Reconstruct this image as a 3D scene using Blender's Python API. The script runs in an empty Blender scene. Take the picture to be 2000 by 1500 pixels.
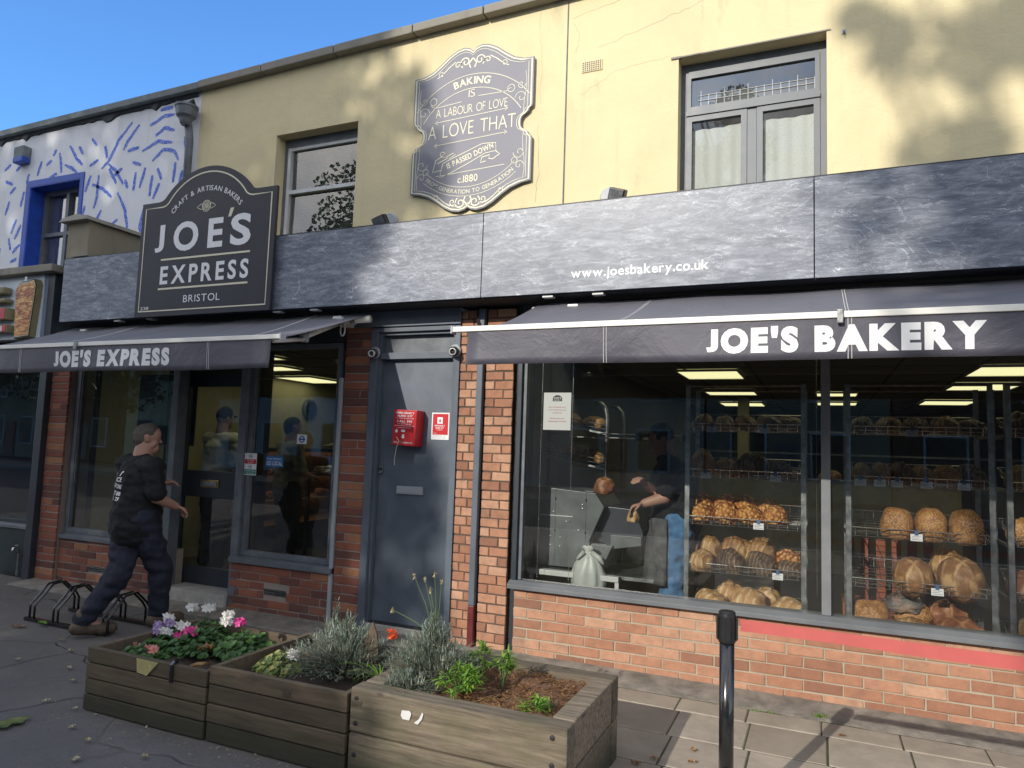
import bpy, bmesh, math, random
from mathutils import Vector, Matrix, noise
random.seed(7)
R = math.radians
S = bpy.context.scene
col = S.collection

# ------------------------------------------------------------------ camera, sky, sun
cam_d = bpy.data.cameras.new("camera"); cam = bpy.data.objects.new("camera", cam_d); col.objects.link(cam)
cam_d.sensor_fit = 'HORIZONTAL'; cam_d.sensor_width = 36; cam_d.lens = 25.02
cam_d.clip_start = .05; cam_d.clip_end = 2000
_yaw, _pit, _rol = R(23.565), R(5.08), R(1.9586)
_f = Vector((-math.sin(_yaw)*math.cos(_pit), math.cos(_yaw)*math.cos(_pit), math.sin(_pit)))
_r = Vector((math.cos(_yaw), math.sin(_yaw), 0)); _u = _r.cross(_f)
_r2 = _r*math.cos(_rol)+_u*math.sin(_rol); _u2 = -_r*math.sin(_rol)+_u*math.cos(_rol)
cam.matrix_world = Matrix(((_r2.x,_u2.x,-_f.x,0),(_r2.y,_u2.y,-_f.y,-5.05),(_r2.z,_u2.z,-_f.z,1.55),(0,0,0,1)))
S.camera = cam

SUN = Vector((-.29, -1, .49)).normalized()          # towards the sun
elev = math.asin(SUN.z); azim = math.atan2(SUN.x, SUN.y)
w = bpy.data.worlds.new("World"); S.world = w; w.use_nodes = True
nt = w.node_tree; bg = nt.nodes['Background']
sky = nt.nodes.new('ShaderNodeTexSky'); sky.sky_type = 'NISHITA'; sky.sun_disc = False
sky.sun_elevation = elev; sky.sun_rotation = azim; sky.altitude = 100; sky.air_density = 1.0
sky.dust_density = .3; sky.ozone_density = 3.0
tint = nt.nodes.new('ShaderNodeMix'); tint.data_type = 'RGBA'; tint.blend_type = 'MULTIPLY'; tint.inputs[0].default_value = 1; tint.inputs[7].default_value = (.66, 1.02, 1.36, 1)
nt.links.new(sky.outputs[0], tint.inputs[6])
# broken white cloud over the southern half of the sky (behind the camera, seen only mirrored in glass)
tc = nt.nodes.new('ShaderNodeTexCoord'); cn = nt.nodes.new('ShaderNodeTexNoise'); cn.inputs['Scale'].default_value = 2.6; cn.inputs['Detail'].default_value = 9; cn.inputs['Roughness'].default_value = .62; cn.inputs['Distortion'].default_value = .5
nt.links.new(tc.outputs['Generated'], cn.inputs['Vector'])
sx = nt.nodes.new('ShaderNodeSeparateXYZ'); nt.links.new(tc.outputs['Generated'], sx.inputs[0])
mr = nt.nodes.new('ShaderNodeMapRange'); mr.interpolation_type = 'SMOOTHSTEP'; mr.inputs[1].default_value = .35; mr.inputs[2].default_value = -.35; nt.links.new(sx.outputs[1], mr.inputs[0])
cr = nt.nodes.new('ShaderNodeValToRGB'); cr.color_ramp.elements[0].position = .36; cr.color_ramp.elements[1].position = .54; nt.links.new(cn.outputs[0], cr.inputs[0])
mm = nt.nodes.new('ShaderNodeMath'); mm.operation = 'MULTIPLY'; nt.links.new(mr.outputs[0], mm.inputs[0]); nt.links.new(cr.outputs[0], mm.inputs[1])
cm = nt.nodes.new('ShaderNodeMix'); cm.data_type = 'RGBA'; nt.links.new(mm.outputs[0], cm.inputs[0]); nt.links.new(tint.outputs[2], cm.inputs[6]); 
cn2 = nt.nodes.new('ShaderNodeTexNoise'); cn2.inputs['Scale'].default_value = 7; cn2.inputs['Detail'].default_value = 8; nt.links.new(tc.outputs['Generated'], cn2.inputs['Vector'])
cr2 = nt.nodes.new('ShaderNodeValToRGB'); cr2.color_ramp.elements[0].position = .35; cr2.color_ramp.elements[1].position = .62; cr2.color_ramp.elements[0].color = (3.6, 3.9, 4.5, 1); cr2.color_ramp.elements[1].color = (8.0, 7.6, 7.0, 1)
nt.links.new(cn2.outputs[0], cr2.inputs[0]); nt.links.new(cr2.outputs[0], cm.inputs[7])
nt.links.new(cm.outputs[2], bg.inputs[0]); bg.inputs[1].default_value = .15
sd = bpy.data.lights.new("sun", 'SUN'); sun = bpy.data.objects.new("sun", sd); col.objects.link(sun)
sd.energy = 2.7; sd.angle = R(.55); sd.color = (1, .94, .84)
sun.rotation_euler = SUN.to_track_quat('Z', 'Y').to_euler()
S.view_settings.view_transform = 'Standard'; S.view_settings.look = 'None'
S.view_settings.exposure = .6; S.view_settings.gamma = 1
S.render.engine = 'CYCLES'
S.cycles.use_denoising = True
S.cycles.max_bounces = 10; S.cycles.transparent_max_bounces = 24; S.cycles.glossy_bounces = 5; S.cycles.diffuse_bounces = 5
S.cycles.sample_clamp_indirect = 6; S.cycles.caustics_reflective = False; S.cycles.caustics_refractive = False

# ------------------------------------------------------------------ materials
def hexc(r, g, b):
    f = lambda c: (c/255/12.92) if c/255 <= .04045 else ((c/255+.055)/1.055)**2.4
    return (f(r), f(g), f(b), 1)
class NT:
    def __init__(s, name):
        s.m = bpy.data.materials.new(name); s.m.use_nodes = True; s.t = s.m.node_tree
        s.b = s.t.nodes['Principled BSDF']; s.out = s.t.nodes['Material Output']
    def n(s, t, **k):
        x = s.t.nodes.new('ShaderNode'+t)
        for a, v in k.items():
            if a[0] == 'i' and a[1:].isdigit(): x.inputs[int(a[1:])].default_value = v
            elif a in x.inputs and not hasattr(x, a): x.inputs[a].default_value = v
            else: setattr(x, a, v)
        return x
    def l(s, a, b): s.t.links.new(a, b)
    def coord(s, scale=(1,1,1), rot=(0,0,0), which='Object', loc=(0,0,0)):
        c = s.n('TexCoord'); mp = s.n('Mapping'); s.l(c.outputs[which], mp.inputs[0])
        mp.inputs[1].default_value = loc; mp.inputs[2].default_value = rot; mp.inputs[3].default_value = scale
        return mp.outputs[0]
    def noise(s, vec, scale=5, detail=6, rough=.6, dist=0):
        x = s.n('TexNoise'); s.l(vec, x.inputs['Vector']); x.inputs['Scale'].default_value = scale
        x.inputs['Detail'].default_value = detail; x.inputs['Roughness'].default_value = rough; x.inputs['Distortion'].default_value = dist
        return x.outputs[0]
    def ramp(s, fac, stops):
        x = s.n('ValToRGB'); s.l(fac, x.inputs[0]); e = x.color_ramp.elements
        while len(e) < len(stops): e.new(.5)
        for i, (p, c) in enumerate(stops):
            e[i].position = p; e[i].color = c if len(c) == 4 else (*c, 1)
        return x.outputs[0]
    def mix(s, fac, a, b, mode='MIX'):
        x = s.n('Mix', data_type='RGBA', blend_type=mode)
        for v, i in ((fac, 0), (a, 6), (b, 7)):
            if hasattr(v, 'is_linked') or isinstance(v, bpy.types.NodeSocket): s.l(v, x.inputs[i])
            else: x.inputs[i].default_value = v
        return x.outputs[2]
    def math(s, op, a, b=0.0):
        x = s.n('Math', operation=op)
        for v, i in ((a, 0), (b, 1)):
            if isinstance(v, bpy.types.NodeSocket): s.l(v, x.inputs[i])
            else: x.inputs[i].default_value = v
        return x.outputs[0]
    def bump(s, h, st=.3, dist=.01, prev=None):
        x = s.n('Bump'); s.l(h, x.inputs['Height']); x.inputs['Strength'].default_value = st; x.inputs['Distance'].default_value = dist
        if prev is not None: s.l(prev, x.inputs['Normal'])
        s.l(x.outputs[0], s.b.inputs['Normal']); return x.outputs[0]
    def base(s, c):
        if isinstance(c, bpy.types.NodeSocket): s.l(c, s.b.inputs['Base Color'])
        else: s.b.inputs['Base Color'].default_value = c
    def rough(s, c):
        if isinstance(c, bpy.types.NodeSocket): s.l(c, s.b.inputs['Roughness'])
        else: s.b.inputs['Roughness'].default_value = c
G4 = lambda v: (v, v, v, 1)
def mul(c, k): return (c[0]*k, c[1]*k, c[2]*k, 1)

def simple(name, c, rough=.6, metal=0, var=.25, scale=6, bump=.15, bscale=60, coat=0, bd=.003):
    m = NT(name); v = m.coord()
    n1 = m.noise(v, scale, 6, .65)
    m.base(m.mix(m.ramp(n1, [(.3, G4(0)), (.7, G4(1))]), mul(c, 1-var), mul(c, 1+var*.5)))
    n2 = m.noise(v, bscale, 4, .6)
    if bump: m.bump(n2, bump, bd)
    m.rough(m.ramp(n1, [(.2, G4(max(.03, rough-.08))), (.8, G4(min(1, rough+.1)))]))
    m.b.inputs['Metallic'].default_value = metal
    m.b.inputs['Coat Weight'].default_value = coat
    return m.m
def glow(name, c, st):
    m = NT(name); m.base((*c[:3], 1)); m.b.inputs['Emission Color'].default_value = (*c[:3], 1); m.b.inputs['Emission Strength'].default_value = st
    return m.m

MAT = {}
def brickmat(name, stops, bump=.5):
    m = NT(name); a = m.n('Attribute', attribute_name='rnd'); v = m.coord()
    c = m.ramp(a.outputs['Fac'], stops)
    n1 = m.noise(v, 14, 8, .7); n2 = m.noise(v, 90, 5, .7); n3 = m.noise(v, 3.2, 5, .6)
    c = m.mix(m.ramp(n1, [(.35, G4(0)), (.70, G4(.85))]), c, m.mix(.5, c, (.16, .07, .045, 1)))
    c = m.mix(m.ramp(n2, [(.58, G4(0)), (.75, G4(.35))]), c, (.50, .42, .34, 1))
    c = m.mix(m.ramp(n3, [(.56, G4(0)), (.72, G4(.55))]), c, mul((.13, .10, .08), 1))
    m.base(c); m.rough(.88)
    b = m.bump(n1, .35, .012); m.bump(n2, bump, .003, b)
    return m.m
MAT['brick_red_shaded'] = brickmat('brick_red_shaded', [(0, (.10,.045,.038)), (.3, (.17,.060,.044)), (.6, (.25,.078,.05)), (.88, (.32,.11,.06)), (1, (.38,.18,.09))])  # left brickwork: a redder tone, with the shade there darkened into the colour
MAT['brick_orange_sunlit'] = brickmat('brick_orange_sunlit', [(0, (.27,.125,.078)), (.3, (.40,.19,.112)), (.7, (.475,.245,.15)), (1, (.54,.32,.21))])  # same brick on the right, its sunlight put into the lighter colour
def mortar(name, c):
    m = NT(name); v = m.coord(); n1 = m.noise(v, 5, 6, .7); n2 = m.noise(v, 120, 4, .7)
    m.base(m.mix(n1, mul(c, .6), mul(c, 1.2))); m.rough(.95); m.bump(n2, .7, .004); return m.m
MAT['mortar_pale'] = mortar('mortar_pale', (.33, .28, .24))
MAT['mortar_dark'] = mortar('mortar_dark', (.115, .085, .065))
MAT['mortar_sand'] = mortar('mortar_sand', (.42, .36, .27))

def wallpaint(name, c, dirt, amount=.5, lump=.5):
    m = NT(name); v = m.coord(); vs = m.coord((1.6, 1.6, .5))
    n1 = m.noise(v, .9, 8, .62, .6); n2 = m.noise(vs, 2.6, 8, .65); n3 = m.noise(v, 45, 6, .65); n4 = m.noise(v, 7, 6, .7)
    cc = m.mix(m.ramp(n1, [(.42, G4(0)), (.75, G4(amount))]), c, mul(c, .82))
    cc = m.mix(m.ramp(n2, [(.60, G4(0)), (.80, G4(amount*.9))]), cc, dirt)
    cc = m.mix(m.ramp(n4, [(.66, G4(0)), (.74, G4(.35))]), cc, mul(dirt, .8))
    ns = m.noise(m.coord((7, 7, .45)), 1.6, 6, .6); cc = m.mix(m.ramp(ns, [(.55, G4(0)), (.78, G4(.35*amount))]), cc, dirt)
    m.base(cc); m.rough(.85)
    b = m.bump(n1, lump, .03); b = m.bump(n4, .35, .01, b); m.bump(n3, .5, .004, b)
    return m.m
MAT['yellow'] = wallpaint('yellow_render', (.73, .625, .375, 1), (.44, .385, .24, 1), .8)
MAT['white_render'] = wallpaint('white_render', (.76, .77, .80, 1), (.40, .38, .38, 1), .6, .12)
MAT['stub'] = wallpaint('old_render', (.27, .24, .17, 1), (.08, .075, .065, 1), .95)
MAT['blue'] = simple('blue_gloss_paint', (.018, .07, .42), .45, var=.3, scale=9)
def strokem():
    m = NT('blue_brush_paint'); v = m.coord((1, 1, 1)); n1 = m.noise(v, 40, 8, .85)
    m.base(m.mix(m.ramp(n1, [(.50, G4(0)), (.64, G4(1))]), (.045, .12, .60, 1), (.62, .66, .78, 1))); m.rough(.6); return m.m
MAT['stroke'] = strokem()
MAT['coping'] = wallpaint('coping_stone', (.27, .25, .21, 1), (.06, .055, .05, 1), 1)
MAT['lead'] = simple('roof_felt', (.17, .20, .20), .7, scale=10, var=.4)
MAT['black'] = simple('black_paint', (.018, .019, .022), .5)
MAT['soffit'] = simple('dark_soffit', (.025, .028, .034), .7)
MAT['grey'] = simple('slate_grey_gloss', (.115, .135, .165), .36, var=.22, scale=2.2, bump=.08, bscale=25)
def doorpaint():
    m = NT('grey_door_paint'); v = m.coord(); vs = m.coord((2.5, 2.5, .8))
    n1 = m.noise(v, 1.7, 5, .55, 1.2); n2 = m.noise(vs, 5, 8, .7); n3 = m.noise(v, 60, 3, .5)
    c = m.mix(m.ramp(n1, [(.40, G4(0)), (.62, G4(1))]), (.088, .105, .130, 1), (.128, .148, .180, 1))
    c = m.mix(m.ramp(n2, [(.63, G4(0)), (.72, G4(.5))]), c, (.05, .058, .07, 1))
    m.base(c); m.rough(m.ramp(n1, [(.3, G4(.33)), (.7, G4(.5))])); m.bump(n3, .1, .002); return m.m
MAT['door'] = doorpaint()
MAT['darkgrey'] = simple('charcoal_paint', (.035, .042, .052), .38, var=.2, scale=3)
MAT['greyframe'] = simple('weathered_grey_frame', (.135, .15, .17), .42, var=.35, scale=7)
MAT['whitepaint'] = simple('white_frame_paint', (.62, .63, .62), .45, var=.12)
MAT['sill_stone'] = simple('step_stone', (.42, .40, .36), .85, var=.3, scale=12, bump=.4)
MAT['alu'] = simple('white_awning_metal', (.86, .84, .76), .35, metal=.0, var=.06)
MAT['steel'] = simple('worn_steel', (.33, .34, .34), .36, metal=.85, var=.45, scale=18, bump=.2)
MAT['chrome'] = simple('bright_wire', (.62, .62, .60), .25, metal=.9, var=.15)
MAT['black_metal'] = simple('black_gloss_metal', (.012, .012, .013), .18, metal=.0, coat=.6, var=.1, bump=0)
MAT['black_plastic'] = simple('black_plastic', (.015, .015, .016), .4, bump=.05)
MAT['grey_plastic'] = simple('grey_plastic', (.36, .38, .40), .45, var=.1)
MAT['red_box'] = simple('red_enamel', (.52, .018, .025), .35, var=.12)
MAT['red_belt'] = simple('red_webbing', (.50, .105, .095), .6, var=.1, bump=.4, bscale=300, bd=.001)
MAT['white'] = simple('white_vinyl', (.78, .78, .78), .5, var=.04, bump=0)
MAT['cream'] = simple('cream_vinyl', (.72, .68, .50), .5, var=.04, bump=0)
MAT['signdark'] = simple('sign_board_dark', (.022, .021, .030), .5, var=.15, scale=1.5, bump=0)
MAT['signline'] = simple('sign_pale_line', (.60, .59, .58), .5, var=.06, bump=0)
MAT['board_grey'] = simple('quote_board_grey', (.20, .20, .235), .55, var=.12, scale=1.5, bump=0)
MAT['maroon'] = simple('maroon_paint', (.12, .018, .02), .45, var=.3)
MAT['gold'] = simple('brass', (.42, .29, .10), .3, metal=.9)
MAT['leather'] = simple('brown_boot_leather', (.10, .07, .045), .7, var=.5, scale=20)
def slate():
    m = NT('slate_print_panel'); v = m.coord((1, 1, 4.5), rot=(0, R(-4), 0)); vf = m.coord((1, 1, 3.4), rot=(0, R(6), 0), loc=(3, 1, 7))
    w1 = m.noise(v, 5.5, 13, .74, .5); w3 = m.noise(m.coord((.6, 1, 1.2)), 1.3, 6, .6, .8); w2 = m.noise(vf, 2.6, 10, .62, .9); w4 = m.noise(vf, 8, 10, .66, .4); w5 = m.noise(m.coord((1, 1, 1.5)), 1.0, 4, .5, 1.6)
    c = m.ramp(w1, [(.30, (.042, .052, .074)), (.47, (.108, .126, .168)), (.58, (.19, .212, .26)), (.74, (.35, .375, .43))])
    c = m.mix(m.ramp(w3, [(.40, G4(.0)), (.70, G4(.5))]), c, (.215, .228, .26, 1))
    band = lambda w, wd: m.ramp(m.math('ABSOLUTE', m.math('SUBTRACT', w, .5)), [(.0, G4(1)), (wd, G4(0))])
    k = m.math('MULTIPLY', band(w2, .008), m.ramp(w1, [(.42, G4(0)), (.6, G4(.95))]))
    c = m.mix(k, c, (.56, .58, .61, 1))
    k = m.math('MULTIPLY', band(w4, .022), m.ramp(w3, [(.42, G4(0)), (.6, G4(.6))])); c = m.mix(k, c, (.46, .48, .52, 1))
    k = m.math('MULTIPLY', band(w5, .004), m.ramp(w1, [(.45, G4(0)), (.6, G4(.9))])); c = m.mix(k, c, (.60, .62, .65, 1))
    m.base(c); m.rough(.43)
    m.b.inputs['Specular IOR Level'].default_value = .6
    m.bump(w1, .12, .004); return m.m
MAT['slate'] = slate()
def fabric(name, c):
    m = NT(name); v = m.coord((1, .35, 1)); n1 = m.noise(v, 2.2, 6, .6, .8); n2 = m.noise(m.coord(), 420, 2, .5)
    m.base(m.mix(m.ramp(n1, [(.35, G4(0)), (.7, G4(1))]), mul(c, .8), mul(c, 1.15))); m.rough(.55)
    m.b.inputs['Sheen Weight'].default_value = .25
    b = m.bump(n1, .6, .03); m.bump(n2, .25, .001, b); return m.m
MAT['canvas'] = fabric('charcoal_awning_canvas', (.074, .071, .094))
def glass(name, tint=(.86, .88, .87), ior=1.52, refl=1.0, haze=0, boost=1.7):
    m = NT(name); t = m.t; t.nodes.remove(m.b)
    tr = m.n('BsdfTransparent'); tr.inputs[0].default_value = (*tint, 1)
    gl = m.n('BsdfGlossy'); gl.inputs['Roughness'].default_value = .012; gl.inputs[0].default_value = (refl, refl, refl, 1)
    fr = m.n('Fresnel'); fr.inputs[0].default_value = ior
    n = m.noise(m.coord(), .9, 2, .4); bp = m.n('Bump'); m.l(n, bp.inputs['Height']); bp.inputs['Strength'].default_value = .05; bp.inputs['Distance'].default_value = .02
    m.l(bp.outputs[0], gl.inputs['Normal'])
    k = m.math('MULTIPLY', fr.outputs[0], boost)
    mx = m.n('MixShader'); m.l(k, mx.inputs[0]); m.l(tr.outputs[0], mx.inputs[1]); m.l(gl.outputs[0], mx.inputs[2])
    o = mx.outputs[0]
    if haze:
        df = m.n('BsdfDiffuse'); df.inputs[0].default_value = (.5, .5, .48, 1)
        d = m.ramp(m.noise(m.coord((1, 1, .4)), 3, 6, .6), [(.3, G4(haze*.3)), (.75, G4(haze*1.8))])
        m2 = m.n('MixShader'); m.l(d, m2.inputs[0]); m.l(o, m2.inputs[1]); m.l(df.outputs[0], m2.inputs[2]); o = m2.outputs[0]
    m.l(o, m.out.inputs[0]); return m.m
MAT['glass'] = glass('shop_glass', haze=.018)
MAT['oldglass'] = glass('old_window_glass', refl=1.0, haze=.06, boost=3.6)
MAT['netglass'] = glass('hazy_casement_glass', refl=1.0, haze=.10, boost=1.3)
MAT['bagplastic'] = glass('clear_plastic', (.93, .93, .92), 1.4, haze=.25)

def wood(name, c1, c2, green=.4):
    m = NT(name); v = m.coord((1.2, 14, 14)); v2 = m.coord((2.2, 2.2, 2.2))
    n1 = m.noise(v, 3, 8, .65, .5); n2 = m.noise(v2, 2.2, 6, .65); n3 = m.noise(m.coord((8, 60, 60)), 2, 3, .6)
    c = m.mix(m.ramp(n1, [(.3, G4(0)), (.7, G4(1))]), c1, c2)
    a = m.n('Attribute', attribute_name='rnd'); c = m.mix(m.ramp(a.outputs['Fac'], [(0, G4(0)), (1, G4(.8))]), c, mul(c1, .8))
    c = m.mix(m.ramp(n2, [(.47, G4(0)), (.70, G4(green))]), c, (.085, .088, .042, 1))
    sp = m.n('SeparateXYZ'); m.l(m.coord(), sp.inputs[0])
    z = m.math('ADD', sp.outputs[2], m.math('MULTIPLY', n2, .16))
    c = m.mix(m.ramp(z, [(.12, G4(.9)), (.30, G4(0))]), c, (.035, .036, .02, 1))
    vo = m.n('TexVoronoi', feature='F1'); m.l(m.coord((3.4, 3, 9)), vo.inputs['Vector']); vo.inputs['Scale'].default_value = 1.3
    c = m.mix(m.ramp(vo.outputs['Distance'], [(.06, G4(.75)), (.14, G4(0))]), c, (.055, .042, .03, 1))
    m.base(c); m.rough(.85); b = m.bump(n1, .4, .006); m.bump(n3, .35, .003, b); return m.m
MAT['wood'] = wood('weathered_planter_timber', (.075, .052, .032, 1), (.21, .155, .10, 1), .38)
MAT['wood2'] = wood('heavy_sleeper_timber', (.085, .066, .044, 1), (.37, .30, .215, 1), .5)
def soilm(name, c):
    m = NT(name); v = m.coord(); n = m.noise(v, 60, 8, .8); m.base(m.mix(n, mul(c, .3), mul(c, 1.8))); m.rough(.95); m.bump(n, 1, .02); return m.m
MAT['soil'] = soilm('dark_soil', (.055, .040, .028, 1))
MAT['bark'] = soilm('bark_mulch', (.22, .12, .07, 1))
def leafm(name, c1, c2, c3=None, trans=.25):
    m = NT(name); a = m.n('Attribute', attribute_name='rnd')
    st = [(0, c1), (1, c2)] if not c3 else [(0, c1), (.6, c2), (1, c3)]
    m.base(m.ramp(a.outputs['Fac'], st)); m.rough(.55); m.b.inputs['Transmission Weight'].default_value = 0
    m.b.inputs['Subsurface Weight'].default_value = 0
    tl = m.n('BsdfTranslucent'); m.l(m.ramp(a.outputs['Fac'], st), tl.inputs[0])
    mx = m.n('MixShader'); mx.inputs[0].default_value = trans; m.l(m.b.outputs[0], mx.inputs[1]); m.l(tl.outputs[0], mx.inputs[2]); m.l(mx.outputs[0], m.out.inputs[0])
    return m.m
MAT['lav'] = leafm('lavender_foliage', (.13, .165, .12), (.24, .29, .22), (.40, .46, .37))
MAT['lime'] = leafm('bright_green_leaves', (.06, .14, .02), (.18, .36, .04), (.34, .50, .08))
MAT['ger'] = leafm('geranium_leaves', (.02, .055, .012), (.045, .12, .025), (.09, .18, .04))
MAT['grassy'] = leafm('yellow_green_leaves', (.05, .09, .02), (.16, .20, .05), (.32, .30, .09))
MAT['treeleaf'] = leafm('tree_leaves', (.025, .055, .015), (.05, .10, .025), (.09, .14, .035), .3)
MAT['deadleaf'] = leafm('dead_leaves', (.16, .07, .03), (.30, .15, .06), (.42, .26, .10))
MAT['fallen'] = leafm('fallen_leaf_tan', (.24, .19, .10), (.42, .36, .18), (.50, .47, .33))
MAT['petal_white'] = leafm('white_petals', (.72, .70, .66), (.88, .86, .80))
MAT['petal_pink'] = leafm('pink_petals', (.62, .05, .25), (.80, .12, .40))
MAT['petal_salmon'] = leafm('salmon_petals', (.75, .25, .20), (.85, .50, .42))
MAT['petal_lilac'] = leafm('lilac_petals', (.36, .22, .45), (.60, .50, .70))
MAT['petal_orange'] = leafm('orange_petals', (.85, .10, .02), (.95, .18, .04))
MAT['barkwood'] = simple('tree_bark', (.13, .11, .085), .9, var=.5, scale=8, bump=.6, bd=.02)

# bread crusts
def crust(name, dark, mid, light, kind='plain', sc=1.0):
    m = NT(name); v = m.coord(); oi = m.n('ObjectInfo'); sh = m.n('VectorMath', operation='ADD'); sc3 = m.n('VectorMath', operation='SCALE'); sc3.inputs[0].default_value = (7, 3, 5)
    m.l(oi.outputs['Random'], sc3.inputs['Scale']); m.l(v, sh.inputs[0]); m.l(sc3.outputs[0], sh.inputs[1])
    n1 = m.noise(sh.outputs[0], 9, 8, .7); n2 = m.noise(v, 45, 6, .7)
    c = m.ramp(n1, [(.3, dark), (.55, mid), (.75, light)])
    if kind == 'score':
        wv = m.n('TexWave', wave_type='BANDS', bands_direction='X'); m.l(m.coord((1, 1, 1), rot=(0, 0, R(20))), wv.inputs['Vector'])
        wv.inputs['Scale'].default_value = 9*sc; wv.inputs['Distortion'].default_value = 7; wv.inputs['Detail'].default_value = 5; wv.inputs['Detail Roughness'].default_value = .7
        f = m.math('MULTIPLY', m.ramp(wv.outputs[0], [(.66, G4(0)), (.95, G4(.8))]), m.ramp(n1, [(.38, G4(.1)), (.6, G4(1))])); c = m.mix(f, c, light)
        m.base(c); b = m.bump(wv.outputs[0], .5, .01); m.bump(n2, .3, .004, b)
    elif kind == 'cross':
        w1 = m.n('TexWave', wave_type='BANDS', bands_direction='DIAGONAL'); w2 = m.n('TexWave', wave_type='BANDS', bands_direction='DIAGONAL')
        m.l(m.coord((1, 1, 0)), w1.inputs['Vector']); m.l(m.coord((-1, 1, 0)), w2.inputs['Vector'])
        for x in (w1, w2): x.inputs['Scale'].default_value = 5.2; x.inputs['Distortion'].default_value = 2.6; x.inputs['Detail'].default_value = 4
        mx = m.math('MAXIMUM', w1.outputs[0], w2.outputs[0]); f = m.math('MULTIPLY', m.ramp(mx, [(.86, G4(0)), (.98, G4(.8))]), m.ramp(n1, [(.36, G4(.2)), (.6, G4(1))]))
        m.base(m.mix(f, c, light)); b = m.bump(mx, .6, .01); m.bump(n2, .4, .004, b)
    elif kind == 'seed':
        vo = m.n('TexVoronoi'); m.l(v, vo.inputs['Vector']); vo.inputs['Scale'].default_value = 95
        c2 = m.mix(m.ramp(vo.outputs['Distance'], [(.15, G4(1)), (.55, G4(0))]), c, light); m.base(c2)
        m.bump(vo.outputs['Distance'], .7, .004)
    elif kind == 'chunk':
        vo = m.n('TexVoronoi'); m.l(v, vo.inputs['Vector']); vo.inputs['Scale'].default_value = 34
        c2 = m.mix(m.ramp(vo.outputs['Distance'], [(.2, G4(1)), (.65, G4(0))]), dark, light)
        c2 = m.mix(m.ramp(n1, [(.45, G4(0)), (.7, G4(.8))]), c2, mid); m.base(c2); iv = m.math('SUBTRACT', 1, vo.outputs['Distance'])
        m.bump(iv, 1, .02)
    else:
        m.base(c); b = m.bump(n1, .5, .012); m.bump(n2, .4, .004, b)
    m.rough(.55); return m.m
MAT['b_seed'] = crust('seeded_crust', (.15,.055,.016,1), (.34,.145,.042,1), (.62,.36,.13,1), 'seed')
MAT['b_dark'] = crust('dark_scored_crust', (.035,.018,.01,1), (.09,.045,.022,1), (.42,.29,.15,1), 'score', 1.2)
MAT['b_tan'] = crust('tan_scored_crust', (.20,.09,.028,1), (.36,.185,.06,1), (.60,.41,.19,1), 'score', .9)
MAT['b_white'] = crust('pale_floured_crust', (.34,.16,.05,1), (.54,.31,.12,1), (.80,.64,.42,1), 'score', .55)
MAT['b_cross'] = crust('cross_hatched_crust', (.12,.05,.018,1), (.27,.125,.042,1), (.58,.38,.18,1), 'cross')
MAT['b_chunk'] = crust('golden_lumpy_crust', (.22,.04,.01,1), (.62,.25,.05,1), (.80,.46,.12,1), 'chunk')
MAT['b_red'] = crust('red_brown_crust', (.10,.03,.015,1), (.24,.085,.035,1), (.50,.26,.12,1), 'cross')

# people
MAT['skin'] = simple('skin', (.42, .23, .165), .5, var=.12, scale=12, bump=.05)
MAT['hair_grey'] = simple('cropped_grey_hair', (.10, .085, .07), .8, var=.5, scale=60, bump=.5)
MAT['hair_dark'] = simple('dark_hair', (.015, .012, .01), .7, var=.4, scale=60, bump=.4)
MAT['tee_black'] = simple('black_cotton', (.006, .006, .0075), .85, var=.2)
MAT['navy'] = simple('navy_joggers', (.013, .016, .030), .85, var=.3)
MAT['white_cotton'] = simple('white_cotton', (.75, .78, .80), .85, var=.1)
MAT['grey_cotton'] = simple('grey_green_cotton', (.30, .29, .24), .85, var=.2)
MAT['denim'] = simple('blue_denim', (.085, .20, .38), .85, var=.6, scale=7, bump=.3, bscale=200)
MAT['apron'] = simple('dusty_dark_apron', (.095, .097, .10), .85, var=.6, scale=12)

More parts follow.
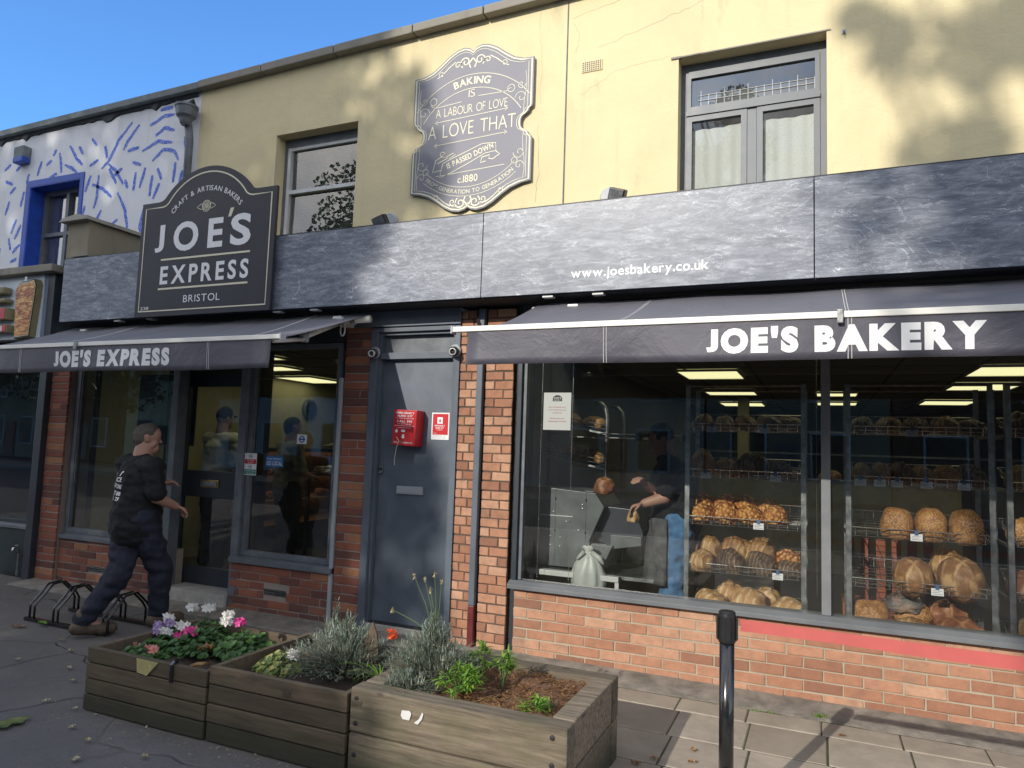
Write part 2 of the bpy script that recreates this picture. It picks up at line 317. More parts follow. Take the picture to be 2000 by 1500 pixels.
# ------------------------------------------------------------------ geometry helpers
class MB:
    def __init__(s): s.v = []; s.f = []; s.r = []; s.cur = .5
    def add(s, vs, fs, rnd=None):
        o = len(s.v); s.v += [Vector(p) for p in vs]; s.f += [tuple(i+o for i in f) for f in fs]; s.r += [s.cur if rnd is None else rnd]*len(fs); return o
    def box(s, x0, x1, y0, y1, z0, z1, rnd=None, m=None):
        vs = [Vector(p) for p in ((x0,y0,z0),(x1,y0,z0),(x1,y1,z0),(x0,y1,z0),(x0,y0,z1),(x1,y0,z1),(x1,y1,z1),(x0,y1,z1))]
        if m: vs = [m @ p for p in vs]
        s.add(vs, [(3,2,1,0),(4,5,6,7),(0,1,5,4),(1,2,6,5),(2,3,7,6),(3,0,4,7)], rnd); return s
    def tube(s, pts, r, n=8, closed=False, rnd=None, flat=None):
        pts = [Vector(p) for p in pts]; rs = r if isinstance(r, (list, tuple)) else [r]*len(pts)
        N = len(pts); rings = []; prev = None
        for i, p in enumerate(pts):
            a = pts[(i-1) % N] if (closed or i) else pts[0]; b = pts[(i+1) % N] if (closed or i < N-1) else pts[-1]
            d = (b-a)
            if d.length < 1e-9: d = Vector((0,0,1))
            d.normalize()
            if prev is None:
                q = Vector((0,0,1)) if abs(d.z) < .9 else Vector((1,0,0)); e1 = d.cross(q).normalized()
            else:
                e1 = (prev - d*prev.dot(d))
                e1 = e1.normalized() if e1.length > 1e-6 else d.orthogonal().normalized()
            prev = e1; e2 = d.cross(e1)
            rings.append([p+(e1*math.cos(t)+e2*math.sin(t))*rs[i] for t in [2*math.pi*k/n for k in range(n)]])
        vs = [q for ring in rings for q in ring]; fs = []
        for i in range(N if closed else N-1):
            j = (i+1) % N
            for k in range(n): fs.append((i*n+k, i*n+(k+1) % n, j*n+(k+1) % n, j*n+k))
        if not closed: fs += [tuple(range(n-1, -1, -1)), tuple((N-1)*n+k for k in range(n))]
        s.add(vs, fs, rnd); return s
    def lathe(s, prof, c=(0,0,0), n=20, m=None, rnd=None):
        c = Vector(c); vs = []; fs = []
        for (r, z) in prof:
            for k in range(n):
                t = 2*math.pi*k/n; p = Vector((r*math.cos(t), r*math.sin(t), z))
                vs.append((m @ p if m else p)+c)
        for i in range(len(prof)-1):
            for k in range(n): fs.append((i*n+k, i*n+(k+1) % n, (i+1)*n+(k+1) % n, (i+1)*n+k))
        fs += [tuple(range(n-1, -1, -1)), tuple((len(prof)-1)*n+k for k in range(n))]
        s.add(vs, fs, rnd); return s
    def prism(s, poly, fn, d0, d1, rnd=None):
        """poly of 2-D points, fn(u,v,d)->3-D"""
        n = len(poly); vs = [fn(u, v, d0) for u, v in poly]+[fn(u, v, d1) for u, v in poly]
        fs = [tuple(range(n)), tuple(range(2*n-1, n-1, -1))]+[(i, i+n, (i+1) % n+n, (i+1) % n) for i in range(n)]
        s.add(vs, fs, rnd); return s
    def ribbon(s, pts, wd, fn, d0, d1, closed=False, rnd=None):
        """flat strip of width wd along 2-D points, given a thickness d0..d1"""
        n = len(pts); L = []; Rr = []
        for i in range(n):
            a = Vector(pts[(i-1) % n] if (closed or i) else pts[0]); b = Vector(pts[(i+1) % n] if (closed or i < n-1) else pts[-1])
            d = (b-a); d = d.normalized() if d.length > 1e-9 else Vector((1, 0)); nn = Vector((-d.y, d.x)); p = Vector(pts[i])
            ww = wd[i] if isinstance(wd, (list, tuple)) else wd
            L.append(p+nn*ww/2); Rr.append(p-nn*ww/2)
        vs = [fn(q.x, q.y, d1) for q in L]+[fn(q.x, q.y, d1) for q in Rr]+[fn(q.x, q.y, d0) for q in L]+[fn(q.x, q.y, d0) for q in Rr]
        fs = []
        for i in range(n if closed else n-1):
            j = (i+1) % n
            fs += [(i, j, n+j, n+i), (2*n+i, 2*n+j, j, i), (n+i, n+j, 3*n+j, 3*n+i)]
        s.add(vs, fs, rnd); return s
    def build(s, name, mat, parent=None, smooth=False, bevel=0, origin=None, fixn=True, seg=2):
        off = Vector((0,0,0))
        if parent is not None: off = wloc(parent)
        elif origin is not None: off = Vector(origin)
        elif s.v:
            off = Vector(((min(p.x for p in s.v)+max(p.x for p in s.v))/2, (min(p.y for p in s.v)+max(p.y for p in s.v))/2, min(p.z for p in s.v)))
        me = bpy.data.meshes.new(name); me.from_pydata([p-off for p in s.v], [], s.f)
        at = me.attributes.new('rnd', 'FLOAT', 'FACE'); at.data.foreach_set('value', s.r)
        if fixn or bevel:
            bm = bmesh.new(); bm.from_mesh(me)
            if fixn: bmesh.ops.recalc_face_normals(bm, faces=bm.faces)
            if bevel:
                es = [e for e in bm.edges if len(e.link_faces) == 2 and e.calc_face_angle(0) > .5]
                bmesh.ops.bevel(bm, geom=es, offset=bevel, segments=seg, affect='EDGES', profile=.6, clamp_overlap=True)
            bm.to_mesh(me); bm.free()
        mats = mat if isinstance(mat, list) else [mat]
        for x in mats: me.materials.append(MAT[x] if isinstance(x, str) else x)
        if smooth:
            me.polygons.foreach_set('use_smooth', [True]*len(me.polygons))
        o = bpy.data.objects.new(name, me); col.objects.link(o)
        if parent is not None: o.parent = parent
        else: o.location = off
        return o
_W = {}
def wloc(o):
    l = Vector(o.location)
    while o.parent: o = o.parent; l += Vector(o.location)
    return l
def tag(o, label=None, cat=None, group=None, kind=None):
    if label: o['label'] = label
    if cat: o['category'] = cat
    if group: o['group'] = group
    if kind: o['kind'] = kind
    return o
def thing(name, label, cat, loc, group=None, rz=0):
    o = bpy.data.objects.new(name, None); col.objects.link(o); o.location = loc; o.rotation_euler = (0, 0, rz); o.empty_display_size = .1
    return tag(o, label, cat, group)
def copy_tree(o, parent=None):
    c = o.copy(); col.objects.link(c); c.parent = parent
    for ch in [x for x in bpy.data.objects if x.parent == o]: copy_tree(ch, c)
    return c
def wallfn(y): return lambda u, v, d: Vector((u, y-d, v))      # a plane facing the street, d sticks out of it
def box(name, mat, x0, x1, y0, y1, z0, z1, parent=None, bevel=0):
    return MB().box(x0, x1, y0, y1, z0, z1).build(name, mat, parent, bevel=bevel)

_fc = {}
def glyph(ch, bold):
    k = (ch, round(bold, 4))
    if k not in _fc:
        c = bpy.data.curves.new('t', 'FONT'); c.body = ch; c.size = 1; c.offset = bold; c.resolution_u = 4; c.fill_mode = 'FRONT'
        o = bpy.data.objects.new('t', c); col.objects.link(o); dg = bpy.context.evaluated_depsgraph_get()
        me = bpy.data.meshes.new_from_object(o.evaluated_get(dg))
        vs = [(v.co.x, v.co.y) for v in me.vertices]
        if ch == 'J':
            lo = min(v[1] for v in vs); hi = max(v[1] for v in vs); vs = [(u, (v-lo)/(hi-lo)*hi-.01) for u, v in vs]
        fs = [tuple(p.vertices) for p in me.polygons]
        bpy.data.objects.remove(o); bpy.data.curves.remove(c); bpy.data.meshes.remove(me); _fc[k] = (vs, fs)
    return _fc[k]
def adv(ch, bold):
    if ch == ' ': return .30
    vs, _ = glyph(ch, bold); return max(v[0] for v in vs)-min(v[0] for v in vs) if vs else .3
def text(mb, s, x0, x1, z0, z1, fn, d=.002, bold=.02, gap=.07, shear=0, arc=None, slope=0):
    """letters of s fitted to the box; arc=(cx,cz,radius,height,sign): set on a circle instead"""
    pos = []; x = 0; KERN = {'RY': -.09, 'BA': -.05, 'AK': -.04, 'KE': -.03, 'LA': -.03, 'AT': -.06, 'OV': -.04, 'AY': -.06}
    for i, ch in enumerate(s):
        x += KERN.get(s[i-1:i+1], 0) if i else 0
        pos.append(x); x += adv(ch, bold)+gap
    W = x-gap; cap = .73
    for ch, px in zip(s, pos):
        if ch == ' ': continue
        vs, fs = glyph(ch, bold); mx = min(v[0] for v in vs); out = []
        for (u, v) in vs:
            u = (u-mx+px); u += v*shear
            if arc:
                cx, cz, rad, h, sg = arc; k = h/cap; a = (u-W/2)*k/rad; rr = rad+sg*v*k if sg > 0 else rad-v*k
                if sg > 0: p = (cx+math.sin(a)*rr, cz+math.cos(a)*rr)
                else: p = (cx+math.sin(a)*rr, cz-math.cos(a)*rr)
            else: p = (x0+u/W*(x1-x0), z0+v/cap*(z1-z0)+slope*u/W)
            out.append(fn(p[0], p[1], d))
        mb.add(out, fs)
    return mb
def arcpts(cx, cz, r, a0, a1, n=24): return [(cx+r*math.cos(R(a0+(a1-a0)*i/n)), cz+r*math.sin(R(a0+(a1-a0)*i/n))) for i in range(n+1)]
def spiral(cx, cz, r0, r1, a0, a1, n=20, mx=1): return [(cx+mx*(r0+(r1-r0)*i/n)*math.cos(R(a0+(a1-a0)*i/n)), cz+(r0+(r1-r0)*i/n)*math.sin(R(a0+(a1-a0)*i/n))) for i in range(n+1)]

# ------------------------------------------------------------------ ground
def asphalt_footpath():
    m = NT('worn_footpath'); v = m.coord(); n0 = m.noise(v, .55, 8, .65, .7); n1 = m.noise(v, 4, 8, .7); n2 = m.noise(v, 130, 5, .75)
    dv = m.n('VectorMath', operation='ADD'); nz = m.n('TexNoise'); m.l(v, nz.inputs[0]); nz.inputs['Scale'].default_value = 1.3; nz.inputs['Detail'].default_value = 3
    nsx = m.n('VectorMath', operation='SCALE'); nsx.inputs['Scale'].default_value = .45; m.l(nz.outputs['Color'], nsx.inputs[0]); m.l(v, dv.inputs[0]); m.l(nsx.outputs[0], dv.inputs[1])
    vo = m.n('TexVoronoi', feature='DISTANCE_TO_EDGE'); m.l(dv.outputs[0], vo.inputs['Vector']); vo.inputs['Scale'].default_value = .85
    vo2 = m.n('TexVoronoi', feature='DISTANCE_TO_EDGE'); m.l(dv.outputs[0], vo2.inputs['Vector']); vo2.inputs['Scale'].default_value = 4.2
    c = m.ramp(n0, [(.3, (.085, .078, .074)), (.55, (.125, .115, .106)), (.75, (.19, .172, .152))])
    c = m.mix(m.ramp(n1, [(.5, G4(0)), (.75, G4(.5))]), c, (.17, .155, .135, 1))
    c = m.mix(m.ramp(n2, [(.55, G4(0)), (.70, G4(.6))]), c, (.27, .25, .22, 1)); c = m.mix(m.ramp(m.noise(v, 60, 4, .7), [(.56, G4(0)), (.68, G4(.5))]), c, (.045, .042, .038, 1))
    k1 = m.math('MULTIPLY', m.ramp(vo.outputs[0], [(.0, G4(1)), (.007, G4(.6)), (.014, G4(0))]), m.ramp(m.noise(v, 1.3, 3, .5), [(.40, G4(0)), (.56, G4(1))]))
    k2 = m.math('MULTIPLY', m.ramp(vo2.outputs[0], [(.0, G4(.7)), (.022, G4(0))]), m.ramp(n0, [(.58, G4(0)), (.70, G4(1))]))
    k = m.math('MAXIMUM', k1, k2)
    c = m.mix(m.math('MULTIPLY', k, .6), c, (.03, .028, .022, 1))
    ms = m.noise(v, 1.7, 8, .75)
    c = m.mix(m.ramp(ms, [(.60, G4(0)), (.70, G4(.65))]), c, (.10, .105, .035, 1))
    m.base(c); m.rough(m.ramp(n0, [(.3, G4(.72)), (.7, G4(.95))]))
    h = m.math('SUBTRACT', m.math('MULTIPLY', n1, .6), k)
    b = m.bump(h, .8, .02); m.bump(n2, .5, .004, b); return m.m
MAT['footpath'] = asphalt_footpath()
def paving():
    m = NT('grey_paving_slab'); v = m.coord(); a = m.n('Attribute', attribute_name='rnd')
    c = m.ramp(a.outputs['Fac'], [(0, (.30, .255, .20)), (.5, (.37, .315, .25)), (1, (.43, .375, .30))])
    n1 = m.noise(v, 3, 8, .7); n2 = m.noise(v, 110, 5, .7); n3 = m.noise(v, 14, 6, .7)
    c = m.mix(m.ramp(n1, [(.42, G4(0)), (.72, G4(.6))]), c, (.19, .165, .13, 1))
    c = m.mix(m.ramp(n2, [(.58, G4(0)), (.72, G4(.4))]), c, (.50, .38, .32, 1))
    c = m.mix(m.ramp(n3, [(.64, G4(0)), (.74, G4(.5))]), c, (.10, .085, .07, 1))
    c = m.mix(m.ramp(m.noise(v, 1.1, 7, .7), [(.46, G4(0)), (.66, G4(.55))]), c, (.17, .145, .115, 1)); m.base(c); m.rough(.9); b = m.bump(n3, .3, .006); m.bump(n2, .5, .003, b); return m.m
MAT['slab'] = paving()
MAT['joint'] = simple('mossy_joint_sand', (.075, .075, .040), .95, var=.7, scale=9, bump=.8, bd=.01)
MAT['fillet'] = simple('rough_concrete', (.24, .215, .18), .95, var=.5, scale=7, bump=.9, bscale=90, bd=.006)
MAT['tarmac'] = simple('road_tarmac', (.055, .055, .058), .9, var=.3, scale=1.5, bump=.6, bscale=160)

g = MB(); nx, ny = 60, 60
g.add([(-400, -400, -.16), (400, -400, -.16), (400, 400, -.16), (-400, 400, -.16)], [(0, 1, 2, 3)])
tag(g.build('ground', 'tarmac', origin=(0, 0, -.16)), kind='structure')
# footpath: gently uneven sheet from the wall foot to the kerb
g = MB(); nx, ny = 120, 44
for j in range(ny+1):
    for i in range(nx+1):
        x = -14+28*i/nx; y = -8+8.1*j/ny
        g.v.append(Vector((x, y, -.008+.010*noise.noise((x*.9, y*.9, 2))-(.0 if x < -1.6 else .006))))
for j in range(ny):
    for i in range(nx):
        a = j*(nx+1)+i; g.f.append((a, a+1, a+nx+2, a+nx+1)); g.r.append(.5)
tag(g.build('pavement', 'footpath', origin=(0, 0, 0), smooth=True), kind='structure')
box('kerb', 'sill_stone', -14, 14, -8.15, -8.0, -.16, .0, bevel=.01)['kind'] = 'structure'
# slabs under the bakery window
g = MB(); rr = random.Random(3)
ys = [-.30, -.53, -.94, -1.34, -1.75, -2.15, -2.56, -2.96]
for k in range(len(ys)-1):
    off = .0
    x = -2.05+(0 if k % 2 else .0)+.03*k
    while x < 6.5:
        wdt = .409; t = .006; tilt = rr.uniform(-.002, .002)
        x0, x1, y0, y1 = x+t/2, x+wdt-t/2, ys[k+1]+t/2, ys[k]-t/2
        zz = rr.uniform(-.002, .002); rnd = rr.random()
        # two-plane chamfered slab
        c = .007
        g.add([(x0, y0, zz-.006), (x1, y0, zz-.006+tilt), (x1, y1, zz-.006+tilt), (x0, y1, zz-.006), (x0+c, y0+c, zz), (x1-c, y0+c, zz+tilt), (x1-c, y1-c, zz+tilt), (x0+c, y1-c, zz),
               (x0, y0, -.03), (x1, y0, -.03), (x1, y1, -.03), (x0, y1, -.03)],
              [(4, 5, 6, 7), (0, 1, 5, 4), (1, 2, 6, 5), (2, 3, 7, 6), (3, 0, 4, 7), (8, 9, 1, 0), (9, 10, 2, 1), (10, 11, 3, 2), (11, 8, 0, 3)], rnd)
        x += wdt
tag(g.build('paving', 'slab', origin=(0, 0, 0)), kind='structure')
g = MB().box(-2.1, 6.6, -3.0, -.28, -.06, -.0045); tag(g.build('path', 'joint', origin=(0, 0, 0)), kind='structure')
# rough concrete fillet along the foot of the walls
g = MB(); n = 150
for i in range(n+1):
    x = -7.6+14.1*i/n; q = .02*noise.noise((x*5, 0, 0)); q2 = .006*noise.noise((x*9, 3, 0))
    g.v += [Vector((x, -.30+q, -.012)), Vector((x, -.27+q, .003+q2)), Vector((x, -.12, .009+q2)), Vector((x, -.03, .022+q2*1.5)), Vector((x, .03, .03))]
for i in range(n):
    for k in range(4):
        a = i*5+k; g.f.append((a, a+5, a+6, a+1)); g.r.append(.5)
tag(g.build('kerb_strip', 'fillet', origin=(0, 0, 0), smooth=True), kind='structure')
g = MB().box(-40, 40, -18.6, -15.5, -.16, -.02); tag(g.build('pavement_opposite', 'fillet', origin=(0, 0, 0)), kind='structure')

# ------------------------------------------------------------------ bakery building
bld = thing('terrace_building', 'yellow rendered two storey terrace building with brick shopfronts and dark slate fascia', 'building', (-2.5, .3, 0))
COURSE = .0715
def bricks(name, x0, x1, z0, z1, yf, mat, mort, parent, piers=False, depth=.1, seed=1, hole=None, zoff=0):
    """brickwork in the plane facing the street: every brick modelled, with its mortar bed behind"""
    rr = random.Random(seed); g = MB(); row = 0; z = z0
    while z < z1-.02:
        h = COURSE-.010; z2 = min(z+h, z1)
        if piers: xs = [x0, x0+(x1-x0)*(.66 if row % 2 else .34), x1] if piers == 2 or rr.random() < .35 else [x0, x1]
        else:
            bl = .225; xs = [x0]; x = x0+(bl if row % 2 else bl/2)
            while x < x1-.05: xs.append(x+rr.uniform(-.006, .006)); x += bl
            xs.append(x1)
        for a, b in zip(xs[:-1], xs[1:]):
            bx0, bx1 = a+(.005 if a > x0 else 0), b-(.005 if b < x1 else 0)
            if hole and bx1 > hole[0] and bx0 < hole[1] and z2 > hole[2] and z < hole[3]:
                parts = [(bx0, hole[0]), (hole[1], bx1)]
            else: parts = [(bx0, bx1)]
            for p0, p1 in parts:
                if p1-p0 < .02: continue
                j = lambda s=.0022: rr.uniform(-s, s)
                yy = yf+rr.uniform(-.003, .003); c = .004
                dz = .0025*math.sin((p0+p1)*2.3+row)
                vs = [(p0+j(), yy+c, z+j()+dz), (p1+j(), yy+c, z+j()+dz), (p1+j(), yy+c, z2+j()+dz), (p0+j(), yy+c, z2+j()+dz)]
                mid = [(p0+c, yy+j(.001), z+c+dz), ((p0+p1)/2, yy+j(), z+c*.8+dz+j(.001)), (p1-c, yy+j(.001), z+c+dz), (p1-c, yy+j(.001), z2-c+dz), ((p0+p1)/2, yy+j(), z2-c*.8+dz+j(.001)), (p0+c, yy+j(.001), z2-c+dz)]
                bk = [(p0, yf+.02, z+dz), (p1, yf+.02, z+dz), (p1, yf+.02, z2+dz), (p0, yf+.02, z2+dz)]
                g.add(vs+mid+bk, [(4, 5, 8, 9), (5, 6, 7, 8), (0, 1, 6, 5, 4), (1, 2, 7, 6), (2, 3, 9, 8, 7), (3, 0, 4, 9),
                                  (10, 11, 1, 0), (11, 12, 2, 1), (12, 13, 3, 2), (13, 10, 0, 3)], rr.random())
        z += COURSE; row += 1
    o = g.build(name, mat, parent, fixn=True)
    if hole:
        m = MB().box(x0+.003, hole[0], yf+.007, yf+depth, z0-.05, z1-.002).box(hole[1], x1-.003, yf+.007, yf+depth, z0-.05, z1-.002)
        m.box(hole[0], hole[1], yf+.0072, yf+depth, z0-.05, hole[2]).box(hole[0], hole[1], yf+.0072, yf+depth, hole[3], z1-.002).box(hole[0], hole[1], yf+.06, yf+depth, hole[2], hole[3])
    else: m = MB().box(x0+.003, x1-.003, yf+.007, yf+depth, z0-.05, z1-.002)
    m.build('mortar', mort, o)
    return o
bricks('brick_pier', -7.57, -7.29, .0, 2.62, -.04, 'brick_red_shaded', 'mortar_pale', bld, 1, .3, 11)
bricks('brick_wall', -7.285, -5.76, .0, .45, .0, 'brick_red_shaded', 'mortar_pale', bld, 0, .22, 12, hole=(-6.83, -6.50, .15, .205))
bricks('brick_wall', -4.93, -3.83, .0, .425, .0, 'brick_red_shaded', 'mortar_pale', bld, 0, .22, 13, hole=(-4.54, -4.28, .175, .23))
bricks('brick_pier', -3.79, -3.53, .0, 2.56, .0, 'brick_red_shaded', 'mortar_pale', bld, 1, .3, 14)
bricks('brick_pier', -2.66, -2.50, .0, 2.64, .0, 'brick_orange_sunlit', 'mortar_dark', bld, 2, .3, 15)
bricks('brick_pier', -2.43, -2.195, .0, 2.64, .0, 'brick_orange_sunlit', 'mortar_dark', bld, 2, .3, 16)
bricks('brick_wall', -2.13, 3.4, .0, .495, .0, 'brick_orange_sunlit', 'mortar_sand', bld, 0, .22, 17)
bricks('brick_pier', 3.45, 3.9, .0, 2.64, .0, 'brick_orange_sunlit', 'mortar_sand', bld, 2, .3, 18)
box('backing_wall', 'mortar_dark', -2.50, -2.43, .05, .3, 0, 2.66, bld)
box('backing_wall', 'soffit', -2.195, -2.13, .05, .3, 0, 2.66, bld)
# slatted air bricks in the dwarf walls
for x0, x1, z0, z1 in ((-6.83, -6.50, .15, .205), (-4.54, -4.28, .175, .23)):
    g = MB()
    for k in range(3): g.box(x0+.005, x1-.005, .012, .05, z0+.004+.018*k, z0+.013+.018*k)
    g.build('vent_grille', 'steel', bld)

# upper wall with the two openings, its reveals, coping
YU = .6
def wall_with_holes(name, mat, x0, x1, z0, z1, y0, y1, holes, parent, topf=None):
    xs = sorted({x0, x1, *[h[0] for h in holes], *[h[1] for h in holes]}); zs = sorted({z0, z1, *[h[2] for h in holes], *[h[3] for h in holes]})
    g = MB()
    for a, b in zip(xs[:-1], xs[1:]):
        zc = z0; 
        hs = sorted([h for h in holes if h[0] <= a and h[1] >= b], key=lambda h: h[2])
        for h in hs:
            if h[2] > zc: g.box(a, b, y0, y1, zc, h[2])
            zc = h[3]
        if zc < z1: g.box(a, b, y0, y1, zc, z1)
    bm = None
    if topf:
        for p in g.v:
            if abs(p.z-z1) < 1e-6: p.z = topf(p.x)
    return g.build(name, mat, parent)
TOP = lambda x: 5.43+.023*(x+6.4)
WL = (-5.28, -4.24, 3.52, 4.755); WR = (-1.065, .05, 3.50, 4.79)
wall_with_holes('upper_wall', 'yellow', -6.41, 4.2, 2.75, 5.5, YU, YU+.30, [WL, WR], bld, TOP)
g = MB().prism([(-2.047, 3.3), (-2.033, 3.3), (-2.035, 5.5), (-2.047, 5.5)], wallfn(YU), -.01, .003); g.build('expansion_joint', 'black', bld)
# coping stones, each a slightly different block
g = MB(); x = -6.38; rr = random.Random(5)
while x < 4.3:
    L = rr.uniform(.75, 1.0); j = rr.uniform(-.006, .006); za, zb = TOP(x), TOP(x+L)
    g.add([(x, YU-.10+j, za), (x+L-.012, YU-.10+j, zb), (x+L-.012, YU+.4, zb), (x, YU+.4, za), (x, YU-.10+j, za+.085+j), (x+L-.012, YU-.10+j, zb+.085+j), (x+L-.012, YU+.4, zb+.10), (x, YU+.4, za+.10)],
          [(3, 2, 1, 0), (4, 5, 6, 7), (0, 1, 5, 4), (1, 2, 6, 5), (2, 3, 7, 6), (3, 0, 4, 7)]); x += L
g.build('coping', 'coping', bld, bevel=.012)
# cracks in the render
g = MB(); F = wallfn(YU)
def crack(pts, wd=.006, seed=0):
    rr = random.Random(seed); out = []
    for a, b in zip(pts[:-1], pts[1:]):
        for k in range(7):
            t = k/7; out.append((a[0]+(b[0]-a[0])*t+rr.uniform(-.012, .012), a[1]+(b[1]-a[1])*t+rr.uniform(-.012, .012)))
    out.append(pts[-1]); g.ribbon(out, [wd*.4*rr.uniform(.3, 1.2) for _ in out], F, -.004, .001)
crack([(-1.99, 5.3), (-1.93, 5.18), (-1.95, 5.02)], .005, 1); crack([(-2.30, 4.40), (-2.28, 4.0), (-2.30, 3.7)], .007, 2)
crack([(-1.75, 5.02), (-1.2, 5.16), (-.9, 5.24), (-.45, 5.43)], .005, 3); crack([(-.82, 5.46), (-.88, 5.2), (-.88, 5.08)], .004, 4)
crack([(-2.0, 5.33), (-1.5, 5.44)], .006, 5); crack([(-1.15, 4.82), (-1.6, 4.78), (-1.9, 4.62)], .003, 6); crack([(-2.31, 5.5), (-2.29, 5.2), (-2.28, 4.6)], .005, 7)
g.build('render_crack', 'stub', bld)
# lintel drip lips over the right window
MB().box(WR[0]-.06, WR[0]+.02, YU-.012, YU+.02, WR[3]-.005, WR[3]+.012).box(WR[0]+.02, WR[1]+.03, YU-.006, YU+.02, WR[3]+.001, WR[3]+.012).build('lintel_edge', 'coping', bld)

# left upper window: sash with blind
win = thing('sash_window', None, None, (-4.76, YU+.16, 3.55)); win.parent = bld; win.location = Vector((-4.76, YU+.16, 3.55))-Vector(bld.location)
x0, x1, z0, z1 = WL; yw = YU+.14
MB().box(x0, x0+.055, yw, yw+.06, z0, z1).box(x1-.035, x1, yw, yw+.06, z0, z1).box(x0+.055, x1-.035, yw, yw+.06, z1-.10, z1).build('frame', 'greyframe', win)
MB().box(x0+.055, x0+.095, yw-.012, yw+.04, z0, z1-.10).box(x0+.095, x1-.035, yw-.016, yw+.05, 4.145, 4.185).box(x0+.095, x1-.035, yw-.004, yw+.04, z1-.13, z1-.10).build('sash', 'whitepaint', win)
g = MB()
g.add([(x0+.09, yw+.022, z0), (x1-.035, yw+.022, z0), (x1-.035, yw+.030, 4.15), (x0+.09, yw+.030, 4.15)], [(0, 1, 2, 3)])
g.add([(x0+.09, yw+.034, 4.17), (x1-.035, yw+.034, 4.17), (x1-.035, yw+.028, z1-.11), (x0+.09, yw+.028, z1-.11)], [(0, 1, 2, 3)])
g.build('pane', 'oldglass', win, fixn=False)
MAT['blind'] = simple('grey_blind_slat', (.13, .14, .145), .6, bump=0)
g = MB(); z = z0
while z < z1-.1:
    g.add([(x0+.1, yw+.075, z), (x1-.04, yw+.075, z), (x1-.04, yw+.098, z+.020), (x0+.1, yw+.098, z+.020)], [(0, 1, 2, 3)]); z += .024
g.build('blind', 'blind', win, fixn=False)
# dark room boxes behind the upper windows
MAT['roomdark'] = simple('dark_room', (.05, .05, .05), .9, bump=0)
def room(x0, x1, y0, y1, z0, z1, mat, parent, name='room_interior'):
    g = MB(); v = [(x0, y0, z0), (x1, y0, z0), (x1, y1, z0), (x0, y1, z0), (x0, y0, z1), (x1, y0, z1), (x1, y1, z1), (x0, y1, z1)]
    g.add(v, [(0, 1, 2, 3), (4, 5, 6, 7), (1, 2, 6, 5), (2, 3, 7, 6), (3, 0, 4, 7)]); return g.build(name, mat, parent)
room(-5.6, -3.9, YU+.31, YU+2.2, 3.42, 5.3, 'roomdark', bld)
room(-1.5, .5, YU+.31, YU+2.2, 3.42, 5.3, 'roomdark', bld)

# right upper window: casements, leaded toplight, net curtains
wr = thing('casement_window', None, None, (0, 0, 0)); wr.parent = bld; wr.location = Vector((-.5, YU+.15, 3.55))-Vector(bld.location)
x0, x1, z0, z1 = WR; yw = YU+.13
MAT['bluegrey'] = simple('blue_grey_frame_paint', (.135, .148, .165), .45, var=.25)
g = MB().box(x0, x0+.045, yw, yw+.07, z0, z1).box(x1-.045, x1, yw, yw+.07, z0, z1).box(x0+.045, x1-.045, yw, yw+.07, z1-.09, z1)
g.box(x0+.045, x1-.045, yw-.02, yw+.07, 4.335, 4.375).box(-.535, -.465, yw+.001, yw+.06, z0, 4.335); g.build('frame', 'bluegrey', wr)
def leafframe(a, b, c, d, t, y, mat='bluegrey'):
    return MB().box(a, a+t, y, y+.04, c, d).box(b-t, b, y, y+.04, c, d).box(a+t, b-t, y, y+.04, d-t, d).box(a+t, b-t, y, y+.04, c, c+t)
leafframe(x0+.048, x1-.048, 4.378, z1-.093, .035, yw-.008).build('toplight', 'bluegrey', wr)
for a, b in ((x0+.048, -.538), (-.462, x1-.048)):
    o = leafframe(a, b, z0, 4.332, .045, yw-.008).build('casement', 'bluegrey', wr)
    gg = MB(); gg.add([(a+.04, yw+.012, z0+.03), (b-.04, yw+.012, z0+.03), (b-.04, yw+.014, 4.30), (a+.04, yw+.014, 4.30)], [(0, 1, 2, 3)]); gg.build('pane', 'netglass', o, fixn=False)
gg = MB(); gg.add([(x0+.08, yw+.012, 4.40), (x1-.08, yw+.012, 4.40), (x1-.08, yw+.016, z1-.12), (x0+.08, yw+.016, z1-.12)], [(0, 1, 2, 3)]); gg.build('pane', 'oldglass', wr, fixn=False)
g = MB(); xx = x0+.16; k = 0
while xx < x1-.08: g.box(xx, xx+.0035, yw+.007, yw+.0115, 4.415, 4.415+(.10 if k % 3 else .135)); xx += .062; k += 1
g.box(x0+.14, x1-.09, yw+.003, yw+.0115, 4.462, 4.465).box(x0+.14, x1-.09, yw+.005, yw+.0115, 4.505, 4.5075); g.build('lead_strip', 'signline', wr)
def curtain():
    m = NT('patterned_net_curtain'); v = m.coord((9, 1, 5)); n1 = m.n('TexMagic'); m.l(m.coord((3.2, 1, 2.4)), n1.inputs[0]); n1.turbulence_depth = 5; n1.inputs['Scale'].default_value = 5; n1.inputs['Distortion'].default_value = 3
    f = m.ramp(n1.outputs[1], [(.42, G4(0)), (.47, G4(.9)), (.52, G4(.9)), (.57, G4(0))])
    m.base(m.mix(f, (.78, .80, .76, 1), (.46, .48, .44, 1))); m.rough(.9); return m.m
MAT['curtain'] = curtain()
for a, b in ((x0+.05, -.50), (-.50, x1-.05)):
    g = MB(); n = 60
    for i in range(n+1):
        x = a+(b-a)*i/n; y = yw+.05+.006*math.sin(x*58)+.005*math.sin(x*23)
        g.v += [Vector((x, y, z0)), Vector((x, y, 4.235+.004*math.sin(x*9)))]
    for i in range(n): g.f.append((2*i, 2*i+2, 2*i+3, 2*i+1)); g.r.append(.5)
    g.build('net_curtain', 'curtain', wr, smooth=True, fixn=False)
g = MB().box(x0+.05, x1-.05, yw+.16, yw+.165, 4.30, z1-.05); g.build('blind', 'blind', wr)

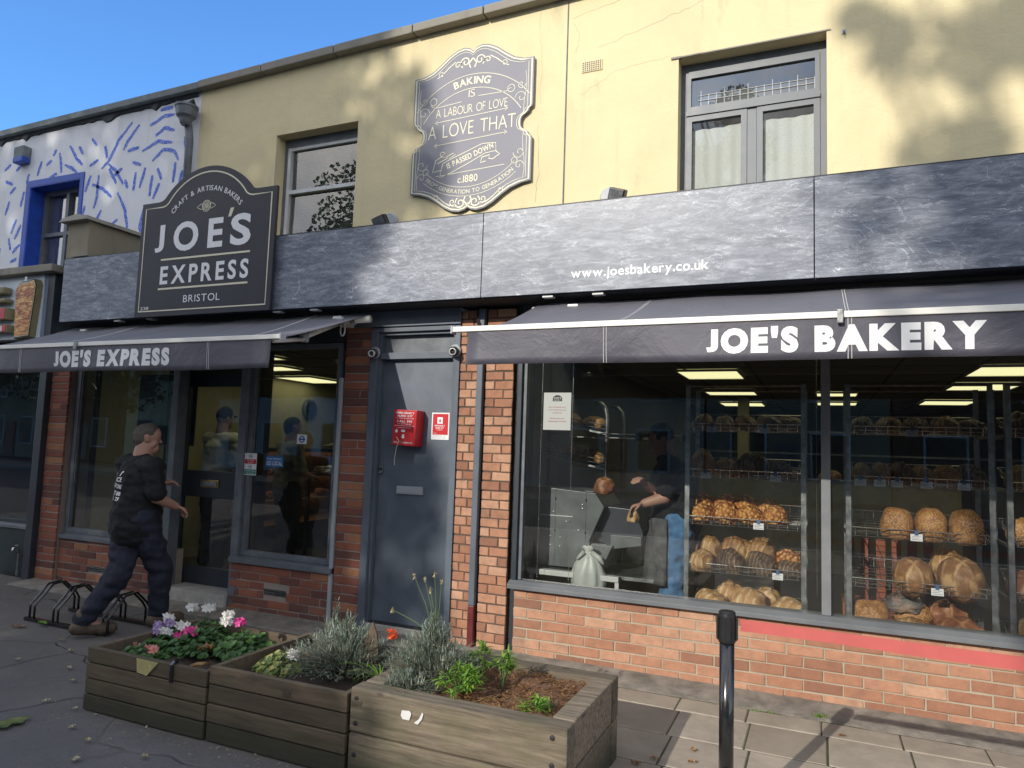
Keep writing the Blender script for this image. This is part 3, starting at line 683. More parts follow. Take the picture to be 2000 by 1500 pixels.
# fascia: slate printed panels, box behind, soffit, flat roof
for i, (a, b) in enumerate(((-7.172, -2.366), (-2.360, -.038), (-.032, 2.30), (2.306, 4.2))):
    box('fascia_panel', 'slate', a, b, -.285, -.265, 2.672, 3.325, bld, bevel=.002)
box('fascia_trim', 'black', -7.172, 4.2, -.283, -.262, 3.326, 3.334, bld)
box('shopfront_roof', 'soffit', -7.17, 4.2, -.264, YU-.002, 3.25, 3.322, bld)
box('soffit_board', 'soffit', -7.17, 4.2, -.264, .15, 2.664, 2.69, bld)
box('fascia_backing', 'soffit', -7.17, 4.2, -.0, .15, 2.692, 3.248, bld)
# bressumer above the openings, behind the awnings
box('head_board', 'darkgrey', -7.28, -3.80, .01, .15, 2.42, 2.662, bld)
box('head_board', 'darkgrey', -2.13, 3.45, .01, .15, 2.40, 2.662, bld)
g = MB().box(-3.76, -2.665, -.02, .10, 2.53, 2.662); o = g.build('door_head_panel', 'grey', bld, bevel=.003)
for x, z in ((-2.86, 2.635), (-2.87, 2.575), (-3.2, 2.60), (-2.72, 2.555), (-2.71, 2.64)): MB().lathe([(.004, 0), (.004, .004)], (x, -.0205, z), 8, Matrix.Rotation(R(90), 3, 'X')).build('screw', 'black', o)
# stub party wall with its coping at the left end
st = thing('party_wall_stub', 'dirty rendered stub of party wall with overhanging dark coping beside the arched sign', 'wall', (-7.05, .15, 3.3))
g = MB().box(-7.20, -6.88, -.26, YU-.003, 3.335, 3.73); g.build('wall', 'stub', st, bevel=.01)
g = MB()
g.add([(-7.26, -.33, 3.715), (-6.83, -.33, 3.715), (-6.83, YU-.004, 3.715), (-7.26, YU-.004, 3.715), (-7.24, -.31, 3.76), (-6.85, -.31, 3.76), (-6.85, YU-.004, 3.76), (-7.24, YU-.004, 3.76), (-7.05, -.29, 3.80), (-7.05, YU-.004, 3.80)],
      [(3, 2, 1, 0), (0, 1, 5, 4), (1, 2, 6, 5), (3, 0, 4, 7), (4, 5, 8), (5, 6, 9, 8), (7, 4, 8, 9), (2, 3, 7, 9, 6)])
g.build('coping', 'coping', st, bevel=.006)
box('bracket', 'coping', -7.07, -6.83, -.285, -.262, 3.345, 3.375, st)

# ---------------- express shop: frames, windows, door
def window(name, x0, x1, z0, z1, y, fr, mat, parent, sill=None, sillmat='greyframe', g0=.03):
    wn = bpy.data.objects.new(name, None); col.objects.link(wn); wn.parent = parent; wn.location = Vector(((x0+x1)/2, y, z0))-wloc(parent)
    MB().box(x0, x0+fr, y, y+.07, z0, z1).box(x1-fr, x1, y, y+.07, z0, z1).box(x0+fr, x1-fr, y, y+.07, z1-fr, z1).box(x0+fr, x1-fr, y, y+.07, z0, z0+fr*.8).build('frame', mat, wn, bevel=.004)
    b = .012
    MB().box(x0+fr, x0+fr+b, y+.012, y+.035, z0+fr*.8, z1-fr).box(x1-fr-b, x1-fr, y+.012, y+.035, z0+fr*.8, z1-fr).box(x0+fr+b, x1-fr-b, y+.012, y+.035, z0+fr*.8, z0+fr*.8+b).build('glazing_bead', mat, wn)
    gg = MB(); gg.add([(x0+fr-.005, y+g0, z0+fr*.8-.005), (x1-fr+.005, y+g0, z0+fr*.8-.005), (x1-fr+.005, y+g0, z1-fr), (x0+fr-.005, y+g0, z1-fr)], [(0, 1, 2, 3)])
    gg.build('pane', 'glass', wn, fixn=False)
    if sill: 
        sg = MB(); s0, s1, sp, sh = sill
        sg.add([(s0, y-sp, z0-sh), (s1, y-sp, z0-sh), (s1, y+.07, z0-sh), (s0, y+.07, z0-sh), (s0, y-sp, z0-.018), (s1, y-sp, z0-.018), (s1, y+.0, z0-.002), (s0, y+.0, z0-.002), (s1, y+.07, z0-.002), (s0, y+.07, z0-.002)],
               [(3, 2, 1, 0), (0, 1, 5, 4), (4, 5, 6, 7), (7, 6, 8, 9), (1, 2, 8, 6, 5), (3, 0, 4, 7, 9), (2, 3, 9, 8)])
        sg.build('sill', sillmat, wn, bevel=.003)
    return wn
window('shop_window', -7.26, -5.80, .51, 2.415, .03, .055, 'greyframe', bld, (-7.285, -5.76, .055, .055))
window('shop_window', -4.86, -3.84, .49, 2.415, .03, .05, 'greyframe', bld, (-4.94, -3.80, .06, .06))
box('door_post', 'greyframe', -5.80, -5.74, .0, .12, 0, 2.415, bld, bevel=.003)
box('door_post', 'greyframe', -4.95, -4.865, .0, .12, 0, 2.415, bld, bevel=.003)
box('conduit', 'grey_plastic', -3.835, -3.80, -.012, .02, .0, 2.1, bld, bevel=.004)
# recessed glazed door
de = bpy.data.objects.new('shop_door', None); col.objects.link(de); de.parent = bld; de.location = Vector((-5.6, .26, .1))-wloc(bld)
yd = .24
g = MB().box(-5.98, -5.86, yd, yd+.045, .03, 2.20).box(-5.12, -5.02, yd, yd+.045, .03, 2.20).box(-5.86, -5.12, yd, yd+.045, 2.05, 2.20).box(-5.86, -5.12, yd, yd+.045, .96, 1.215).box(-5.86, -5.12, yd, yd+.045, .03, .29)
g.build('door_leaf', 'darkgrey', de, bevel=.004)
g = MB(); g.add([(-5.87, yd+.02, .28), (-5.11, yd+.02, .28), (-5.11, yd+.02, .97), (-5.87, yd+.02, .97)], [(0,1,2,3)]); g.build('pane', 'glass', de, fixn=False)
g = MB(); g.add([(-5.87, yd+.02, 1.21), (-5.11, yd+.02, 1.21), (-5.11, yd+.02, 2.06), (-5.87, yd+.02, 2.06)], [(0,1,2,3)]); g.build('pane', 'glass', de, fixn=False)
o = box('letter_plate', 'gold', -5.62, -5.38, yd-.012, yd-.001, 1.055, 1.13, de, bevel=.004)
MB().box(-5.60, -5.40, yd-.020, yd-.0125, 1.068, 1.112).build('letter_flap', 'steel', o, bevel=.003)
MB().lathe([(.0, 0), (.012, 0), (.014, .03), (.022, .04), (.022, .055), (0, .06)], (-5.07, yd-.001, 1.09), 14, Matrix.Rotation(R(90), 3, 'X')).build('door_knob', 'gold', de, smooth=True)
MB().box(-6.02, -5.985, .12, .33, .0, 2.415).box(-5.015, -4.95, .12, .33, .0, 2.415).box(-5.985, -5.015, .12, .33, 2.205, 2.415).build('door_frame', 'darkgrey', bld)
MB().box(-5.86, -5.80, .12, .16, .0, 2.415).build('door_frame', 'darkgrey', bld)
box('door_step', 'sill_stone', -5.735, -4.955, -.035, .24, .0, .125, bld, bevel=.008)
box('door_step', 'sill_stone', -3.455, -2.72, .0, .12, .0, .075, bld, bevel=.006)

# ---------------- grey flat door between the shops
fd = bpy.data.objects.new('flat_door', None); col.objects.link(fd); fd.parent = bld; fd.location = Vector((-3.08, .06, .08))-wloc(bld)
MB().box(-3.525, -3.455, -.012, .10, .0, 2.52).box(-2.715, -2.665, -.012, .10, .0, 2.52).box(-3.455, -2.715, -.012, .10, 2.485, 2.52).build('frame', 'grey', fd, bevel=.004)
MB().box(-3.453, -3.432, .02, .10, .08, 2.483).box(-2.738, -2.717, .02, .10, .08, 2.483).box(-3.432, -2.738, .02, .10, 2.462, 2.483).build('door_stop', 'grey', fd)
MB().box(-3.431, -2.739, .005, .10, 2.255, 2.31).build('transom', 'grey', fd, bevel=.003)
MB().box(-3.431, -2.739, .075, .09, 2.312, 2.46).build('toplight_panel', 'greyframe', fd)
dl = MB().box(-3.430, -2.740, .062, .10, .085, 2.248).build('door_leaf', 'door', fd, bevel=.003)
o = MB().box(-3.235, -2.985, .043, .0615, 1.135, 1.20).build('letter_plate', 'grey_plastic', fd, bevel=.003); 
MB().box(-3.222, -2.998, .039, .0428, 1.146, 1.190).build('letter_flap', 'grey_plastic', o, bevel=.002)
o = MB().box(-3.418, -3.382, .050, .0615, 1.300, 1.352).build('lock', 'steel', fd, bevel=.003)
MB().lathe([(0, 0), (.012, 0), (.012, .008), (0, .009)], (-3.400, .0498, 1.333), 12, Matrix.Rotation(R(90), 3, 'X')).build('keyhole', 'black', o)
MB().box(-3.418, -3.385, .036, .0495, 1.298, 1.308).build('lock_pull', 'steel', o)
MB().box(-3.424, -3.402, .055, .0615, .885, .935).build('mortice_plate', 'greyframe', fd)
box('threshold', 'soffit', -3.43, -2.74, .012, .10, .076, .084, bld)

# ---------------- bakery window: long frame with mullions
bw = bpy.data.objects.new('bakery_window', None); col.objects.link(bw); bw.parent = bld; bw.location = Vector((.6, .05, .5))-wloc(bld)
y0 = .0
MB().box(-2.15, -2.115, y0-.01, y0+.09, .50, 2.40).box(3.40, 3.445, y0-.01, y0+.09, .50, 2.40).box(-2.115, 3.40, y0, y0+.08, 2.345, 2.40).build('frame', 'darkgrey', bw, bevel=.003)
MB().box(-2.114, -2.085, y0+.02, y0+.07, .56, 2.34).build('glazing_bead', 'greyframe', bw)
MAT['mull'] = simple('grey_powder_coat', (.185, .195, .205), .4, var=.12)
MB().box(-.002, .054, y0-.012, y0+.08, .558, 2.343).build('mullion', 'mull', bw, bevel=.003)
MB().box(1.95, 2.0, y0-.012, y0+.08, .558, 2.343).build('mullion', 'mull', bw, bevel=.003)
def sillmat():
    m = NT('chipped_grey_sill'); v = m.coord(); n = m.noise(m.coord((1, 4, 6)), 16, 8, .8); n1 = m.noise(v, 3, 5, .6)
    c = m.mix(m.ramp(n1, [(.3, G4(0)), (.7, G4(1))]), (.115, .125, .135, 1), (.175, .185, .195, 1))
    m.base(m.mix(m.ramp(n, [(.66, G4(0)), (.70, G4(.9))]), c, (.62, .62, .58, 1))); m.rough(.42); m.bump(n, .2, .003); return m.m
MAT['sill'] = sillmat()
g = MB(); x0, x1 = -2.165, 3.45
g.add([(x0, -.055, .498), (x1, -.055, .498), (x1, .09, .498), (x0, .09, .498), (x0, -.055, .528), (x1, -.055, .528), (x1, -.01, .556), (x0, -.01, .556), (x1, .09, .557), (x0, .09, .557)],
      [(3, 2, 1, 0), (0, 1, 5, 4), (4, 5, 6, 7), (7, 6, 8, 9), (1, 2, 8, 6, 5), (3, 0, 4, 7, 9), (2, 3, 9, 8)])
g.build('sill', 'sill', bw, bevel=.003)
for a, b in ((-2.09, .002), (.05, 1.955), (1.995, 3.405)):
    g = MB(); g.add([(a, y0+.04, .557), (b, y0+.04, .557), (b, y0+.04, 2.345), (a, y0+.04, 2.345)], [(0, 1, 2, 3)]); g.build('pane', 'glass', bw, fixn=False)

# ---------------- interiors
MAT['yellowwall'] = simple('yellow_interior_wall', (.46, .44, .33), .8, var=.12)
MAT['ceil'] = simple('ceiling_tile', (.30, .30, .27), .9, var=.1)
MAT['darkwall'] = simple('dark_interior_wall', (.115, .115, .105), .85, var=.2)
MAT['floortile'] = simple('shop_floor', (.09, .08, .07), .5, var=.2)
room(-2.25, 5.0, .16, 10.5, .02, 2.60, 'darkwall', bld, 'interior_wall')
room(-7.30, -3.62, .34, 6.2, .02, 2.60, 'yellowwall', bld, 'interior_wall')
box('shop_floor', 'floortile', -2.24, 4.99, .17, 10.49, .021, .04, bld); box('shop_floor', 'floortile', -7.29, -3.63, .345, 6.19, .021, .04, bld)
def ceiling(x0, x1, y0, y1, panels):
    g = MB(); T = .63; zc = 2.46
    g.box(x0, x1, y0, y1, zc, zc+.02); o = g.build('ceiling', 'ceil', bld)
    gr = MB(); x = x0+.2
    while x < x1: gr.box(x-.012, x+.012, y0, y1, zc-.004, zc-.0005); x += .68
    y = y0+.1
    while y < y1: gr.box(x0, x1, y-.012, y+.012, zc-.0065, zc-.0042); y += .80
    gr.build('ceiling_grid', 'darkwall', o)
MAT['panel'] = glow('ceiling_light_diffuser', (1.0, .94, .50), 0.8)
ceiling(-2.24, 4.99, .17, 10.49, 0); ceiling(-7.29, -3.63, .345, 6.19, 0)
def clight(x0, x1, y0, y1, label):
    t = thing('ceiling_light', label, 'ceiling light', ((x0+x1)/2, (y0+y1)/2, 2.42), 'ceiling light panels in the two shops')
    MB().box(x0, x1, y0, y1, 2.437, 2.452).build('diffuser', 'panel', t)
    MB().box(x0-.02, x0-.001, y0-.02, y1+.02, 2.430, 2.454).box(x1+.001, x1+.02, y0-.02, y1+.02, 2.430, 2.454).box(x0, x1, y0-.02, y0-.001, 2.430, 2.454).box(x0, x1, y1+.001, y1+.02, 2.430, 2.454).build('frame', 'whitepaint', t)
clight(-1.44, -.82, 2.75, 3.55, 'yellow ceiling light panel nearest the glass in the left half of the bakery window')
clight(-1.52, -.86, 5.10, 5.90, 'second yellow ceiling light panel back from the glass above the left bread rack')
clight(-1.60, -.92, 7.60, 8.40, 'third and smallest yellow ceiling light panel above the left bread rack')
clight(1.36, 2.02, 2.65, 3.45, 'large yellow ceiling light panel at the right edge of the bakery window')
clight(1.41, 2.05, 4.35, 5.15, 'second yellow ceiling light panel from the right edge of the bakery window')
clight(1.41, 2.05, 6.95, 7.75, 'thin yellow ceiling light panel above the right bread rack, furthest row')
clight(-.05, .45, 5.6, 6.1, 'small ceiling light panel crossed by the bakery window mullion, upper of two')
clight(-.05, .52, 7.4, 8.0, 'small ceiling light panel crossed by the bakery window mullion, lower of two')
clight(-7.22, -6.60, 2.95, 3.80, 'large yellow ceiling light panel above the people in the express shop')
clight(-6.72, -6.05, 1.75, 2.15, 'yellow ceiling light panel cut by the express awning valance')
clight(-6.05, -5.45, .55, 1.15, 'added unseen fill light panel just inside the express shop door')  # this panel and the next: added out of view to brighten the people inside
clight(-4.6, -4.0, 3.0, 3.6, 'added unseen fill light panel deep in the express shop behind the brick pier')
clight(-1.75, -1.15, .75, 1.35, 'added unseen fill light panel over the slicing machine behind the bakery awning')  # this row of four: added, hidden by the valance, to light the upper loaves
clight(-.45, .15, .75, 1.35, 'added unseen fill light panel over the left bread rack behind the bakery awning')
clight(.85, 1.45, .75, 1.35, 'added unseen fill light panel over the middle bread rack behind the bakery awning')
clight(2.3, 2.9, .75, 1.35, 'added unseen fill light panel beyond the right bread rack behind the bakery awning')
clight(-5.0, -4.4, 1.45, 2.05, 'yellow ceiling light panel beside the brick pier of the express shop')

# ================================================================== signs
Y1 = -.315
# arched shop sign
sg = thing('shop_sign', 'tall dark arched shop sign reading JOE\'S EXPRESS BRISTOL on the slate fascia', 'sign', (-5.18, -.31, 2.65))
def archsign(c, w, z0, zs, ztop, inset=0):
    cx = c; hw = w/2-inset; z0 += inset; zs -= inset; zt = ztop-inset
    L = []
    h = zt-(zs+.03); a = .53-inset*.9; rad = (a*a+h*h)/(2*h); cz = zt-rad; th = math.degrees(math.asin(a/rad))
    arc = [(cx+rad*math.sin(R(t)), cz+rad*math.cos(R(t))) for t in [th-2*th*i/22 for i in range(23)]]
    L = [(cx-hw, z0), (cx+hw, z0), (cx+hw, zs), (cx+a+.075, zs), (cx+a+.035, zs+.008)]+arc+[(cx-a-.035, zs+.008), (cx-a-.075, zs), (cx-hw, zs)]
    return L
F = wallfn(Y1)
MB().prism(archsign(-5.18, 1.655, 2.655, 3.765, 4.045), F, 0, .03).build('board', 'signdark', sg, bevel=.004)
F = wallfn(Y1-.03)
MB().ribbon(archsign(-5.18, 1.655, 2.655, 3.765, 4.045, .055), .013, F, .0005, .002, True).build('border_line', 'cream', sg)
g = MB()
def thick(s, x0, x1, z0, z1, bold, fn=F, gap=.07, sh=0, g=g, slope=0): text(g, s, x0, x1, z0, z1, fn, .002, bold, gap, sh, slope=slope)
thick("JOE", -5.80, -4.95, 3.275, 3.545, .03, gap=.30)
thick("S", -4.86, -4.62, 3.275, 3.555, .03)
thick("EXPRESS", -5.70, -4.62, 2.965, 3.135, .028, gap=.20)
thick("BRISTOL", -5.38, -4.935, 2.775, 2.845, .0, gap=.14)
thick("238", -5.93, -5.82, 2.725, 2.755, .0)
text(g, "CRAFT & ARTISAN BAKERS", 0, 0, 0, 0, F, .002, .010, .11, 0, arc=(-5.18, 3.262, .548, .050, 1))
g.build('lettering', 'white', sg)
g = MB(); g.ribbon([(-5.705, 3.195), (-4.615, 3.195)], .017, F, .0005, .0022).ribbon([(-5.715, 2.915), (-4.62, 2.915)], .017, F, .0005, .0022)
g.prism([(-4.90, 3.535), (-4.865, 3.535), (-4.835, 3.615), (-4.875, 3.615)], F, .0005, .0022)
cx, cz = -5.175, 3.665
for k in range(9):
    a = k*40; g.ribbon([(cx+r*math.cos(R(a+q)), cz+r*.85*math.sin(R(a+q))) for r, q in ((.006, 0), (.024, 12), (.042, 40), (.048, 70))], .006, F, .0005, .0022)
g.ribbon(arcpts(cx, cz, .052, 0, 360, 24), .006, F, .0005, .0022)
for s_ in (-1, 1): g.ribbon([(cx+s_*.055, cz+.025), (cx+s_*.09, cz+.012), (cx+s_*.115, cz-.005), (cx+s_*.085, cz-.02), (cx+s_*.055, cz-.03)], .006, F, .0005, .0022)
g.build('gold_lines', 'cream', sg)

# website lettering on the fascia
g = MB(); text(g, "www.joesbakery.co.uk", -1.645, -.68, 2.775, 2.845, wallfn(-.2855), .0015, .018, .06, slope=.0)
web = g.build('fascia_lettering', 'white', bld)

# ornate quote board
bk = thing('quote_board', 'ornate notched grey quote board reading BAKING IS A LABOUR OF LOVE on the yellow wall', 'sign', (-2.955, .58, 3.68))
cx = -2.955
half = [(0, 5.215), (.035, 5.245), (.09, 5.262), (.16, 5.25), (.25, 5.205), (.34, 5.135), (.43, 5.075), (.52, 5.045), (.617, 5.04), (.617, 4.605), (.612, 4.585), (.588, 4.57), (.580, 4.545), (.555, 4.525), (.522, 4.505), (.508, 4.475), (.505, 4.445),
        (.508, 4.415), (.522, 4.385), (.555, 4.365), (.580, 4.345), (.588, 4.32), (.612, 4.305), (.617, 4.285), (.617, 3.90), (.52, 3.885), (.42, 3.85), (.34, 3.80), (.25, 3.735), (.17, 3.695), (.09, 3.682), (.035, 3.695), (0, 3.715)]
def outline(k, kz):
    zc = 4.465; P = [(cx+u*k, zc+(v-zc)*kz) for u, v in half]; return P+[(cx-u*k, zc+(v-zc)*kz) for u, v in half[-2:0:-1]]
MB().prism(outline(1, 1), wallfn(.585), 0, .022).build('board', 'board_grey', bk, bevel=.0015)
F2 = wallfn(.563)
g = MB(); g.ribbon(outline(.968, .975), .013, F2, .0005, .002, True).ribbon(outline(.918, .94), .005, F2, .0005, .002, True)
g.build('border_line', 'cream', bk)
g = MB(); tx = lambda s, x0, x1, z0, z1, b, gap=.07, slope=0: text(g, s, x0, x1, z0, z1, F2, .002, b, gap, slope=slope)
text(g, "BAKING", 0, 0, 0, 0, F2, .002, .022, .08, arc=(cx, 4.25, .64, .072, 1))
tx("IS", -2.985, -2.92, 4.765, 4.845, -.012); tx("A LABOUR OF LOVE", -3.325, -2.585, 4.615, 4.705, -.010)
tx("A LOVE THAT", -3.40, -2.50, 4.41, 4.55, -.012, .1)
tx("c.1880", -3.065, -2.86, 3.955, 4.025, .008)
text(g, "FROM GENERATION TO GENERATION", 0, 0, 0, 0, F2, .002, .008, .09, arc=(cx, 4.56, .712, .040, -1))
# rotated banner text
mb = MB(); text(mb, "IS PASSED DOWN", -.245, .245, -.025, .03, lambda u, v, d: Vector((u, v, d)), .002, .02)
ca, sa = math.cos(R(17)), math.sin(R(17)); o_ = [F2(cx+.005+p.x*ca-p.y*sa, 4.20+p.x*sa+p.y*ca, p.z) for p in mb.v]; g.add(o_, mb.f)
g.build('lettering', 'cream', bk)
g = MB(); rb = lambda P, w=.006: g.ribbon(P, w, F2, .0005, .0018)
rb(arcpts(cx, 4.25, .735, 38, 142, 30)); rb(arcpts(cx, 4.25, .60, 33, 147, 30))
rb([(cx-.43, 4.745), (cx-.38, 4.715), (cx-.1, 4.735)]); rb([(cx+.07, 4.765), (cx+.35, 4.76), (cx+.40, 4.79)])
for s_ in (-1, 1):
    rb(arcpts(cx+s_*.40, 4.78, .035, 0, 360, 16)); rb(arcpts(cx+s_*.40, 4.09 if s_ > 0 else 4.09, .0, 0, 1, 1))
    rb(arcpts(cx+s_*.455, 4.10, .028, 0, 360, 16), .005)
    # corner filigree
    for zz, sz in ((4.70, 1), (4.15, -1)):
        rb([(cx+s_*(.54-.0*i)+s_*.012*math.sin(i*.6), zz+sz*(.22-.045*i)) for i in range(10)], .004)
        rb(spiral(cx+s_*.50, zz-sz*.02, .06, .008, 0, sz*420, 26, -s_), .005); rb(spiral(cx+s_*.50, zz+sz*.10, .045, .006, 180, 180+sz*400, 24, -s_), .005)
    # crest scrolls top and bottom
    for zc, sz in ((5.105, 1), (3.775, -1)):
        rb(spiral(cx+s_*.075, zc+sz*.01, .055, .012, -60*sz, sz*420, 26, s_), .011); rb(spiral(cx+s_*.155, zc-sz*.005, .036, .008, 200, 200-sz*420, 22, s_), .009)
        rb([(cx+s_*.02, zc-sz*.055), (cx+s_*.04, zc-sz*.01), (cx, zc+sz*.04)], .014)
        rb([(cx+s_*.18, zc+sz*.03), (cx+s_*.25, zc-sz*.015), (cx+s_*.32, zc-sz*.075), (cx+s_*.37, zc-sz*.10)], .009); rb(arcpts(cx+s_*.33, zc-sz*.065, .022, 0, 360, 12), .006)
for z, a in ((4.583, -1), (4.36, 1)):
    rb([(cx-.37, z-.015), (cx+.37, z+.015)], .006)
    for s_ in (-1, 1): rb([(cx+s_*.345, z+s_*.015+.02), (cx+s_*.375, z+s_*.015), (cx+s_*.345, z+s_*.015-.02)], .005)
rb(arcpts(cx, 4.56, .650, 226, 314, 26), .005); rb(arcpts(cx, 4.56, .735, 230, 310, 26), .005)
rb([(cx-.34, 4.045), (cx+.36, 4.075)], .006)
# ribbon banner outline
rb([(cx-.285, 4.12), (cx-.30, 4.03), (cx-.18, 4.065), (cx+.0, 4.135), (cx+.16, 4.205), (cx+.27, 4.215), (cx+.265, 4.29), (cx+.13, 4.30), (cx-.02, 4.25), (cx-.16, 4.205), (cx-.27, 4.165), (cx-.285, 4.12)], .007)
rb([(cx-.28, 4.10), (cx-.38, 4.09), (cx-.35, 4.20), (cx-.29, 4.23), (cx-.22, 4.21), (cx-.33, 4.17)], .009); rb(spiral(cx-.285, 4.25, .03, .008, 0, 360, 14), .007)
rb([(cx-.25, 4.215), (cx-.17, 4.25), (cx-.14, 4.235), (cx-.21, 4.20)], .007)
rb([(cx+.27, 4.21), (cx+.31, 4.18), (cx+.24, 4.14), (cx+.20, 4.15), (cx+.21, 4.185), (cx+.13, 4.17), (cx+.12, 4.12), (cx+.17, 4.13)], .009)
g.build('scroll_lines', 'cream', bk)

# ================================================================== awnings
def awning(name, label, xf0, xf1, xb0, xb1, seams, txt, tx0, tx1, elbow):
    t = thing(name, label, 'awning', ((xf0+xf1)/2, -.7, 2.05))
    n = 16; m = 24; g = MB(); th = .004
    def P(u, v, d=0):       # u across, v from wall to bar
        x = xf0+(xf1-xf0)*u; y = -.10-1.13*v; z = 2.635-.385*v-.030*math.sin(math.pi*v)*(1+.35*math.sin(9*u+1))+.006*math.sin(u*31+v*5)-d
        return Vector((x, y, z))
    g.v = [P(i/m, j/n) for j in range(n+1) for i in range(m+1)]+[P(i/m, j/n, th) for j in range(n+1) for i in range(m+1)]
    o = (m+1)*(n+1)
    for j in range(n):
        for i in range(m):
            a = j*(m+1)+i; g.f += [(a, a+1, a+m+2, a+m+1), (o+a, o+a+m+1, o+a+m+2, o+a+1)]; g.r += [.5, .5]
    for j in range(n):
        for c in (0, m): a = j*(m+1)+c; g.f.append((a, a+m+1, o+a+m+1, o+a)); g.r.append(.5)
    cv = g.build('canvas', 'canvas', t, smooth=True)
    if seams:
        g = MB()
        for sx in seams:
            u = (sx-xf0)/(xf1-xf0)
            for du in (-.006, .006): g.tube([P(u+du/(xf1-xf0)*1.2, v/12)+Vector((0, 0, .0012)) for v in range(13)], .0022, 5)
        g.build('seam', 'signline', cv)
    # valance hangs from the front bar
    g = MB(); m = 60; n = 5; H = .205
    def V(u, v, d=0): 
        x = xf0+(xf1-xf0)*u; k = v*v
        return Vector((x, -1.262+d+.012*k*math.sin(x*4.1)+.006*k*math.sin(x*11+1), 2.238-H*v+.004*k*math.sin(x*3.3)))
    g.v = [V(i/m, j/n) for j in range(n+1) for i in range(m+1)]+[V(i/m, j/n, .003) for j in range(n+1) for i in range(m+1)]
    o = (m+1)*(n+1)
    for j in range(n):
        for i in range(m):
            a = j*(m+1)+i; g.f += [(a, a+1, a+m+2, a+m+1), (o+a, o+a+m+1, o+a+m+2, o+a+1)]; g.r += [.5, .5]
    for i in range(m): a = n*(m+1)+i; g.f.append((a, a+1, o+a+1, o+a)); g.r.append(.5)
    for j in range(n):
        for c in (0, m): a = j*(m+1)+c; g.f.append((a, a+m+1, o+a+m+1, o+a)); g.r.append(.5)
    va = g.build('valance', 'canvas', t, smooth=True)
    def Fv(x, z, d):
        v = max(0, min(1, (2.238-z)/H)); k = v*v
        return Vector((x, -1.262+.012*k*math.sin(x*4.1)+.006*k*math.sin(x*11+1)-.0015-d, z))
    g = MB(); text(g, txt, tx0, tx1, 2.080, 2.198, Fv, .001, .065, .085); g.build('lettering', 'white', va)
    if seams:
        g = MB()
        for sx in seams: 
            for dx in (-.008, .008): g.tube([Fv(sx+dx, 2.236-.04*k, .0) for k in range(6)], .0018, 5)
        g.build('seam', 'signline', va)
    MB().box(xb0, xb1, -1.272, -1.225, 2.236, 2.268).build('front_bar', 'alu', t, bevel=.004)
    for x, s_ in ((xb0, -1), (xb1, 1)): MB().box(min(x, x+s_*.012), max(x, x+s_*.012), -1.277, -1.220, 2.226, 2.274).build('end_cap', 'grey_plastic', t, bevel=.003)
    g = MB().tube([(xf0-.03, -.15, 2.575), (xf1+.03, -.15, 2.575)], .03, 14); g.build('roller', 'alu', t, smooth=True)
    for s_, (wx, ex, fx) in elbow:
        g = MB().tube([(wx, -.18, 2.545), (ex, -.70, 2.345)], .020, 10).tube([(ex, -.70, 2.325), (fx, -1.215, 2.232)], .016, 10)
        ar = g.build('folding_arm', 'alu', t, smooth=True)
        MB().lathe([(.032, -.03), (.036, -.02), (.036, .03), (.028, .04)], (ex, -.70, 2.335), 14).build('elbow_joint', 'grey_plastic', ar, smooth=False)
        b = MB().box(wx-.04, wx+.04, -.22, -.02, 2.53, 2.60).build('wall_bracket', 'alu', t, bevel=.006)
    return t
aw1 = awning('awning', 'dark grey awning with JOE\'S EXPRESS on its valance over the left shop', -7.20, -3.475, -7.28, -3.39, [-6.15, -4.05], "JOE'S EXPRESS", -5.73, -4.43, [(1, (-3.74, -3.66, -3.50)), (1, (-6.9, -7.0, -7.1))])
g = MB().lathe([(.0, 0), (.035, 0), (.040, .02), (.035, .05), (0, .055)], (-3.69, -.20, 2.56), 12, Matrix.Rotation(R(90), 3, 'X')).lathe([(.0, 0), (.022, 0), (.022, .05), (0, .05)], (-3.62, -.17, 2.53), 10, Matrix.Rotation(R(60), 3, 'Y'))
g.build('gear_box', 'grey_plastic', aw1)
g = MB().tube([(-3.66+.022*math.sin(t*.52), -.23, 2.475+.05*math.cos(t*.52)) for t in range(12)], .007, 8, True); g.build('winder_eye', 'whitepaint', aw1, smooth=True)
aw2 = awning('awning', 'dark grey awning with JOE\'S BAKERY on its valance over the bakery window', -1.955, 2.95, -2.055, 3.05, [-1.10, .13, 1.6], "JOE'S BAKERY", -.55, .695, [(1, (-1.65, -1.75, -1.85)), (1, (2.7, 2.8, 2.9))])
for a, xs in ((aw2, (.088, -1.2, 1.5)), (aw1, (-5.45,))):
    for x in xs[:1]:
        MB().box(x-.014, x+.014, -1.290, -1.2725, 2.205, 2.275).build('bar_clip', 'steel', a, bevel=.004)
for x in (-1.83, -1.45, -6.35, -5.9, -4.35, -3.95):
    MB().box(x-.04, x+.04, -.262, -.20, 2.650, 2.6625).build('soffit_clip', 'whitepaint', bld)

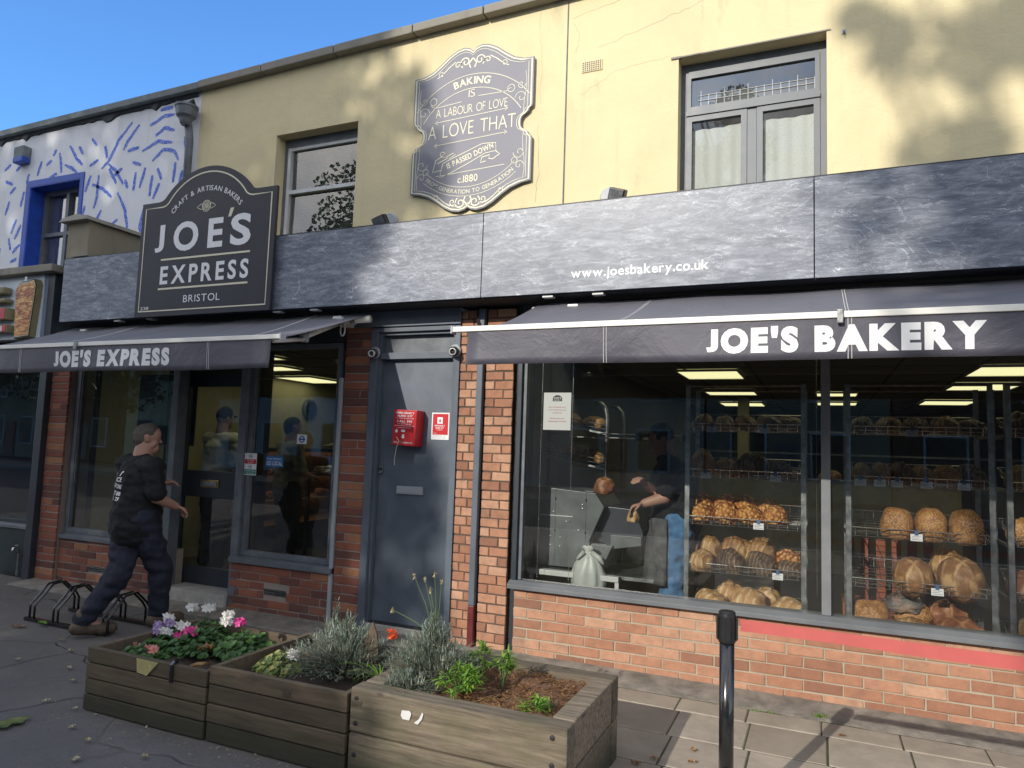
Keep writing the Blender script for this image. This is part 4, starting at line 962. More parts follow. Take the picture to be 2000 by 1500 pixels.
# ================================================================== wall fixtures
def cctv(x, label):
    t = thing('security_camera', label, 'security camera', (x, -.02, 2.31), 'white security cameras over the flat door')
    mx = Matrix.Rotation(R(90), 3, 'X')
    y = -.0135
    MB().lathe([(.0, 0), (.052, 0), (.052, .006), (.046, .012), (0, .012)], (x, y, 2.31), 24, mx).build('back_plate', 'grey_plastic', t, smooth=False)
    m2 = Matrix.Rotation(R(14), 3, 'Z') @ Matrix.Rotation(R(100), 3, 'X')
    b = MB().lathe([(.0, 0), (.034, 0), (.040, .02), (.040, .045), (.028, .055), (.0, .055)], (x, y-.012, 2.305), 20, m2).build('housing', 'black_plastic', t, smooth=False)
    c = Vector((x, y-.012, 2.305))+m2 @ Vector((0, 0, .045))
    MB().lathe([(.020, 0), (.029, 0), (.029, .03), (.023, .032), (.022, .010), (.020, .010)], c, 20, m2).build('lens_ring', 'whitepaint', b, smooth=False)
    MB().lathe([(0, .008), (.022, .008), (.018, .016), (0, .019)], c, 16, m2).build('lens', 'black_metal', b, smooth=True)
cctv(-3.475, 'small round security camera at the left end of the rail above the grey door')
cctv(-2.705, 'small round security camera at the right end of the rail above the grey door')
def flood(x, label, s=1):
    t = thing('security_light', label, 'floodlight', (x, .2, 3.34), 'floodlights standing on the fascia')
    mx = Matrix.Rotation(R(90), 3, 'X')
    MB().lathe([(0, 0), (.085, 0), (.085, .02), (.075, .03), (0, .03)], (x-.20, YU-.002, 3.67), 26, mx).build('back_plate', 'grey_plastic', t)
    m = Matrix.Translation((x-.03, .20, 3.525)) @ Matrix.Rotation(R(-18*s), 4, 'Y') @ Matrix.Rotation(R(20), 4, 'X')
    MB().box(-.065, .065, -.04, .04, -.06, .06, m=m).build('lamp_head', 'black_plastic', t, bevel=.012)
    MB().box(-.055, .055, -.0435, -.0405, -.05, .05, m=m).build('lens', 'steel', t)
    MB().tube([(x, .25, 3.50), (x-.10, .42, 3.56), (x-.20, .565, 3.63)], .018, 8).build('arm', 'grey_plastic', t, smooth=True)
    MB().tube([(x-.09, .10, 3.335), (x-.05, .16, 3.36), (x-.04, .2, 3.42)], .004, 6).build('cable', 'black', t)
flood(-3.60, 'floodlight on the fascia to the left of the ornate quote board')
flood(-1.42, 'floodlight on the fascia to the right of the ornate quote board', -1)
# air brick, hook
t = thing('air_brick', 'cream square holed air brick on the yellow wall right of the joint', 'vent', (-1.81, .59, 4.81))
MB().box(-1.90, -1.715, .592, .60, 4.815, 4.912).build('plate', 'yellow', t, bevel=.003)
g = MB()
for i in range(9):
    for j in range(5): g.box(-1.893+i*.0195, -1.882+i*.0195, .5905, .5918, 4.823+j*.0178, 4.834+j*.0178)
g.build('hole_pattern', 'black', t)
t = thing('wall_hook', 'small grey metal hook plate on the yellow wall above the right window', 'hook', (.17, .59, 4.73))
MB().box(.155, .185, .592, .60, 4.74, 4.78).build('plate', 'grey_plastic', t, bevel=.003); MB().tube([(.17, .59, 4.76), (.17, .57, 4.745), (.17, .575, 4.725)], .005, 8).build('hook', 'black', t)
# drain pipes
t = thing('drain_pipe', 'square grey downpipe with maroon foot on the brick pier beside the door', 'downpipe', (-2.47, .0, 0))
MB().box(-2.496, -2.445, -.035, .015, .33, 2.64).build('pipe', 'grey', t, bevel=.006); MB().box(-2.496, -2.445, -.035, .015, .01, .329).build('pipe_foot', 'maroon', t, bevel=.006)
t = thing('cable_run', 'pair of black cables hanging at the top of the orange brick pier', 'cable', (-2.5, -.03, 2.2))
MB().tube([(-2.52, -.01, 2.66), (-2.505, -.04, 2.58), (-2.49, -.05, 2.50), (-2.485, -.04, 2.36)], .006, 6).build('cable', 'black', t); MB().tube([(-2.49, -.01, 2.66), (-2.50, -.045, 2.57), (-2.47, -.05, 2.50), (-2.475, -.04, 2.34)], .005, 6).build('cable', 'black', t)
# hopper and round downpipe at the white wall
t = thing('rainwater_pipe', 'round grey downpipe with bowl shaped hopper where the white wall meets the yellow', 'downpipe', (-6.45, .5, 3.5))
MB().lathe([(.0, -.17), (.045, -.17), (.06, -.15), (.075, -.10), (.105, -.07), (.115, .02), (.125, .025), (.125, .05), (.10, .05), (.095, .02), (0, -.02)], (-6.47, .46, 5.16), 22).build('hopper', 'greyframe', t, smooth=False)
MB().tube([(-6.47, .50, 5.02), (-6.47, .53, 4.85), (-6.47, .535, 3.33)], .042, 16).build('pipe', 'greyframe', t, smooth=True)
MB().tube([(-6.47, .56, 5.27), (-6.40, .48, 5.27), (-6.46, .45, 5.22)], .02, 8).build('spout', 'black', t, smooth=True)
MB().lathe([(.05, 0), (.05, .05)], (-6.47, .535, 4.35), 16).build('socket', 'greyframe', t)

# red bleed kit box
t = thing('bleed_kit_box', 'red wall box reading EMERGENCY BLEED KIT CALL 999 hung on the grey door', 'first aid box', (-3.12, 0, 1.53))
rz = Matrix.Translation((-3.115, .06, 1.68)) @ Matrix.Rotation(R(2), 4, 'Y')
MB().box(-.115, .105, -.125, -.0015, -.148, .145, m=rz).build('case', 'red_box', t, bevel=.006)
def Fk(u, v, d): return rz @ Vector((u, -.1255-d, v))
g = MB(); T = lambda s, x0, x1, z0, z1, b=.02: text(g, s, x0, x1, z0, z1, Fk, .0008, b, .08)
T("EMERGENCY", -.092, .082, .112, .128); T("BLEED KIT", -.078, .068, .088, .103); T("TO STOP BLOOD LOSS", -.092, .082, .072, .079, 0.02); T("CALL 999", -.078, .066, .042, .060, .025)
T("DO NOT DELAY", -.07, .06, .026, .033, .015); T("TAKE BLEED KIT TO PERSON", -.1, .09, .010, .017, .015); T("PULL TO REMOVE", -.092, .082, -.128, -.115, .02)
g.ribbon([(-.065, -.002), (.055, -.002)], .0022, Fk, .0002, .001)
g.prism([(-.02, -.055), (.0, -.055), (.0, -.075), (.008, -.075), (-.01, -.092), (-.028, -.075), (-.02, -.075)], Fk, .0002, .001)
g.prism([(-.075, -.012), (-.062, -.03), (-.066, -.043), (-.084, -.043), (-.088, -.03)], Fk, .0002, .001); g.prism([(-.03, -.018), (.005, -.018), (.005, -.036), (-.03, -.036)], Fk, .0002, .001)
g.build('lettering', 'white', t)
MB().tube([Fk(-.07, -.08, .002), Fk(-.035, -.115, .012), Fk(-.06, -.16, .006), Fk(-.075, -.26, .0), Fk(-.077, -.31, -.01)], .0022, 6).build('pull_cord', 'cream', t)
MB().lathe([(0, 0), (.008, 0), (.008, .006), (0, .006)], Fk(-.02, -.11, .006), 8, Matrix.Rotation(R(90), 3, 'X')).build('cord_seal', 'petal_orange' if False else 'gold', t)
t = thing('notice_poster', 'red and white EMERGENCY BLEED KIT notice on the grey door right of the red box', 'poster', (-2.855, .06, 1.6))
MB().box(-2.935, -2.772, .0585, .061, 1.592, 1.812).build('paper', 'white', t); Fp = wallfn(.0584)
MB().box(-2.925, -2.782, .0573, .0583, 1.632, 1.802).build('red_panel', 'red_box', t); Fp = wallfn(.0572)
g = MB(); T = lambda s, x0, x1, z0, z1, b=.02: text(g, s, x0, x1, z0, z1, Fp, .0006, b, .08)
T("EMERGENCY", -2.905, -2.81, 1.70, 1.712); T("BLEED KIT", -2.895, -2.82, 1.682, 1.694); T("CABINET", -2.885, -2.83, 1.668, 1.675, .01); T("Location", -2.922, -2.885, 1.642, 1.649, 0)
g.box(-2.882, -2.832, .0566, .0571, 1.722, 1.775); g.build('lettering', 'white', t)
g = MB(); dz = 1.747; g.prism([(-2.857, dz+.018), (-2.849, dz), (-2.850, dz-.012), (-2.857, dz-.017), (-2.864, dz-.012), (-2.865, dz)], wallfn(.0565), 0, .0005); g.build('drop_symbol', 'red_box', t)
g = MB(); Fq = wallfn(.0584)
for k, s_ in enumerate(("This defibrillator area", "is checked each day", "call the number below")): text(g, s_, -2.928, -2.80, 1.622-.010*k, 1.627-.010*k, Fq, .0005, 0, .06)
g.build('small_print', 'black', t)

# stickers on the express glass
def sticker(name, label, x0, x1, z0, z1, y, mat='white'):
    t = thing(name, label, 'sticker', ((x0+x1)/2, y, z0)); MB().box(x0, x1, y-.002, y, z0, z1).build('backing', mat, t); return t
MAT['teal'] = simple('teal_print', (.01, .20, .17), .5); MAT['localblue'] = simple('blue_print', (.02, .16, .42), .5); MAT['roundel'] = simple('roundel_blue', (.05, .12, .42), .5)
ys_ = .0525
t = sticker('window_sticker', 'white sticker with red and teal bands on the express window frame', -4.862, -4.72, 1.215, 1.415, .016)
box('red_band', 'red_box', -4.858, -4.724, .0128, .0138, 1.318, 1.360, t); box('teal_band', 'teal', -4.858, -4.724, .0128, .0138, 1.222, 1.268, t)
Fs = wallfn(.0125); g = MB(); text(g, "No dogs", -4.83, -4.75, 1.343, 1.355, Fs, .0005, .01); text(g, "allowed", -4.82, -4.76, 1.324, 1.336, Fs, .0005, .01); text(g, "assistance dogs", -4.845, -4.735, 1.250, 1.260, Fs, .0005, .01); text(g, "welcome here", -4.84, -4.74, 1.230, 1.240, Fs, .0005, .01); g.build('lettering', 'white', t)
g = MB(); Fs = wallfn(.0138)
for zc in (1.387, 1.292):
    g.ribbon(arcpts(-4.791, zc, .018, 0, 360, 16), .003, Fs, .0002, .001).ribbon([(-4.804, zc+.012), (-4.778, zc-.012)], .003, Fs, .0002, .001).ribbon([(-4.80, zc-.004), (-4.79, zc+.004), (-4.782, zc-.002)], .004, Fs, .0002, .001)
g.build('symbol', 'black', t)
t = sticker('window_sticker', 'blue GO LOCAL sticker on the express window', -4.645, -4.445, 1.30, 1.395, ys_, 'localblue')
g = MB(); Fs = wallfn(ys_-.0021); text(g, "GO LOCAL", -4.635, -4.455, 1.315, 1.352, Fs, .0006, .008); text(g, "shop bristol", -4.635, -4.475, 1.366, 1.383, Fs, .0006, 0); g.build('lettering', 'white', t)
t = sticker('window_sticker', 'small white square sticker with blue roundel on the express window', -4.305, -4.195, 1.515, 1.60, ys_)
g = MB(); Fs = wallfn(ys_-.0021); g.ribbon(arcpts(-4.25, 1.557, .026, 0, 360, 20), .011, Fs, .0002, .0008); g.ribbon([(-4.285, 1.557), (-4.215, 1.557)], .014, Fs, .0002, .001); g.build('roundel', 'roundel', t)

# hanging paper notice in the bakery window on wires
t = thing('hanging_notice', 'white paper notice hung on thin wires at the left of the bakery window', 'notice', (-1.875, .15, 1.70))
MB().box(-1.99, -1.765, .147, .150, 1.695, 1.985).build('paper', 'white', t)
Fs = wallfn(.1468); g = MB(); g.prism(archsign(-1.877, .085, 1.925, 1.950, 1.975, 0.0) if False else [(-1.915, 1.918), (-1.839, 1.918), (-1.839, 1.945), (-1.85, 1.957), (-1.865, 1.965), (-1.89, 1.965), (-1.904, 1.957), (-1.915, 1.945)], Fs, .0, .0006); lg = g.build('logo', 'signdark', t)
g = MB(); text(g, "JOE'S", -1.908, -1.846, 1.936, 1.950, wallfn(.1461), .0005, .02); text(g, "BAKERY", -1.905, -1.849, 1.923, 1.931, wallfn(.1461), .0005, .02); g.build('logo_lettering', 'white', lg)
g = MB()
for k, (s_, hw) in enumerate((("Due to the current rise in", .07), ("costs we have had to put", .07), ("our prices up", .035), (None, 0), ("We thank you for your", .06), ("continued support and custom", .075))):
    if s_: text(g, s_, -1.877-hw, -1.877+hw, 1.868-.022*k, 1.879-.022*k, Fs, .0005, .005)
g.build('red_print', 'red_box', t)
g = MB()
for x in (-2.005, -1.752): g.tube([(x, .150, .56), (x, .150, 2.40)], .0014, 5)
g.build('wire', 'chrome', t)
g = MB()
for x in (-2.005, -1.752):
    for z in (1.98, 1.72, 1.25, 1.0): g.lathe([(0, 0), (.006, 0), (.006, .016), (0, .016)], (x, .150, z), 8)
g.build('wire_clip', 'chrome', t)

# ================================================================== white neighbour with blue window
nb = thing('white_terrace_building', 'white rendered building daubed with blue brush strokes, blue framed window and dark shopfront', 'building', (-9.5, .3, 0))
BW = (-9.28, -8.33, 3.40, 4.66)
TOPB = lambda x: 5.43+.0115*(x+6.4)
wall_with_holes('upper_wall', 'white_render', -14, -6.413, 2.75, 5.5, YU, YU+.3, [BW, (-13.1, -12.1, 3.40, 4.66)], nb, TOPB)
g = MB(); rr = random.Random(9)
def stroke(pts, w=.05):
    out = []; n = len(pts)
    for i in range(n-1):
        for k in range(6):
            t_ = k/6; out.append((pts[i][0]*(1-t_)+pts[i+1][0]*t_+rr.uniform(-.004, .004), pts[i][1]*(1-t_)+pts[i+1][1]*t_+rr.uniform(-.004, .004)))
    out.append(pts[-1]); ws = [w*(.55+.45*math.sin(math.pi*(i+.6)/(len(out)+.2)))*rr.uniform(.85, 1.1) for i in range(len(out))]
    g.ribbon(out, ws, wallfn(YU), -.003, .003)
# strokes measured on the wall (x, z)
for q in [[(-8.78,5.05),(-8.74,4.90),(-8.72,4.78)],[(-8.60,5.12),(-8.45,4.93),(-8.33,4.83)],[(-8.42,5.08),(-8.34,4.97)],[(-8.66,4.88),(-8.50,4.80),(-8.42,4.74)],[(-9.02,4.92),(-8.92,4.97)],
          [(-7.50,5.25),(-7.72,5.06),(-7.86,4.82),(-7.98,4.74)],[(-7.38,5.20),(-7.56,5.02),(-7.62,4.92)],[(-7.86,4.78),(-7.70,4.66),(-7.58,4.50)],[(-7.55,4.90),(-7.36,4.92)],[(-7.20,5.16),(-6.98,5.24),(-6.82,5.24)],
          [(-7.10,5.02),(-6.95,5.10),(-6.80,5.04)],[(-7.30,4.86),(-7.05,4.95),(-6.82,4.90)],[(-7.12,4.72),(-6.95,4.84),(-6.78,4.80),(-6.70,4.68)],[(-7.40,4.40),(-7.38,4.62)],[(-6.98,4.44),(-7.06,4.26)],[(-7.02,4.62),(-6.95,4.48)],
          [(-8.16,4.68),(-8.24,4.48)],[(-8.02,4.66),(-8.02,4.40),(-8.06,4.25)],[(-8.12,4.56),(-7.92,4.48),(-7.76,4.36)],[(-8.22,4.30),(-8.28,4.10)],[(-7.92,4.22),(-8.04,4.04)],[(-7.66,4.40),(-7.52,4.20),(-7.46,4.0),(-7.40,3.80)],
          [(-7.84,4.72),(-7.70,4.52)],[(-6.74,4.66),(-6.76,4.42)],[(-6.82,4.20),(-6.9,4.02)],[(-7.22,4.66),(-7.30,4.42)],[(-7.62,4.08),(-7.80,3.98),(-7.86,3.86)],[(-7.20,4.16),(-7.24,3.94),(-7.16,3.80)],
          [(-9.42,4.62),(-9.46,4.42)],[(-9.52,4.26),(-9.60,4.08)],[(-9.42,4.18),(-9.52,4.00)],[(-9.64,4.02),(-9.58,3.86)],[(-9.40,3.92),(-9.54,3.82)],[(-9.56,3.70),(-9.44,3.74)],[(-9.44,3.50),(-9.46,3.30)],[(-9.70,3.30),(-9.60,3.36)],
          [(-9.62,4.92),(-9.50,5.0)],[(-9.86,4.95),(-9.74,5.02)],[(-9.82,4.80),(-9.66,4.74)],[(-9.70,4.52),(-9.76,4.34)],[(-8.94,4.74),(-8.80,4.78)],[(-9.12,4.98),(-9.18,4.80)],[(-9.80,3.9),(-9.84,3.7)],[(-8.20,4.80),(-8.05,4.86)],[(-7.95,5.02),(-7.90,4.86)],
          [(-10.2,4.8),(-10.0,4.6)],[(-10.4,4.3),(-10.2,4.1)],[(-10.1,3.9),(-10.15,3.6)],[(-8.62,4.70),(-8.5,4.73)],[(-7.1,4.55),(-7.12,4.30)],[(-7.45,4.75),(-7.3,4.70)],[(-7.75,4.62),(-7.62,4.70)],[(-6.95,4.15),(-6.75,4.05)],[(-7.0,3.95),(-6.85,3.9)],[(-8.1,3.95),(-8.15,3.75)],[(-7.9,3.75),(-7.7,3.7)],
          [(-6.62,4.95),(-6.6,4.8)],[(-6.62,4.55),(-6.66,4.4)],[(-9.35,4.85),(-9.38,4.72)],[(-8.9,5.02),(-8.85,5.1)],[(-8.2,5.15),(-8.1,5.05)],[(-7.05,5.32),(-6.85,5.33)],[(-7.55,4.55),(-7.5,4.44)],[(-9.6,4.7),(-9.7,4.62)],[(-9.9,4.45),(-9.92,4.25)]]: stroke(q, .044)
g.build('brush_strokes', 'stroke', nb)
# worn roof edge: dark flashing with drips, felt capping
g = MB(); F = wallfn(YU); n = 90; top = []; bot = []
for i in range(n+1):
    x = -14+7.55*i/n; top.append((x, TOPB(x)+.005)); bot.append((x, TOPB(x)-.045-.03*abs(noise.noise((x*7, 0, 1)))-(.05 if rr.random() < .12 else 0)))
vs = [F(*p, .002) for p in bot]+[F(*p, .002) for p in top]+[F(*p, .03) for p in top]+[F(bot[i][0], bot[i][1]+.01, .012) for i in range(n+1)]
fs = []
for i in range(n): fs += [(3*(n+1)+i, 3*(n+1)+i+1, 2*(n+1)+i+1, 2*(n+1)+i), (i, i+1, 3*(n+1)+i+1, 3*(n+1)+i), (2*(n+1)+i, 2*(n+1)+i+1, n+1+i+1, n+1+i)]
g.add(vs, fs); g.build('flashing', 'black', nb)
g = MB(); g.add([(-14, YU-.09, TOPB(-14)), (-6.385, YU-.09, TOPB(-6.42)), (-6.42, YU+.45, TOPB(-6.42)+.02), (-14, YU+.45, TOPB(-14)+.02), (-14, YU-.09, TOPB(-14)+.075), (-6.385, YU-.09, TOPB(-6.42)+.082), (-6.42, YU+.45, TOPB(-6.42)+.14), (-14, YU+.45, TOPB(-14)+.14)],
      [(3, 2, 1, 0), (4, 5, 6, 7), (0, 1, 5, 4), (1, 2, 6, 5), (2, 3, 7, 6), (3, 0, 4, 7)]); g.build('roof_edge', 'lead', nb, bevel=.01)
# blue surround and window
for bx0, bx1, bz0, bz1 in (BW,):
    wn = bpy.data.objects.new('blue_window', None); col.objects.link(wn); wn.parent = nb; wn.location = Vector((-8.8, YU, 3.4))-wloc(nb)
    g = MB().prism([(bx0-.09, 3.36), (bx0, 3.36), (bx0, bz1), (bx1, bz1), (bx1, 3.36), (bx1+.055, 3.36), (bx1+.06, bz1+.075), (bx0-.085, bz1+.08)], wallfn(YU), -.002, .014); g.build('surround', 'blue', wn)
    MB().box(bx0-.0, bx0+.012, YU-.01, YU+.2, 3.40, bz1-.012).box(bx1-.012, bx1, YU-.01, YU+.2, 3.40, bz1-.012).box(bx0, bx1, YU-.01, YU+.2, bz1-.012, bz1).build('reveal', 'blue', wn)
    y = YU+.17
    MB().box(bx0+.013, bx0+.07, y, y+.06, 3.40, bz1-.013).box(bx1-.07, bx1-.013, y, y+.06, 3.40, bz1-.013).box(bx0+.07, bx1-.07, y, y+.06, bz1-.07, bz1-.013).box(-8.82, -8.765, y-.01, y+.06, 3.40, bz1-.07).box(bx0+.07, -8.82, y-.008, y+.06, 4.04, 4.085).box(-8.765, bx1-.07, y-.008, y+.06, 4.04, 4.085).build('frame', 'greyframe', wn)
    gg = MB(); gg.add([(bx0+.05, y+.03, 3.4), (bx1-.05, y+.03, 3.4), (bx1-.05, y+.034, bz1-.05), (bx0+.05, y+.034, bz1-.05)], [(0, 1, 2, 3)]); gg.build('pane', 'oldglass', wn, fixn=False)
    g = MB(); n = 40
    for i in range(n+1):
        x = bx0+.05+(bx1-bx0-.1)*i/n; yy = y+.10+.012*math.sin(x*50); g.v += [Vector((x, yy, 3.4)), Vector((x, yy, bz1-.06))]
    for i in range(n):
        if 5 < i < 9: continue
        g.f.append((2*i, 2*i+2, 2*i+3, 2*i+1)); g.r.append(.5)
    MAT['drape'] = simple('beige_drape', (.22, .21, .16), .9)
    g.build('curtain', 'drape', wn, smooth=True, fixn=False)
room(-9.6, -8.0, YU+.31, YU+2, 3.3, 4.9, 'roomdark', nb)
# shopfront of the neighbour: cornice, sign box, pilaster, window, stall riser
box('cornice', 'coping', -14, -7.50, -.20, YU-.003, 3.255, 3.335, nb, bevel=.01)
box('shopfront_wall', 'soffit', -14, -7.60, .12, .3, 2.50, 3.25, nb)
box('pilaster', 'darkgrey', -7.685, -7.575, -.10, .25, 0, 3.25, nb, bevel=.005)
box('stall_riser', 'darkgrey', -14, -7.69, -.02, .10, 0, .52, nb, bevel=.005)
MAT['riser'] = simple('dark_green_riser', (.016, .03, .034), .4, var=.5)
box('riser_panel', 'riser', -9.2, -7.72, -.035, -.0205, .03, .50, nb, bevel=.004)
wn = window('shop_window', -10.4, -7.69, .555, 2.5, .0, .05, 'darkgrey', nb, (-10.4, -7.69, .06, .05)); wn = window('shop_window', -14, -10.42, .555, 2.5, .0, .05, 'darkgrey', nb)
room(-14, -7.6, .13, 5, .02, 2.6, 'roomdark', nb)
box('back_corner_wall', 'white_render', -14.2, -14, -.1, 9, 0, 5.4, nb)
t = thing('water_tap', 'small silver outside tap on its pipe at the dark stall riser', 'tap', (-7.82, -.08, .1))
MB().tube([(-7.82, -.06, .02), (-7.82, -.06, .26)], .011, 8).build('pipe', 'steel', t); MB().tube([(-7.82, -.06, .26), (-7.82, -.075, .31), (-7.82, -.12, .31), (-7.82, -.13, .27)], .014, 8).build('tap_body', 'chrome', t, smooth=True); MB().box(-7.85, -7.79, -.09, -.07, .335, .342).build('tap_handle', 'chrome', t)
# takeaway sign
t = thing('takeaway_sign', 'pale takeaway sign box with raised kebab cut-out and red price blocks', 'sign', (-9.5, -.1, 2.58))
MAT['paleblue'] = simple('pale_sign_sheet', (.66, .72, .78), .35, var=.05, bump=0); MAT['backedge'] = simple('tan_letter_return', (.25, .22, .12), .6); MAT['grey_edge'] = simple('blue_grey_edge', (.22, .27, .36), .5)
MB().box(-13.5, -7.755, -.10, .05, 2.55, 3.25).build('sign_panel', 'paleblue', t); MB().box(-7.754, -7.70, -.09, .05, 2.55, 3.25).build('end_return', 'grey_edge', t)
keb = [(u+.215, v) for u, v in [(-8.135, 3.17), (-8.02, 3.19), (-7.98, 3.13), (-7.985, 3.0), (-8.01, 2.75), (-8.03, 2.56), (-8.27, 2.54), (-8.285, 2.75), (-8.30, 2.95), (-8.32, 3.08), (-8.28, 3.14), (-8.22, 3.17)]]
k1 = MB().prism(keb, wallfn(-.10), .001, .07).build('kebab_block', 'backedge', t)
kc = lambda s: [(-7.935+(u+7.935)*s, 2.87+(v-2.87)*s) for u, v in keb]
MB().prism(kc(1.0), wallfn(-.17), .001, .006).build('black_outline', 'black', k1); MB().prism(kc(.955), wallfn(-.176), .001, .005).build('white_outline', 'cream', k1)
def kebm():
    m = NT('sliced_kebab_print'); v = m.coord((4, 1, 13)); n = m.noise(v, 2.0, 9, .72, 1.2); m.base(m.ramp(n, [(.36, (.05, .010, .006)), (.46, (.36, .09, .02)), (.54, (.62, .30, .07)), (.64, (.80, .62, .24))])); m.rough(.4); return m.m
MAT['kebab'] = kebm()
MB().prism(kc(.925), wallfn(-.181), .001, .004).build('meat_print', 'kebab', k1); MB().box(-7.955, -7.925, -.182, -.176, 3.175, 3.22).build('spit_rod', 'white', k1)
for z0_, z1_, x1_ in ((2.76, 2.89, -8.20), (2.615, 2.70, -8.165)):
    b = MB().box(-9.3, x1_, -.20, -.101, z0_, z1_).build('price_block', 'backedge', t, bevel=.006); MB().box(-9.3, x1_-.012, -.2045, -.2005, z0_+.008, z1_-.008).build('red_face', 'red_box', b)
g = MB(); text(g, "098", -8.38, -8.23, 2.63, 2.685, wallfn(-.2048), .0008, .02); g.build('lettering', 'white', b)
for z0_, z1_ in ((3.05, 3.13), (2.95, 3.0)): MB().box(-8.7, -8.28 if z0_ > 3 else -8.24, -.20, -.101, z0_, z1_).build('letter_block', 'backedge', t, bevel=.02)
t = thing('alarm_box', 'small grey bulkhead light box with blue base on the white wall above the blue window', 'wall lamp', (-9.45, .5, 4.85))
MB().prism([(-9.53, 4.97), (-9.34, 4.98), (-9.34, 5.19), (-9.53, 5.18)], wallfn(YU), 0, .11).build('case', 'grey_plastic' if False else 'lead', t, bevel=.012)
MB().prism([(-9.531, 4.969), (-9.339, 4.979), (-9.339, 5.055), (-9.531, 5.045)], wallfn(YU), .01, .114).build('blue_base', 'blue', t, bevel=.012)
# little chimney far left
t = thing('chimney_stack', 'pale chimney with dark cap at the far left roof edge', 'chimney', (-11.4, 1.2, 5.3))
MB().box(-12.2, -10.75, 1.6, 2.2, 5.2, 6.1).build('stack', 'white_render', t, bevel=.01); MB().box(-12.3, -10.62, 1.52, 2.28, 6.1, 6.17).build('cap', 'coping', t, bevel=.01)
# main roofs behind the parapets
MB().box(-7, 4.2, YU+.31, 8, 4.9, 5.05).build('roof_deck', 'lead', bld)
MB().box(-7.45, -7.31, .31, 8, 0, 3.2).build('party_wall', 'soffit', bld)

# ================================================================== barrier post and belt
def stanchion(x, y, label, grp='black belt barrier posts on the paving'):
    t = thing('barrier_post', label, 'barrier post', (x, y, 0), grp)
    MB().lathe([(0, 0), (.16, 0), (.165, .012), (.12, .022), (.045, .035), (.033, .05), (0, .05)], (x, y, 0), 36).build('base', 'black_metal', t, smooth=False)
    MB().lathe([(.0305, .045), (.0305, .765)], (x, y, 0), 32).build('post', 'black_metal', t, smooth=True)
    g = MB().lathe([(0, .76), (.0345, .76), (.036, .768), (.036, .868), (.0345, .880), (.0345, .884), (.031, .888), (0, .888)], (x, y, 0), 32)
    for k in range(4):
        a = R(90*k+8); m = Matrix.Translation((x, y, 0)) @ Matrix.Rotation(a, 4, 'Z'); g.box(.032, .041, -.009, .009, .768, .868, m=m).box(.036, .044, -.014, -.009, .775, .862, m=m).box(.036, .044, .009, .014, .775, .862, m=m)
    g.build('head', 'black_plastic', t); return t
st1 = stanchion(-.37, -1.83, 'black belt barrier post standing on the paving before the bakery window')
def stc(x, y): return stanchion(x, y, 'x')
o = copy_tree(st1); o.location = (2.35, -1.73, 0); o['label'] = 'second black barrier post beyond the right edge holding the far end of the belt'
g = MB(); n = 60; x0, x1 = -.315, 2.30
V = lambda u, v, d: Vector((x0+(x1-x0)*u, -1.828+.10*u-d*.0012+.004*math.sin(u*9), .860-.049*v-.020*math.sin(math.pi*u)+.003*v*math.sin(u*14)))
g.v = [V(i/n, j, d) for d in (0, 1) for j in (0, 1) for i in range(n+1)]; m = n+1
for i in range(n): g.f += [(i, i+1, m+i+1, m+i), (2*m+i, 3*m+i, 3*m+i+1, 2*m+i+1), (i, 2*m+i, 2*m+i+1, i+1), (m+i, m+i+1, 3*m+i+1, 3*m+i)]; g.r += [.5]*4
tag(g.build('barrier_belt', 'red_belt', smooth=False), 'red barrier belt stretched from the black post past the brick wall', 'barrier belt')

# ================================================================== bicycle rack
t = thing('bicycle_rack', 'low black steel bicycle rack with toast rack hoops on the dark footpath', 'bicycle rack', (-5.75, -.9, 0))
MB().box(-6.02, -5.05, -1.12, -1.08, .0, .025).build('base_bar', 'black_metal', t); MB().box(-6.02, -5.05, -.74, -.70, .0, .025).build('base_bar', 'black_metal', t)
for k in range(4):
    xk = -5.95+k*.29
    for dx in (-.028, .028):
        MB().tube([(xk+dx, -1.10, .02), (xk+dx, -1.10, .13), (xk+dx, -1.04, .19), (xk+dx, -.96, .275), (xk+dx, -.86, .285), (xk+dx, -.76, .19), (xk+dx, -.72, .13), (xk+dx, -.72, .02)], .0095, 8).build('hoop', 'black_metal', t, smooth=True)

# ================================================================== planters
def planter(name, label, x0, x1, y0, y1, H, rows, th, mat, bev, lipy, seed, capw=None):
    t = thing(name, label, 'planter', ((x0+x1)/2, (y0+y1)/2, 0), 'timber planters in a row before the shops'); rr = random.Random(seed)
    h = H/rows
    def side(nm, fn, L):
        g = MB()
        for r in range(rows):
            z0 = r*h+(.003 if r else .0); z1 = (r+1)*h-.004; o = rr.uniform(-.003, .003); g.cur = rr.random()
            a = fn(0, o); b = fn(L, o+th); g.box(min(a[0], b[0]), max(a[0], b[0]), min(a[1], b[1]), max(a[1], b[1]), z0, z1)
        return g.build(nm, mat, t, bevel=bev)
    side('front_boards', lambda u, d: (x0+u, y0+d), x1-x0); side('back_boards', lambda u, d: (x0+u, y1-d), x1-x0)
    side('side_boards', lambda u, d: (x0+.002+d, y0+th+.004+u), y1-y0-2*th-.008); side('side_boards', lambda u, d: (x1-.002-d, y0+th+.004+u), y1-y0-2*th-.008)
    g = MB(); n = 26
    for j in range(n+1):
        for i in range(n+1):
            x = x0+th+(x1-x0-2*th)*i/n; y = y0+th+(y1-y0-2*th)*j/n
            g.v.append(Vector((x, y, H-lipy+.03*noise.noise((x*6, y*6, seed))+.02*noise.noise((x*19, y*19, seed)))))
    for j in range(n):
        for i in range(n): a = j*(n+1)+i; g.f.append((a, a+1, a+n+2, a+n+1)); g.r.append(.5)
    g.build('soil', 'bark' if seed == 3 else 'soil', t, smooth=True)
    return t
